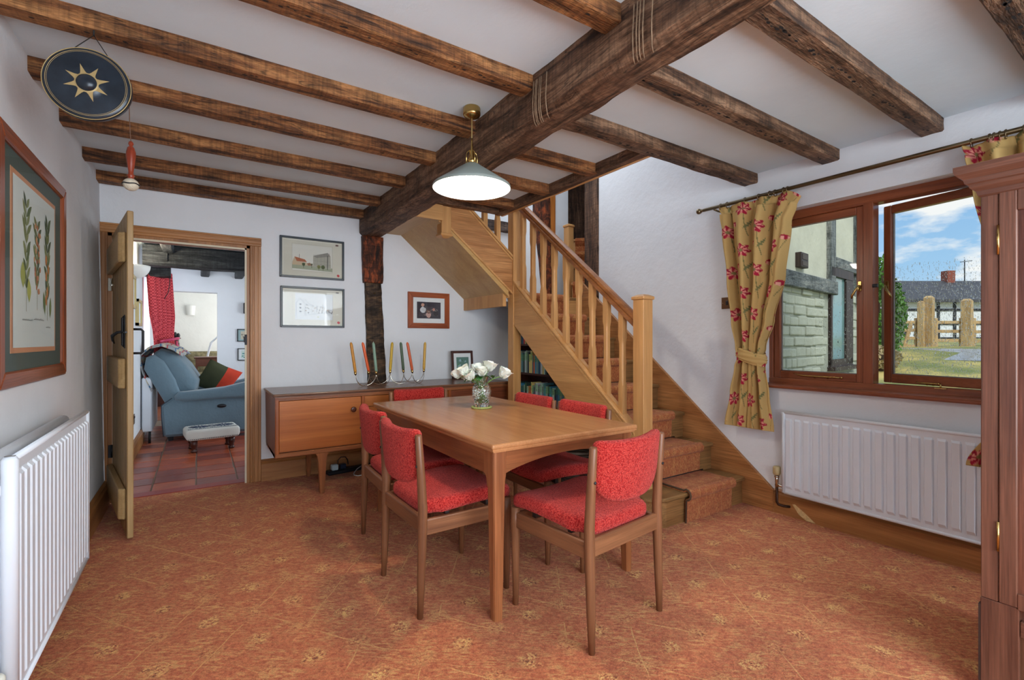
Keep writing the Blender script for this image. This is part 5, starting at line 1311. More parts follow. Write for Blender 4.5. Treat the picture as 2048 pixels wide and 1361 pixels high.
# ================================================================= curtain pole, rings, curtains
RZ, RXX = 2.150, 3.185
cp = thing('curtain_pole', 'aged brass curtain pole with ball finial above the window', 'curtain pole', (RXX, 1.1, RZ))
build('pole', MB().tube([(RXX, -0.4, RZ), (RXX, 2.19, RZ)], 0.0125, n=16), DBRASS, cp)
build('finial', MB().ball((RXX, 2.228, RZ), 0.021, 0, 18, 12).lathe([(0.010, 0), (0.014, 0.006), (0.009, 0.012), (0.009, 0.02)], (RXX, 2.212, RZ), 14, T=Matrix.Rotation(radians(90), 4, 'X')), DBRASS, cp)
for y in (2.10, 0.35): build('bracket', MB().tube([(RXX, y, RZ-0.014), (RXX+0.06, y, RZ-0.02), (3.288, y, RZ-0.02)], 0.007), DBRASS, cp)
for y in (2.045, 1.995, 1.86, 1.765, 1.690, 1.655, 1.600, 1.575, 0.70, 0.635, 0.62, 0.60, 0.58, 0.52, 0.47):
    build('ring', MB().tube([(RXX+0.021*cos(2*pi*k/20), y+0.002*sin(k), RZ-0.006+0.021*sin(2*pi*k/20)) for k in range(20)], 0.0022, closed=True, n=6), DBRASS, cp)
CUR = vcol('floral_curtain', 0.85, 0.25)
BASE_ = (188/255, 156/255, 100/255)
def curtain_colour(u, v):
    """printed cloth, u across and v up in metres"""
    c = (186, 154, 98)
    PU, PV = 0.165, 0.30
    for iu in (-1, 0, 1):
        for iv in (-1, 0, 1):
            cu = (math.floor(u/PU)+iu); cv = math.floor(v/PV)+iv
            ox = cu*PU+0.045; oy = cv*PV+0.20+(0.15 if cu % 2 else 0)
            x, y = u-ox, v-oy
            r = math.hypot(x, y); a = atan2(y, x)
            # stem and leaf
            if -0.20 < y < -0.03 and abs(x-0.012-0.10*(y+0.03)**2*8) < 0.0022: c = (112, 106, 66)
            lx = x-0.035; ly = y+0.115
            q = lx*0.6+ly*0.8; p_ = -lx*0.8+ly*0.6
            if abs(q) < 0.042 and abs(p_) < 0.013*(1-(q/0.042)**2)*(0.65+0.35*sin(q*420)): c = (112, 112, 72)
            R0 = 0.050*(0.84+0.16*cos(7*a+1.0))
            if r < R0:
                k = 0.5+0.5*sin(7*a+1.0+r*60)
                c = (150, 30, 52) if (k > 0.55 or r > R0*0.86) else (214, 142, 126)
                if r < 0.011: c = (128, 116, 74)
                if y < -0.02: c = (158, 28, 54) if k > 0.3 else (206, 120, 112)
            # bud
            bx, by = x+0.072, y+0.100
            if (bx/0.024)**2+(by/0.018)**2 < 1:
                c = (154, 30, 52) if by > 0.006 or sin(bx*190) > 0.1 else (220, 156, 138)
            if -0.19 < y < -0.12 and abs(x+0.06-0.4*(y+0.12)) < 0.0018: c = (112, 106, 66)
    return c
def curtain(name, label, rows, nf, width, seed, u0=0.0, folds_amp=0.030, nu=200, nv=330, grp=None):
    """rows = (z, y_left, y_right, depth)"""
    t = thing(name, label, 'curtain', (3.2, (rows[0][1]+rows[0][2])/2, rows[-1][0]), 0, grp)
    me = MB(); ztop, zbot = rows[0][0], rows[-1][0]
    uv = {}
    def interp(z):
        for a, b in zip(rows[:-1], rows[1:]):
            if b[0] <= z <= a[0]:
                k = (a[0]-z)/(a[0]-b[0]); k = k*k*(3-2*k)
                return [a[i]+(b[i]-a[i])*k for i in range(1, 4)]
        return list(rows[-1][1:])
    def f(s, tt):
        z = ztop+(zbot-ztop)*tt; yl, yr, dep = interp(z)
        ss = s+0.030*sin(s*9+seed+tt*2.2)*sin(pi*s)
        ph = 2*pi*nf*ss+seed+0.8*sin(3*tt+s*5)
        fold = sin(ph)+0.35*sin(2.3*ph+1.2*tt*3+seed)
        x = 3.205-dep*0.5-dep*fold*0.5-(0.055*min(1, max(0, (0.95-z)/0.2)) if 'cupboard' in label else 0)
        y = yl+(yr-yl)*s+0.010*cos(ph)*min(1, dep/0.03)*sin(pi*s)
        if tt < 0.035: x = 3.192-0.012*fold
        zz = z+(0.004*fold if tt > 0.98 or tt < 0.01 else 0)-0.03*max(0, 1-tt*9)*0*s
        # header slopes a touch at the far edge
        if tt < 0.2: zz -= 0.045*max(0, (s-0.86)/0.14)**1.5*(1-tt/0.2)
        v = Vector((min(x, 3.262), y, zz)); uv[len(uv)] = (u0+width*s, 1.6*(1-tt)); return v
    V = me.grid(nu, nv, f)
    col = me.bm.loops.layers.color.new('Col') if False else None
    cols = []
    for j in range(nv):
        for i in range(nu):
            u, v = uv[j*nu+i]; cols.append(curtain_colour(u, v))
    for f_ in me.bm.faces: f_.smooth = True
    o = build('cloth', me, CUR, t, norm=False)
    at_ = o.data.color_attributes.new('Col', 'FLOAT_COLOR', 'POINT')
    flat = []
    for c in cols: flat += [lin(c[0]), lin(c[1]), lin(c[2]), 1.0]
    at_.data.foreach_set('color', flat)
    so_ = o.modifiers.new('thickness', 'SOLIDIFY'); so_.thickness = 0.0025
    return t
rowsL = [(2.135, 2.060, 1.500, 0.050), (2.07, 2.035, 1.525, 0.060), (1.95, 2.010, 1.560, 0.075), (1.6, 1.965, 1.600, 0.080), (1.3, 1.925, 1.665, 0.080), (1.12, 1.895, 1.718, 0.075), (1.05, 1.885, 1.732, 0.07), (0.98, 1.905, 1.722, 0.07), (0.80, 1.945, 1.700, 0.06), (0.56, 1.995, 1.672, 0.05)]
ct = curtain('curtain', 'tied floral curtain on mustard cloth hanging left of the window', rowsL, 3.6, 0.66, 0.9, grp='floral window curtains')
def tie(yc, hw, z, t, label=None):
    m = MB(); k = 40; cols = []
    NV = 9
    def f(s, q):
        a = 2*pi*s; r1_, r2_ = 0.050, hw
        zz = z+(q-0.5)*0.085+0.020*cos(a)+0.006*sin(6*q+a*2)
        bulge = 0.010*sin(pi*q)+0.002*sin(q*22+a)
        y = yc+cos(a)*(r2_+bulge); x = 3.170-sin(a)*(r1_+bulge)
        cols.append(curtain_colour(0.4+s*0.5, 0.1+q*0.1)); return Vector((min(x, 3.27), y, zz))
    m.grid(80, 24, f)
    o = build('tie_back', m, CUR, t, norm=False)
    at_ = o.data.color_attributes.new('Col', 'FLOAT_COLOR', 'POINT'); flat = []
    for c in cols: flat += [lin(c[0]), lin(c[1]), lin(c[2]), 1.0]
    at_.data.foreach_set('color', flat); so_ = o.modifiers.new('thickness', 'SOLIDIFY'); so_.thickness = 0.003
tie(1.810, 0.098, 1.055, ct)
rowsR = [(2.135, 0.735, 0.22, 0.050), (2.07, 0.715, 0.235, 0.060), (1.95, 0.69, 0.25, 0.070), (1.3, 0.58, 0.30, 0.080), (1.05, 0.50, 0.34, 0.07), (0.80, 0.60, 0.28, 0.06), (0.56, 0.705, 0.22, 0.05)]
ct2 = curtain('curtain', 'tied floral curtain on mustard cloth mostly hidden behind the tall cupboard', rowsR, 4.0, 0.60, 2.2, 0.17, nu=140, nv=220, grp='floral window curtains')
tie(0.42, 0.085, 1.055, ct2)

# light switch
sw = thing('light_switch', 'square bronze light switch plate on the wall left of the curtain', 'switch', (XR-0.004, 2.062, 1.40))
build('plate', MB().box(XR-0.006, XR, 2.018, 2.106, 1.403, 1.489, 0, 0.002), plain('bronze_plate', rgb(116, 88, 66), 0.35, 0.7), sw)
build('rocker', MB().box(XR-0.010, XR-0.005, 2.052, 2.070, 1.430, 1.462, 0, 0.002), BLACK, sw)
for y in (2.030, 2.094): build('screw', MB().lathe([(0.0035, 0), (0.0025, 0.0015), (0, 0.0015)], (XR-0.006, y, 1.446), 8, T=Matrix.Rotation(radians(-90), 4, 'Y')), CHROME, sw)

# ================================================================= mahogany cupboard
cu = thing('cupboard', 'tall mahogany cupboard with moulded cornice at the right edge of the view', 'cupboard', (2.45, -0.1, 0))
CX = 2.15; Yf = 0.450
build('carcass', MB().box(CX+0.02, 2.75, -0.95, Yf-0.004, 0.10, 1.64), mahog('Z'), cu)
build('corner_post', MB().box(CX, CX+0.06, 0.4095, Yf, 0.325, 1.645, 0, 0.002), mahog('Z'), cu)
build('base_post', MB().box(CX-0.001, CX+0.06, 0.362, Yf+0.001, 0.0, 0.324, 0, 0.002), mahog('Z'), cu)
build('plinth_edge', MB().box(CX+0.0, 2.74, Yf+0.0, Yf+0.006, 0.0, 0.30), plain('dark_edge', rgb(52, 34, 28), 0.6), cu)
dco = build('door', MB().box(CX-0.003, CX+0.022, 0.366, 0.408, 0.325, 1.645, 0, 0.003).box(CX-0.003, CX+0.022, -0.10, -0.058, 0.325, 1.645, 0, 0.003).box(CX-0.003, CX+0.022, -0.058, 0.366, 0.32, 0.37, 0, 0.002).box(CX-0.003, CX+0.022, -0.058, 0.366, 1.58, 1.645, 0, 0.002), mahog('Z'), cu)
build('door_panel', MB().box(CX+0.008, CX+0.018, -0.06, 0.368, 0.36, 1.60), wood('flame_panel', rgb(82, 44, 34), rgb(120, 72, 54), 'Z', 0.4, 10), dco)
build('rail', MB().box(CX+0.001, CX+0.03, -0.9, 0.3615, 0.235, 0.285, 0, 0.003), mahog('Y'), cu)
build('lower_panel', MB().box(CX+0.012, CX+0.03, -0.9, 0.362, 0.0, 0.24), wood('lower_panel', rgb(80, 50, 36), rgb(112, 76, 54), 'Z', 0.4), cu)
for z in (1.445, 0.49): build('hinge', MB().box(CX-0.005, CX+0.002, 0.4055, 0.4115, z, z+0.095, 0, 0.001).tube([(CX-0.005, 0.4085, z), (CX-0.005, 0.4085, z+0.095)], 0.0035), BRASS, cu)
m = MB()
P = [(0.0, 1.640), (-0.006, 1.646), (-0.010, 1.660), (-0.022, 1.672), (-0.026, 1.682), (-0.032, 1.686), (-0.036, 1.700), (-0.052, 1.716), (-0.056, 1.728), (-0.056, 1.742), (0.6, 1.742), (0.6, 1.640)]
# cornice runs along the front and returns along the end
rings = []
for (o, z) in P[:10]:
    rings.append([m.bm.verts.new(v) for v in ((CX+o, -1.0, z), (CX+o, Yf-o, z), (2.76, Yf-o, z))])
for A_, B2 in zip(rings[:-1], rings[1:]):
    for j in range(2): m.bm.faces.new((A_[j], A_[j+1], B2[j+1], B2[j]))
m.box(CX-0.05, 2.76, -1.0, Yf+0.05, 1.728, 1.7415)
build('cornice', m, mahog('Y'), cu)
build('cupboard_back', MB().box(2.73, 2.76, -0.95, Yf-0.01, 0.05, 1.70), mahog('Z'), cu)

# ================================================================= books under the stairs
bk = thing('bookcase', 'dark bookcase filled with paperbacks under the stairs', 'bookcase', (2.95, 3.65, 0))
bcw = lambda ax: wood('bookcase_wood', rgb(70, 34, 26), rgb(104, 54, 40), ax, 0.4)
m = MB(); m.prism([(2.95, 0), (2.95, 0.74), (3.6, 1.27), (3.7, 1.35), (4.25, 1.35), (4.25, 0)], 'X', 3.02, 3.04)
build('back_board', m, bcw('Z'), bk)
build('side_panel', MB().box(2.85, 3.02, 4.23, 4.25, 0, 1.35).box(2.85, 3.02, 2.93, 2.95, 0, 0.75), bcw('Z'), bk)
SH = [0.20, 0.505, 0.808, 1.108]
for z in SH: build('shelf', MB().box(2.85, 3.02, 2.95 if z < 0.7 else (3.2 if z < 1 else 3.55), 4.23, z, z+0.020, 0, 0.002), bcw('Y'), bk)
PAL = [((70, 120, 130), 'teal'), ((150, 180, 170), 'pale green'), ((40, 74, 104), 'dark blue'), ((176, 190, 196), 'grey white'), ((58, 130, 160), 'blue'), ((196, 92, 44), 'orange'), ((190, 176, 110), 'straw yellow'), ((120, 108, 132), 'mauve'), ((40, 60, 54), 'dark green'), ((30, 40, 56), 'navy'), ((122, 146, 134), 'sage'), ((176, 60, 44), 'red')]
rnd = random.Random(21); bn = 0
row2 = [8, 6, 4, 2, 0, 3, 8, 3, 5, 11, 6, 10, 9, 7, 3, 7, 10, 1, 7, 0, 4, 10, 8, 4, 0, 1, 9, 2, 4, 10, 0, 6, 3, 2, 8, 4, 1, 0]
row1 = [2, 1, 10, 0, 8, 3, 10, 9, 6, 6, 2, 5, 4, 10, 0, 2, 3, 6, 1, 8]
proto = {}
WHERE = {0.505: 'lower shelf', 0.808: 'middle shelf', 1.108: 'top shelf'}
ORD = ['first', 'second', 'third', 'fourth', 'fifth', 'sixth', 'seventh', 'eighth', 'ninth', 'tenth', 'eleventh', 'twelfth', 'thirteenth', 'fourteenth', 'fifteenth', 'sixteenth', 'seventeenth', 'eighteenth', 'nineteenth', 'twentieth']
for zi, seq, yend in ((0.505, row2, 3.02), (0.808, row1, 3.32), (1.108, [8, 9, 3, 8, 2, 11, 6], 3.85)):
    y = 4.222; cnt = 0; ccount = {}
    for q in seq:
        wd = rnd.uniform(0.016, 0.034); hg = rnd.uniform(0.18, 0.235) if zi > 0.6 else rnd.uniform(0.16, 0.215)
        if zi > 1: hg *= 0.75
        if y-wd < yend: break
        cl_, nm = PAL[q]; dep = rnd.uniform(0.11, 0.14); ccount[nm] = ccount.get(nm, 0)+1
        b = thing('book', '%s book, %s of its colour from the left on the %s' % (nm, ORD[ccount[nm]-1], WHERE[zi]), 'book', (2.87+dep/2, y-wd/2, zi+0.020), 0, 'books under the stairs')
        build('cover', MB().box(2.862, 2.862+dep, y-wd, y-0.001, zi+0.020, zi+0.020+hg, 0, 0.0015), plain('book_'+nm.replace(' ', '_'), rgb(*[min(255, int(q_*1.3+12)) for q_ in cl_]), 0.5, var=0.08), b)
        build('spine_label', MB().box(2.8612, 2.8622, y-wd+0.004, y-0.005, zi+0.06+hg*0.4, zi+0.05+hg*0.8), plain('spine_'+nm.replace(' ', '_'), rgb(*[min(255, int(c*0.6+(110 if k % 2 else 60))) for k, c in enumerate(cl_)]), 0.6, var=0.3, vscale=90), b)
        y -= wd; cnt += 1
# woven basket
m = MB()
bs = thing('basket', 'dark woven wicker basket on the carpet under the stair string', 'basket', (2.56, 2.92, 0))
for r_ in range(14):
    z = 0.01+r_*0.019; rad = 0.13+0.03*r_/14
    pts = [(2.56+(rad+0.004*cos(pi*k+pi*r_))*cos(2*pi*k/32), 2.92+(rad+0.004*cos(pi*k+pi*r_))*sin(2*pi*k/32), z) for k in range(32)]
    m.tube(pts, 0.0095, closed=True, n=5)
m.lathe([(0.0, 0.004), (0.128, 0.004)], (2.56, 2.92, 0), 24, cap=False)
build('weave', m, plain('dark_wicker', rgb(58, 44, 34), 0.7, bump=0.4, var=0.3), bs)
build('rim', MB().tube([(2.56+0.163*cos(2*pi*k/32), 2.92+0.163*sin(2*pi*k/32), 0.282) for k in range(32)], 0.012, closed=True, n=6), plain('dark_wicker'), bs) if False else build('rim', MB().tube([(2.56+0.163*cos(2*pi*k/32), 2.92+0.163*sin(2*pi*k/32), 0.282) for k in range(32)], 0.012, closed=True, n=6), MATS['dark_wicker'], bs)

# power strip below the sideboard
ps = thing('power_strip', 'black multi-way power strip with plugs on the carpet under the sideboard', 'power strip', (1.12, 4.33, 0))
T = Matrix.Translation((0.93, 4.26, 0)) @ Matrix.Rotation(radians(8), 4, 'Z')
build('strip', MB().box(0, 0.42, 0, 0.075, 0.0, 0.035, 0, 0.008, T=T), BLACK, ps)
build('plug', MB().box(0.04, 0.095, 0.014, 0.062, 0.035, 0.083, 0, 0.006, T=T), plain('white_plug', rgb(190, 210, 218), 0.4), ps, label='white plug')
build('plug', MB().box(0.115, 0.165, 0.014, 0.062, 0.035, 0.078, 0, 0.006, T=T), plain('navy_plug', rgb(30, 44, 66), 0.4), ps, label='dark plug')
build('cable', MB().tube([T @ Vector(v) for v in ((0.10, 0.04, 0.07), (0.10, 0.045, 0.11), (0.13, 0.05, 0.135), (0.17, 0.05, 0.13), (0.19, 0.05, 0.10), (0.195, 0.05, 0.06))], 0.004), BLACK, ps)
wc = build('cable', MB().tube([(1.22, 4.28, 0.045), (1.17, 4.24, 0.035), (1.13, 4.20, 0.012), (1.12, 4.16, 0.005), (1.14, 4.12, 0.005), (1.20, 4.12, 0.005), (1.30, 4.14, 0.005), (1.42, 4.15, 0.005)], 0.0035), plain('white_cable', rgb(220, 222, 222), 0.5), label='looped white cable on the carpet in front of the power strip', cat='cable')

# ================================================================= living room through the doorway
fl2 = sroot('floor', (0.2, 5.5, 0))
build('mortar_bed', MB().box(-0.8, 3.0, 4.58, 8.6, -0.10, -0.004), plain('mortar', rgb(116, 98, 84), 0.9, bump=0.4, bscale=80), fl2)
rnd = random.Random(9)
tms = [plain('quarry_tile_%d' % k, c, 0.28, bump=0.15, bscale=25, var=0.18, vscale=8) for k, c in enumerate((rgb(160, 74, 44), rgb(142, 60, 38), rgb(172, 88, 54), rgb(128, 62, 48)))]
y = 4.585; r_ = 0
while y < 7.9:
    x = -0.60+(0.0)
    for q in range(6):
        build('quarry_tile', MB().box(x+0.004+rnd.uniform(0, 0.003), x+0.286+rnd.uniform(-0.002, 0.004), y+0.003, y+0.222, -0.05, 0.0+rnd.uniform(-0.001, 0.0015), 0, 0.003), tms[rnd.randrange(4)], fl2)
        x += 0.292
    y += 0.228; r_ += 1
m = MB()
m.box(-0.75, -0.545, 4.58, 7.15, -0.1, 2.45).box(-0.75, -0.545, 7.15, 8.05, -0.1, 0.95).box(-0.75, -0.545, 7.15, 8.05, 2.05, 2.45).box(-0.75, -0.545, 8.05, 8.62, -0.1, 2.45)
struct('wall_living_left', m, WALL)
m = MB(); OZ = 1.89
m.box(-0.75, -0.545, 8.50, 8.72, -0.1, 2.45).box(-0.545, 0.245, 8.50, 8.72, OZ, 2.45).box(0.245, 3.2, 8.50, 8.72, -0.1, 2.45)
struct('wall_living_far', m, WALL)
struct('wall_living_right', MB().box(3.1, 3.2, 4.58, 8.6, -0.1, 2.45), WALL)
struct('ceiling', MB().box(-0.8, 3.2, 4.58, 8.72, 2.22, 2.4), CEIL)
struct('baseboard_living', skirt(MB(), 'Y', 4.60, 6.95, -0.520, -0.545, 0.16), pine('Y'))
blk = lambda ax: oldwood('black_beam', rgb(26, 28, 32), rgb(46, 50, 54), rgb(78, 80, 82), ax)
bm1 = thing('ceiling_beam', 'heavy black ceiling beam crossing the living room beyond the door', 'beam', (0.8, 6.45, 1.97))
bz = roughbox(MB(), -0.50, 3.1, 'X', 6.42, 6.64, 1.985, 2.20, 0.008, 30, 5.0, 0.02); build('timber', bz, blk('X'), bm1)
build('end_plate', MB().box(-0.50, -0.28, 6.40, 6.425, 2.03, 2.13, 0, 0.004), blk('X'), bm1)
for i, x in enumerate((0.03, 0.47)):
    tag_ = build('ceiling_joist', roughbox(MB(), 6.60, 8.50, 'Y', x, x+0.11, 2.12, 2.23, 0.004, 20, 15.0+i, 0.01), blk('Y'), label=('black ceiling joist running from the beam to the far wall, left one', 'black ceiling joist running from the beam to the far wall, right one')[i], cat='joist', group='black living room joists')
build('ceiling_joist', roughbox(MB(), 4.6, 6.45, 'Y', -0.32, -0.22, 2.12, 2.23, 0.004, 20, 25.0, 0.01), blk('Y'), label='short black joist above the door side of the beam', cat='joist')
pp = thing('window_lintel', 'rough black timber block above the red curtain', 'timber', (-0.42, 7.4, 1.95))
build('timber', roughbox(MB(), -0.545, -0.28, 'X', 7.0, 7.2, 1.93, 2.10, 0.014, 10, 31.0, 0.02), blk('X'), pp)
build('cable', MB().tube([(-0.29, 7.02, 2.0), (-0.285, 7.0, 1.85), (-0.30, 7.0, 1.74), (-0.34, 7.02, 1.66)], 0.004), BLACK, pp)
# wall light
wlt = thing('wall_light', 'white half bowl wall light shining up beside the doorway', 'wall light', (-0.50, 6.2, 1.84))
m = MB()
def wf(s, q):
    a = pi*s-pi/2; th = q*pi*0.5; r = 0.13*cos(th)+0.0; return Vector((-0.544+r*cos(a)*1.0, 6.15+r*sin(a), 1.93-0.13*sin(th)))
m.grid(20, 10, wf); wo_ = build('bowl', m, plain('white_ceramic', rgb(236, 236, 232), 0.5), wlt, norm=False); sf = wo_.modifiers.new('t', 'SOLIDIFY'); sf.thickness = 0.004
build('lamp', MB().ball((-0.50, 6.15, 1.90), 0.018), emit('wall_light_glow', (1, 0.86, 0.62, 1), 25), wlt)
l2 = bpy.data.lights.new('wall_light_lamp', 'POINT'); l2.energy = 7; l2.color = (1, 0.85, 0.62); l2.shadow_soft_size = 0.04
o2 = bpy.data.objects.new('wall_light_lamp', l2); C.objects.link(o2); o2.location = (-0.47, 6.15, 1.97)
area('living_room_area_light', (2.9, 6.2, 1.4), (radians(90), 0, radians(90)), 1.6, 1.2, 45, DAY)  # unseen area light before the solid right wall of the living room
area('living_room_left_window', (-0.62, 7.6, 1.5), (radians(90), 0, radians(-90)), 0.8, 1.0, 9, DAY)
# gilt frames seen edge on
gf = plain('pale_gilt', rgb(196, 176, 122), 0.4, 0.2)
for i, (y0_, y1_, z0_, z1_) in enumerate(((5.62, 6.02, 1.48, 1.80), (6.25, 6.62, 1.32, 1.60))):
    t = thing('small_frame', ('narrow pale gilt frame hanging under the wall light', 'pale gilt frame lower and nearer the red curtain')[i], 'picture', (-0.53, (y0_+y1_)/2, z0_), 0, 'gilt frames by the living room door')
    build('frame_bar', MB().box(-0.545, -0.515, y0_, y1_, z0_, z0_+0.03).box(-0.545, -0.515, y0_, y1_, z1_-0.03, z1_).box(-0.545, -0.515, y0_, y0_+0.03, z0_, z1_).box(-0.545, -0.515, y1_-0.03, y1_, z0_, z1_), gf, t)
    build('mount', MB().box(-0.545, -0.53, y0_+0.02, y1_-0.02, z0_+0.02, z1_-0.02), MATTE, t)
# red curtain
def checkmat():
    m, nt, p = mat('red_check'); L = nt.links.new
    tc = nt.nodes.new('ShaderNodeTexCoord'); ck = nt.nodes.new('ShaderNodeTexChecker'); ck.inputs['Scale'].default_value = 55
    ck.inputs['Color1'].default_value = rgb(226, 92, 98); ck.inputs['Color2'].default_value = rgb(176, 44, 58)
    L(tc.outputs['Object'], ck.inputs['Vector']); L(ck.outputs['Color'], p.inputs['Base Color']); p.inputs['Roughness'].default_value = 0.9
    return m
RC = checkmat()
rc = thing('red_curtain', 'red checked curtain tied back at the living room window', 'curtain', (-0.42, 7.3, 0.9))
m = MB()
def rcf(s, q):
    z = 2.02-1.15*q; w0 = 0.36; a = 7.05; b = a+w0*(1.25 if q < 0.03 else 1)-0.10*sin(pi*min(1, q))*0
    pinch = 1-0.55*max(0, 1-abs(q-0.74)/0.26)
    ph = 2*pi*5*s
    yc = 7.28+0.1*q
    return Vector((-0.40+0.05*sin(ph)*pinch+0.11*(s-0.5)*1.8+0.06*q, yc+(s-0.5)*0.55*pinch, z))
m.grid(60, 40, rcf); o = build('cloth', m, RC, rc, norm=False); sf = o.modifiers.new('t', 'SOLIDIFY'); sf.thickness = 0.004
pk_ = plain('pink_satin', rgb(214, 70, 110), 0.4)
build('tie_back', MB().tube([(-0.30+0.09*cos(2*pi*k/20), 7.30+0.13*sin(2*pi*k/20), 1.17+0.02*cos(2*pi*k/20)) for k in range(20)], 0.018, closed=True), pk_, rc)
build('tassel', MB().lathe([(0.004, 0.16), (0.014, 0.15), (0.010, 0.13), (0.022, 0.09), (0.034, 0.0)], (-0.22, 7.17, 1.0), 14), pk_, rc)
# radiator in living room
r3 = thing('radiator', 'white radiator on the living room wall behind the armchair', 'radiator', (-0.49, 7.3, 0.1))
m = MB()
for k in range(9): m.box(-0.535, -0.44, 6.78+k*0.10, 6.78+k*0.10+0.075, 0.12, 0.74, 0, 0.012)
build('column', m, WHITE_EN, r3, kind='stuff')
build('valve', MB().tube([(-0.46, 6.76, 0.13), (-0.46, 6.74, 0.0)], 0.012), IRON, r3)
sk = thing('wall_socket', 'bronze wall socket low on the living room wall', 'socket', (-0.54, 6.15, 0.36)); build('plate', MB().box(-0.546, -0.538, 6.02, 6.14, 0.32, 0.42, 0, 0.002), MATS['bronze_plate'], sk)
build('switch_rocker', MB().box(-0.540, -0.534, 6.04, 6.06, 0.38, 0.40).box(-0.540, -0.534, 6.10, 6.12, 0.38, 0.40), BLACK, sk)
# recliner
BL = plain('blue_velour', rgb(104, 128, 142), 0.8, bump=0.25, bscale=40, var=0.08, vscale=5); BL.node_tree.nodes['Principled BSDF'].inputs['Sheen Weight'].default_value = 0.4
PIP = plain('piping', rgb(48, 62, 76), 0.7)
rc_ = thing('armchair', 'blue grey velour reclining armchair with plump back cushion in the living room', 'armchair', (0.15, 7.1, 0), radians(-6))
def soft(mb, x0, x1, y0, y1, z0, z1, r, T=None):
    """rounded box"""
    pts = subdiv(rrect((x1-x0)/2, (z1-z0)/2, r, 6, (x0+x1)/2, (z0+z1)/2), 0.06)
    h = (y1-y0)/2; ym = (y0+y1)/2; e_ = min(r, h)*0.8
    shell(mb, pts, [(0.5, -h), (0.93, -h+e_*0.12), (0.985, -h+e_*0.45), (1.0, -h+e_), (1.0, h-e_), (0.985, h-e_*0.45), (0.93, h-e_*0.12), (0.5, h)], (lambda u, v, hh: (T @ Vector((u, ym+hh, v))) if T is not None else Vector((u, ym+hh, v))))
    return mb
# local: origin centre, x forward (to the right in view), side faces -y
m = MB(); m.prism([(-0.45, 0.05), (0.52, 0.05), (0.52, 0.50), (0.30, 0.56), (-0.36, 0.50), (-0.47, 0.42)], 'Y', -0.42, -0.22, 0, 0.03)
build('side', m, BL, rc_, local=True)
m = MB(); m.prism([(-0.45, 0.05), (0.52, 0.05), (0.52, 0.50), (0.30, 0.56), (-0.36, 0.50), (-0.47, 0.42)], 'Y', 0.28, 0.46, 0, 0.03)
build('side', m, BL, rc_, local=True)
def armpad(y0_, y1_):
    m = MB(); P = []
    top = [(-0.34, 0.52), (-0.30, 0.565), (-0.1, 0.575), (0.15, 0.60), (0.40, 0.66), (0.50, 0.66), (0.56, 0.60), (0.55, 0.50), (0.45, 0.47), (0.1, 0.47), (-0.25, 0.45), (-0.33, 0.47)]
    shell(m, subdiv(top, 0.05), [(0.6, 0), (0.95, 0.012), (1.0, 0.045), (1.0, (y1_-y0_)-0.045), (0.95, (y1_-y0_)-0.012), (0.6, y1_-y0_)], lambda u, v, h: Vector((u, y0_+h, v)))
    return build('armrest', m, BL, rc_, local=True)
armpad(-0.46, -0.21); armpad(0.27, 0.49)
RB = Matrix.Rotation(radians(-24), 4, 'Y')
TB = Matrix.Translation((-0.34, 0, 0.48)) @ RB
m = MB(); shell(m, subdiv([(-0.10, -0.05), (0.06, -0.05), (0.10, 0.20), (0.09, 0.45), (0.03, 0.56), (-0.05, 0.56), (-0.12, 0.45)], 0.05), [(0.8, -0.40), (0.97, -0.38), (1.0, -0.33), (1.0, 0.33), (0.97, 0.38), (0.8, 0.40)], lambda u, v, h: TB @ Vector((u, h, v)))
build('back', m, BL, rc_, local=True)
m = MB(); shell(m, subdiv([(0.04, 0.02), (0.20, 0.00), (0.27, 0.10), (0.25, 0.32), (0.20, 0.50), (0.10, 0.60), (0.02, 0.58), (-0.01, 0.40)], 0.05), [(0.5, -0.36), (0.90, -0.33), (1.0, -0.25), (1.02, 0.0), (1.0, 0.25), (0.90, 0.33), (0.5, 0.36)], lambda u, v, h: TB @ Vector((u, h, v)))
build('back_cushion', m, BL, rc_, local=True)
build('seat_cushion', soft(MB(), -0.25, 0.50, -0.20, 0.27, 0.30, 0.50, 0.07), BL, rc_, local=True)
build('piping', MB().tube([(-0.44, -0.425, 0.06), (-0.46, -0.425, 0.30), (-0.46, -0.425, 0.42), (-0.36, -0.425, 0.50)], 0.005), PIP, rc_, local=True)
build('control', MB().lathe([(0.0, 0.0), (0.045, 0.0), (0.042, 0.008), (0.0, 0.010)], (0.13, -0.42, 0.38), 20, T=Matrix.Rotation(radians(90), 4, 'X') @ Matrix.Diagonal((1.1, 0.5, 1, 1))), BLACK, rc_, local=True)
for x in (-0.38, 0.45):
    for yy in (-0.36, 0.40): build('foot', MB().taper(x, yy, 0, 0.02, 0.02, x, yy, 0.055, 0.028, 0.028), BLACK, rc_, local=True)
# cushions and throw on it
TM = Matrix.Translation((0.15, 7.1, 0)) @ Matrix.Rotation(radians(-6), 4, 'Z')
cs = thing('cushion', 'velvet cushion half olive and half orange red leaning in the armchair', 'cushion', (0.17, 7.2, 0.50))
TC = TM @ Matrix.Translation((0.06, 0.02, 0.68)) @ Matrix.Rotation(radians(22), 4, 'X') @ Matrix.Rotation(radians(30), 4, 'Y')
def pillow(mb, sx_, sz_, th, T, half=None):
    def f(u, v):
        a, b = u*2-1, v*2-1; k = (1-abs(a)**2.5)*(1-abs(b)**2.5); return a, b, k
    for side in (-1, 1):
        r = (0, 1) if half is None else half
        mb.grid(12, 14, lambda u, v: (lambda q: T @ Vector((q[0]*sx_*(1-0.06*(1-abs(q[1]))), side*th*max(0, q[2])**0.6, q[1]*sz_*(1-0.06*(1-abs(q[0]))))))(f(r[0]+(r[1]-r[0])*u, v)))
    return mb
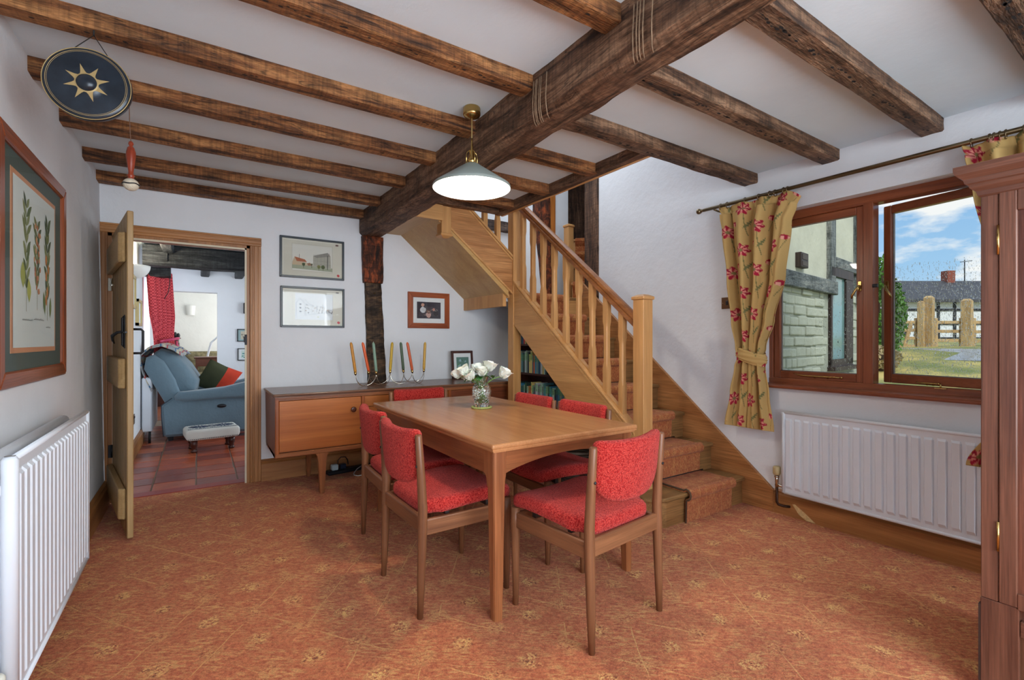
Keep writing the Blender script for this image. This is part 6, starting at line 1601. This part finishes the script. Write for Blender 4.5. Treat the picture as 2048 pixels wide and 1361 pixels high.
build('cover', pillow(MB(), 0.20, 0.20, 0.075, TC, (0, 0.56)), plain('olive_velvet', rgb(70, 74, 48), 0.85, var=0.2), cs, norm=False)
build('cover', pillow(MB(), 0.20, 0.20, 0.075, TC, (0.56, 1)), plain('orange_velvet', rgb(222, 70, 44), 0.85, var=0.15), cs, norm=False, label='orange red half')
th_ = thing('throw', 'striped wool throw hanging over the back of the blue armchair', 'blanket', (-0.3, 7.1, 0.9))
m = MB(); mats_ = [plain('throw_grey', rgb(168, 170, 172), 0.9, bump=0.4, bscale=200), plain('throw_blue', rgb(60, 110, 150), 0.9), plain('throw_red', rgb(190, 76, 70), 0.9), plain('throw_cream', rgb(206, 196, 170), 0.9)]
def tf(u, v):
    path = [(-0.15, 0.20), (-0.145, 0.42), (-0.10, 0.60), (0.02, 0.655), (0.14, 0.64), (0.22, 0.55), (0.27, 0.44)]
    k = v*(len(path)-1); i = min(int(k), len(path)-2); t = k-i
    px_ = path[i][0]+(path[i+1][0]-path[i][0])*t; pz_ = path[i][1]+(path[i+1][1]-path[i][1])*t
    return TM @ (TB @ Vector((px_+0.01*sin(u*25), -0.40+0.74*u+0.015*sin(v*9), pz_+0.008*sin(u*17+v*6)-0.02*(1 if u < 0.03 else 0))))
V = m.grid(60, 60, tf)
for f_ in m.bm.faces:
    i = f_.index
m.bm.faces.ensure_lookup_table()
for idx, f_ in enumerate(m.bm.faces):
    j, i = divmod(idx, 59); k = 0
    if j % 12 in (2,) or i % 20 in (4,): k = 1
    elif j % 12 in (7,) or i % 20 in (12,): k = 2
    elif j % 12 in (4, 5) or i % 20 in (8, 9): k = 3
    f_.material_index = k
o = build('cloth', m, mats_, th_, norm=False); sf = o.modifiers.new('t', 'SOLIDIFY'); sf.thickness = 0.008
# footstool
fs = thing('footstool', 'small footstool with blue patterned cover and turned dark legs', 'footstool', (0.12, 6.05, 0), radians(6))
m = MB(); soft(m, -0.245, 0.245, -0.17, 0.17, 0.13, 0.245, 0.04)
for f_ in m.bm.faces: f_.smooth = True
build('cushion', m, plain('cream_cloth', rgb(206, 206, 198), 0.85, bump=0.2, bscale=200), fs, local=True)
S_ = Sheet(lambda a, b, h: Vector((a, b, 0.2462+h*0.5)))
nv_ = (52, 64, 92)
for k in range(28): S_.rect(-0.225+k*0.0162, -0.214+k*0.0162, -0.158, -0.142, nv_); S_.rect(-0.225+k*0.0162, -0.214+k*0.0162, -0.132, -0.116, nv_); S_.rect(-0.225+k*0.0162, -0.214+k*0.0162, 0.125, 0.145, nv_)
for cx_ in (-0.11, 0.11):
    for a in range(16):
        t = 2*pi*a/16; S_.line((cx_+0.025*cos(t), 0.0+0.025*sin(t)), (cx_+0.10*cos(t), 0.10*sin(t)), 0.016, nv_)
    S_.blob((cx_, 0), 0.014, nv_)
for k in range(5): S_.line((-0.02+k*0.01, -0.10), (-0.02+k*0.01, 0.10), 0.004, nv_)
build('pattern', S_.mb, S_.mats, fs, local=True, norm=False)
m = MB()
for k in range(30):
    x = -0.235+k*0.0162; m.ball((x, -0.171, 0.145), 0.0045, 0, 6, 4)
build('stud', m, IRON, fs, local=True, kind='stuff')
for sx_ in (-1, 1):
    for sy_ in (-1, 1): build('leg', MB().lathe([(0.022, 0), (0.030, 0.010), (0.030, 0.020), (0.020, 0.028), (0.026, 0.040), (0.022, 0.055), (0.032, 0.070), (0.032, 0.132)], (sx_*0.17, sy_*0.115, 0), 18), wood('dark_turned', rgb(56, 26, 20), rgb(84, 42, 30), 'Z', 0.3), fs, local=True)
# pictures and speaker on the far wall
spk = thing('wall_speaker', 'small black speaker on the far living room wall', 'speaker', (0.64, 8.46, 1.58)); build('body', MB().box(0.585, 0.70, 8.42, 8.498, 1.58, 1.75, 0, 0.015, 2), BLACK, spk)
build('grille', MB().box(0.595, 0.69, 8.415, 8.422, 1.59, 1.74, 0, 0.003), plain('speaker_cloth', rgb(34, 38, 44), 0.9), spk)
for i, (za, zb_) in enumerate(((1.146, 1.341), (0.850, 1.040))):
    t = thing('wall_picture', ('thin black framed etching on the far living room wall, upper of two', 'thin black framed blue green print on the far living room wall, lower of two')[i], 'picture', (0.66, 8.49, za), 0, 'living room pictures')
    xa, xb = 0.502+0.006*i, 0.83
    build('frame_bar', MB().box(xa, xa+0.012, 8.48, 8.499, za, zb_).box(xb-0.012, xb, 8.48, 8.499, za, zb_).box(xa, xb, 8.48, 8.499, za, za+0.012).box(xa, xb, 8.48, 8.499, zb_-0.012, zb_), BLACK, t)
    build('mount', MB().box(xa+0.01, xb-0.01, 8.487, 8.495, za+0.01, zb_-0.01), plain('blue_mount', rgb(150, 176, 178), 0.7) if i == 0 else MATTE, t)
    S_ = Sheet(lambda a, b, h: Vector((xa+0.05+a*(xb-xa-0.10), 8.487-h, za+0.035+b*(zb_-za-0.07)))); S_.rect(0, 1, 0, 1, (196, 190, 170) if i == 0 else (206, 222, 214)); rnd = random.Random(i+40)
    for k in range(26): a = (rnd.random()*0.85, rnd.random()*0.8); S_.rect(a[0], a[0]+rnd.uniform(0.05, 0.14), a[1], a[1]+rnd.uniform(0.03, 0.16), rnd.choice([(116, 112, 104), (150, 144, 130)] if i == 0 else [(70, 140, 140), (120, 170, 160), (50, 100, 110)]))
    S_.done('print', t)
# room beyond the opening
m = MB(); m.box(-1.2, -1.1, 8.72, 11.6, -0.1, 2.5).box(1.6, 1.7, 8.72, 11.6, -0.1, 2.5).box(-1.2, 1.7, 11.5, 11.6, -0.1, 2.5)
struct('wall_far_room', m, plaster('bright_plaster', rgb(234, 234, 230)))
struct('ceiling', MB().box(-1.2, 1.7, 8.72, 11.6, 2.4, 2.5), CEIL)
struct('floor', MB().box(-1.2, 1.7, 8.6, 11.6, -0.1, 0.0), plain('far_room_floor', rgb(120, 66, 44), 0.5, var=0.2))
area('far_room_fill_light', (1.5, 10.2, 1.5), (radians(90), 0, radians(90)), 1.4, 1.4, 38, (1, 0.99, 0.96))  # added area light for an assumed source; the far room wall behind is solid
sc_ = thing('wall_sconce', 'white plaster wall sconce on the far white wall', 'wall light', (-0.12, 11.45, 1.68)); m = MB(); m.grid(16, 6, lambda u, v: Vector((-0.13+0.085*cos(pi+pi*u)*(1-0.2*v), 11.50+0.08*sin(pi+pi*u)*(1-0.2*v), 1.86-0.19*v))); o = build('shade', m, MATS['white_ceramic'], sc_, norm=False)
build('backplate', MB().box(-0.20, -0.06, 11.485, 11.499, 1.70, 1.84), MATS['white_ceramic'], sc_)
ca = thing('cabinet', 'dark wooden cabinet in the farthest room beyond the opening', 'cabinet', (-0.50, 10.6, 0))
build('body', MB().box(-0.75, -0.30, 10.35, 10.85, 0.0, 1.19, 0, 0.005), wood('dark_cabinet', rgb(58, 28, 22), rgb(86, 44, 34), 'Z', 0.4), ca)
build('top', MB().box(-0.78, -0.27, 10.32, 10.88, 1.19, 1.215, 0, 0.006), MATS['dark_cabinet_Z'], ca); build('side_frame', MB().box(-0.297, -0.29, 10.38, 10.82, 0.08, 1.12, 0, 0.002), MATS['dark_cabinet_Z'], ca)
pf = thing('standing_photo', 'brown framed photo standing on the far cabinet', 'frame', (-0.42, 10.5, 1.215)); build('frame', MB().hexa([Vector(v) for v in ((-0.50, 10.42, 1.215), (-0.36, 10.36, 1.215), (-0.36, 10.39, 1.215), (-0.50, 10.45, 1.215), (-0.53, 10.50, 1.45), (-0.39, 10.44, 1.45), (-0.39, 10.46, 1.45), (-0.53, 10.52, 1.45))]), wood('dark_frame', rgb(64, 38, 34), rgb(88, 54, 48), 'Z', 0.4), pf)
build('photo', MB().hexa([Vector(v) for v in ((-0.485, 10.41, 1.245), (-0.385, 10.365, 1.245), (-0.385, 10.38, 1.245), (-0.485, 10.43, 1.245), (-0.510, 10.475, 1.42), (-0.41, 10.43, 1.42), (-0.41, 10.45, 1.42), (-0.510, 10.49, 1.42))]), plain('photo_blue', rgb(130, 150, 160), 0.4), pf)
for i, (x, h) in enumerate(((-0.345, 0.10), (-0.30, 0.08))):
    o = thing('ornament', ('dark rounded ornament beside the standing photo on the far cabinet', 'small dark ornament at the right end of the far cabinet')[i], 'ornament', (x, 10.45, 1.215)); build('body', MB().lathe([(0.02, 0), (0.03, h*0.4), (0.022, h*0.8), (0.006, h)], (x, 10.45, 1.215), 12), BLACK, o)
so2 = thing('patterned_sofa', 'green and cream patterned sofa in the farthest room', 'sofa', (0.0, 10.7, 0))
pm = plain('tapestry', rgb(120, 112, 84), 0.9, var=0.55, vscale=16)
build('back', soft(MB(), -0.25, 0.42, 10.95, 11.15, 0.3, 0.95, 0.06), pm, so2); build('seat', soft(MB(), -0.25, 0.42, 10.45, 10.95, 0.1, 0.55, 0.06), pm, so2); build('armrest', soft(MB(), 0.42, 0.58, 10.40, 11.15, 0.1, 0.80, 0.05), pm, so2)
tt_ = thing('side_table', 'small wooden side table with a drawer in the farthest room', 'table', (0.13, 9.6, 0))
sw_ = lambda ax: wood('side_table_wood', rgb(84, 44, 28), rgb(120, 66, 42), ax, 0.35)
build('top', MB().box(-0.06, 0.36, 9.4, 9.8, 0.86, 0.885, 0, 0.004), sw_('X'), tt_); dd = build('drawer', MB().box(-0.03, 0.33, 9.41, 9.43, 0.74, 0.855, 0, 0.003), sw_('X'), tt_)
build('pull', MB().lathe([(0.02, 0), (0.018, 0.015), (0, 0.02)], (0.17, 9.41, 0.80), 12, T=RX), BLACK, dd)
for x in (-0.04, 0.32):
    for yy in (9.43, 9.77): build('leg', MB().box(x, x+0.03, yy-0.015, yy+0.015, 0, 0.86), sw_('Z'), tt_)
build('frame', MB().box(-0.03, 0.345, 9.435, 9.78, 0.73, 0.86), sw_('X'), tt_)
lc = thing('arched_chairback', 'white arched chair back beyond the side table', 'chair', (0.26, 9.95, 0)); m = MB()
m.tube([(0.13, 10.0, 0.0), (0.14, 10.0, 0.9), (0.19, 10.0, 1.12), (0.28, 10.0, 1.22), (0.36, 10.0, 1.12), (0.40, 10.0, 0.9), (0.40, 10.0, 0.0)], 0.018); build('frame', m, WHITE_EN, lc); build('seat', MB().box(0.12, 0.42, 9.98, 10.25, 0.44, 0.48, 0, 0.01), WHITE_EN, lc)

# ================================================================= outside the window
def gz_(d): return -0.12+(0.98-(-0.12))*min(1, max(0, (d-5)/7.5))+0.012*max(0, d-12.5)
m = MB()
m.grid(40, 50, lambda u, v: (lambda s_, d: Vector((0, 0, 0))+Fv*0+Vector((3.5+d*1.0, -18+40*u, gz_(d)+0.02*noise.noise(Vector((d*3, u*60, 0))))))(u, v*v*45))
def grassmat():
    m, nt, p = mat('wet_grass'); L = nt.links.new
    tc = nt.nodes.new('ShaderNodeTexCoord'); n = nt.nodes.new('ShaderNodeTexNoise'); n.inputs['Scale'].default_value = 0.9; n.inputs['Detail'].default_value = 8; n.inputs['Roughness'].default_value = 0.7
    L(tc.outputs['Object'], n.inputs['Vector']); r = nt.nodes.new('ShaderNodeValToRGB'); e = r.color_ramp.elements
    e[0].position = 0.38; e[0].color = rgb(112, 122, 66); e[1].position = 0.62; e[1].color = rgb(196, 176, 104); q = e.new(0.5); q.color = rgb(150, 146, 84)
    L(n.outputs['Fac'], r.inputs[0]); L(r.outputs[0], p.inputs['Base Color']); p.inputs['Roughness'].default_value = 0.9; return m
struct('floor_garden', m, grassmat())
pth = MB(); pth.grid(20, 8, lambda u, v: Vector((3.5+10.5+1.6*v+0.3*sin(u*9), -9+16*u, gz_(10.5+1.6*v)+0.03))); struct('trim_2', pth, plain('wet_gravel_path', rgb(150, 154, 156), 0.35, var=0.3, vscale=6))
# neighbouring wing with painted bricks
wa = Vector((3.95, 2.155, 0)); wd_ = Vector((1, 0.1226, 0)).normalized(); wn_ = Vector((wd_.y, -wd_.x, 0))
TW = Matrix(((wd_.x, wn_.x, 0, 0), (wd_.y, wn_.y, 0, 0), (0, 0, 1, 0), (0, 0, 0, 1)))
base = Vector((4.315, 2.2, 0))
TW = Matrix.Translation(base-wd_*(4.315)/1.0*1.0) @ Matrix(((wd_.x, wn_.x, 0, 0), (wd_.y, wn_.y, 0, 0), (0, 0, 1, 0), (0, 0, 0, 1)))
k1 = sqrt(1+0.1226**2)
def sx(x): return 4.315+(x-4.315)*k1
bd = thing('neighbouring_house', 'rendered timber framed house wing with painted brick base outside the left window pane', 'house', tuple(TW @ Vector((5.5, 0, 0.2))), 0)
REN = plaster('cream_render', rgb(206, 206, 188), 0.5, 0.10)
BRK = plaster('painted_brick', rgb(190, 194, 178), 0.8, 0.10)
build('wall', MB().box(sx(3.9), sx(6.75), -0.30, -0.012, 0.0, 4.4, T=TW), REN, bd)
m = MB(); build('mortar', MB().box(sx(3.95), sx(6.74), -0.02, 0.0, 0.0, 1.70, T=TW), plaster('pale_mortar', rgb(168, 172, 158), 0.6, 0.1), bd)
rnd = random.Random(77); z = 0.62; r_ = 0
while z < 1.64:
    x = 4.05+(0.12 if r_ % 2 else 0)
    while x < 6.5:
        w__ = rnd.uniform(0.19, 0.27) if rnd.random() < 0.75 else rnd.uniform(0.10, 0.14); hgt = rnd.uniform(0.074, 0.090)
        if not (x+w__ > 5.60 and x < 6.41 and 0.85 < z+0.09 and z < 1.70):
            dz = rnd.uniform(-0.006, 0.006)
            build('brick', MB().box(sx(x), sx(x+w__), -0.01, rnd.uniform(0.006, 0.022), z+dz, z+hgt+dz, 0, 0.010, 2, T=TW), BRK, bd)
        x += w__+rnd.uniform(0.008, 0.016)
    z += 0.099; r_ += 1
gry = lambda ax: oldwood('weathered_grey', rgb(78, 84, 86), rgb(122, 128, 128), rgb(162, 164, 158), ax)
build('beam', MB().box(sx(4.0), sx(5.756), -0.02, 0.055, 1.655, 1.80, 0, 0.008, T=TW), gry('X'), bd)
build('timber', MB().box(sx(5.60), sx(5.756), -0.02, 0.035, 1.78, 4.3, 0, 0.006, T=TW), gry('Z'), bd)
build('timber', MB().box(sx(6.57), sx(6.76), -0.02, 0.035, 1.60, 4.3, 0, 0.006, T=TW), gry('Z'), bd)
build('timber', MB().box(sx(5.756), sx(6.57), -0.02, 0.035, 1.955, 2.075, 0, 0.006, T=TW), gry('X'), bd)
dkw = wood('dark_window', rgb(48, 36, 34), rgb(76, 60, 54), 'Z', 0.5)
wf_ = build('window', MB().box(sx(5.61), sx(5.66), -0.03, 0.03, 0.90, 1.94, T=TW).box(sx(6.14), sx(6.40), -0.03, 0.03, 0.90, 1.955, T=TW).box(sx(5.61), sx(6.40), -0.03, 0.03, 0.88, 0.96, T=TW).box(sx(5.61), sx(6.40), -0.03, 0.035, 1.86, 1.955, T=TW).box(sx(5.58), sx(6.46), -0.03, 0.075, 0.84, 0.882, T=TW), dkw, bd)
build('pane', MB().box(sx(5.655), sx(6.145), 0.0, 0.008, 0.955, 1.865, T=TW), plain('frosted_pane', rgb(120, 156, 156), 0.12, var=0.18, vscale=2), wf_)
vb = build('vent_box', MB().box(sx(4.71), sx(4.90), -0.02, 0.04, 1.86, 2.00, 0, 0.004, T=TW), dkw, bd)
build('slot', MB().box(sx(4.74), sx(4.87), 0.038, 0.044, 1.875, 1.915, T=TW).box(sx(4.74), sx(4.87), 0.038, 0.044, 1.935, 1.985, T=TW), plain('vent_slot_grey', rgb(92, 84, 80), 0.8), vb)  # flat grey strips on the front of the vent box
# barn beyond the gate
O_ = Vector((0, 0, 0))
def far(px, d, z): return Vector((Fv.x*d+Rv.x*(px-1024)/948*d, Fv.y*d+Rv.y*(px-1024)/948*d, z))
bn_ = thing('barn', 'long low barn with dark roof and black and white walls behind the gate', 'barn', tuple(far(1950, 30, 1.1)))
L0, L1 = far(1798, 29, 0), far(2250, 29, 0)
ax_ = (L1-L0).normalized(); ay_ = Vector((-ax_.y, ax_.x, 0))
if ay_.dot(Fv) < 0: ay_ = -ay_
TBn = Matrix(((ax_.x, ay_.x, 0, L0.x), (ax_.y, ay_.y, 0, L0.y), (0, 0, 1, 0), (0, 0, 0, 1))); Lb = (L1-L0).length
WB = plain('barn_white', rgb(226, 230, 232), 0.8); BT = plain('barn_black', rgb(40, 42, 46), 0.7)
build('wall', MB().box(0.3, Lb, 0, 5, 0.8, 3.70, T=TBn), WB, bn_)
m = MB()
for k in range(int(Lb/1.0)):
    build('timber', MB().box(0.3+k*1.0, 0.46+k*1.0, -0.06, 0.0, 0.9, 3.7, T=TBn), BT, bn_)
for z in (1.2, 2.1, 2.95): build('timber', MB().box(0.3, Lb, -0.05, 0.0, z, z+0.14, T=TBn), BT, bn_)
build('window', MB().box(5.3, 7.2, -0.08, 0.0, 2.15, 2.95, T=TBn), plain('barn_glass', rgb(60, 70, 84), 0.2), bn_)
m = MB(); m.prism([(-0.4, 3.45), (-0.4, 3.62), (2.5, 5.1), (5.4, 3.62), (5.4, 3.45), (2.5, 4.95)], 'X', -0.1, Lb, T=TBn)
build('roof', m, plain('wet_slate', rgb(70, 70, 72), 0.6, bump=0.8, bscale=6, var=0.35, vscale=3), bn_)
build('chimney', MB().box(5.0, 5.5, 2.2, 2.7, 4.8, 5.75, T=TBn), plain('chimney_brick', rgb(140, 76, 60), 0.8), bn_)
build('aerial', MB().tube([TBn @ Vector((6.4, 2.5, 5.0)), TBn @ Vector((6.4, 2.5, 6.5))], 0.03).tube([TBn @ Vector((6.1, 2.5, 6.35)), TBn @ Vector((6.9, 2.5, 6.45))], 0.02), IRON, bn_)
# gate and fence
gp = lambda ax: wood('gate_wood', rgb(168, 134, 88), rgb(214, 184, 134), ax, 0.7, 4)
D_ = 13.0; zg = gz_(9.0)
def post(px, w_, ztop, label):
    p = far(px, D_, 0); t = thing('gate_post', label, 'post', (p.x, p.y, zg-0.1), 0, 'timber gate posts')
    build('post', MB().box(-w_/2, w_/2, -w_/2, w_/2, 0.0, ztop-zg+0.06, 0, 0.01), gp('Z'), t, local=True)
    build('post_cap', MB().taper(0, 0, ztop-zg+0.06, w_/2, w_/2, 0, 0, ztop-zg+0.12, w_/4, w_/4), gp('Z'), t, local=True)
post(1858, 0.20, 2.36, 'tallest pale timber gate post in the middle of the right window pane'); post(1842, 0.14, 2.22, 'thinner timber post just left of the tallest gate post'); post(1934, 0.22, 2.28, 'weathered timber post at the right end of the open gate'); post(2010, 0.18, 2.2, 'timber post behind the cupboard side of the view')
def gate(pa, pb, label, diag, z0, z1, n):
    a, b = far(pa, D_+0.1, 0), far(pb, D_+0.1, 0); d = (b-a); L_ = d.length; d.normalize(); nn = Vector((-d.y, d.x, 0))
    T = Matrix(((d.x, nn.x, 0, a.x), (d.y, nn.y, 0, a.y), (0, 0, 1, 0), (0, 0, 0, 1)))
    t = thing('field_gate', label, 'gate', tuple(a))
    for k in range(n):
        z = z0+(z1-z0)*k/(n-1); build('bar', MB().box(0, L_, -0.02, 0.02, z, z+0.085, 0, 0.006, T=T), gp('X'), t)
    for x in (0.0, L_-0.09): build('stile', MB().box(x, x+0.09, -0.03, 0.03, z0-0.05, z1+0.16, 0, 0.006, T=T), gp('Z'), t)
    if diag: build('brace', MB().prism([(0.05, z0), (0.15, z0), (L_*0.75, z1+0.05), (L_*0.75-0.1, z1+0.05)], 'Y', -0.045, -0.02, T=T), gp('X'), t)
gate(1868, 1926, 'five barred timber gate between the two tall posts', False, zg+0.15, zg+1.15, 5)
gate(1790, 1836, 'timber gate with a diagonal brace left of the tallest post', True, zg+0.05, zg+1.15, 6)
gate(1944, 2004, 'timber gate section running right behind the cupboard', True, zg+0.1, zg+1.15, 5)
# hedge and shrubs: leaves as stuff
HL = plain('hedge_leaf', rgb(84, 128, 52), 0.7, var=0.45, vscale=3)
def hedge(name, label, c, rad, n, seed, leafm, cat='shrub', size=0.07):
    t = thing(name, label, cat, (c.x, c.y, c.z-rad[2])); rnd = random.Random(seed); m = MB()
    for k in range(n):
        th = rnd.uniform(0, 2*pi); ph = math.acos(rnd.uniform(-1, 1)); rr_ = rnd.uniform(0.75, 1.05)
        p = c+Vector((rad[0]*rr_*sin(ph)*cos(th), rad[1]*rr_*sin(ph)*sin(th), rad[2]*rr_*cos(ph)))
        a = Vector((rnd.uniform(-1, 1), rnd.uniform(-1, 1), rnd.uniform(-1, 1))).normalized()*size*rnd.uniform(0.5, 1.2); b = a.cross(Vector((rnd.random(), rnd.random(), rnd.random()))).normalized()*size*0.45
        m.bm.faces.new([m.bm.verts.new(v) for v in (p-a, p+b, p+a, p-b)])
    build('foliage', m, leafm, t, kind='stuff', norm=False)
    build('stem', MB().tube([(c.x, c.y, gz_(c.x-3.5)-0.1), (c.x, c.y, c.z+rad[2]*0.5)], 0.05), plain('bark', rgb(84, 66, 50), 0.9), t)
hedge('hedge', 'dense green hedge seen in the gap of the open window', far(1756, 12, 1.75), (0.55, 0.55, 1.15), 3600, 2, HL, 'hedge')
hedge('shrub', 'thin leafy shoots rising above the hedge', far(1768, 11, 2.75), (0.18, 0.18, 0.45), 160, 3, HL)
hedge('shrub', 'tangle of dry pale stems below the hedge', far(1762, 10.5, 0.78), (0.35, 0.35, 0.25), 700, 4, plain('dry_stem', rgb(176, 160, 120), 0.8, var=0.4), 'shrub', 0.06)
hedge('shrub', 'low brown brambles at the foot of the gate posts', far(1905, 12.6, zg+0.12), (1.3, 1.3, 0.26), 2200, 5, plain('bramble', rgb(120, 98, 72), 0.8, var=0.5), 'shrub', 0.06)
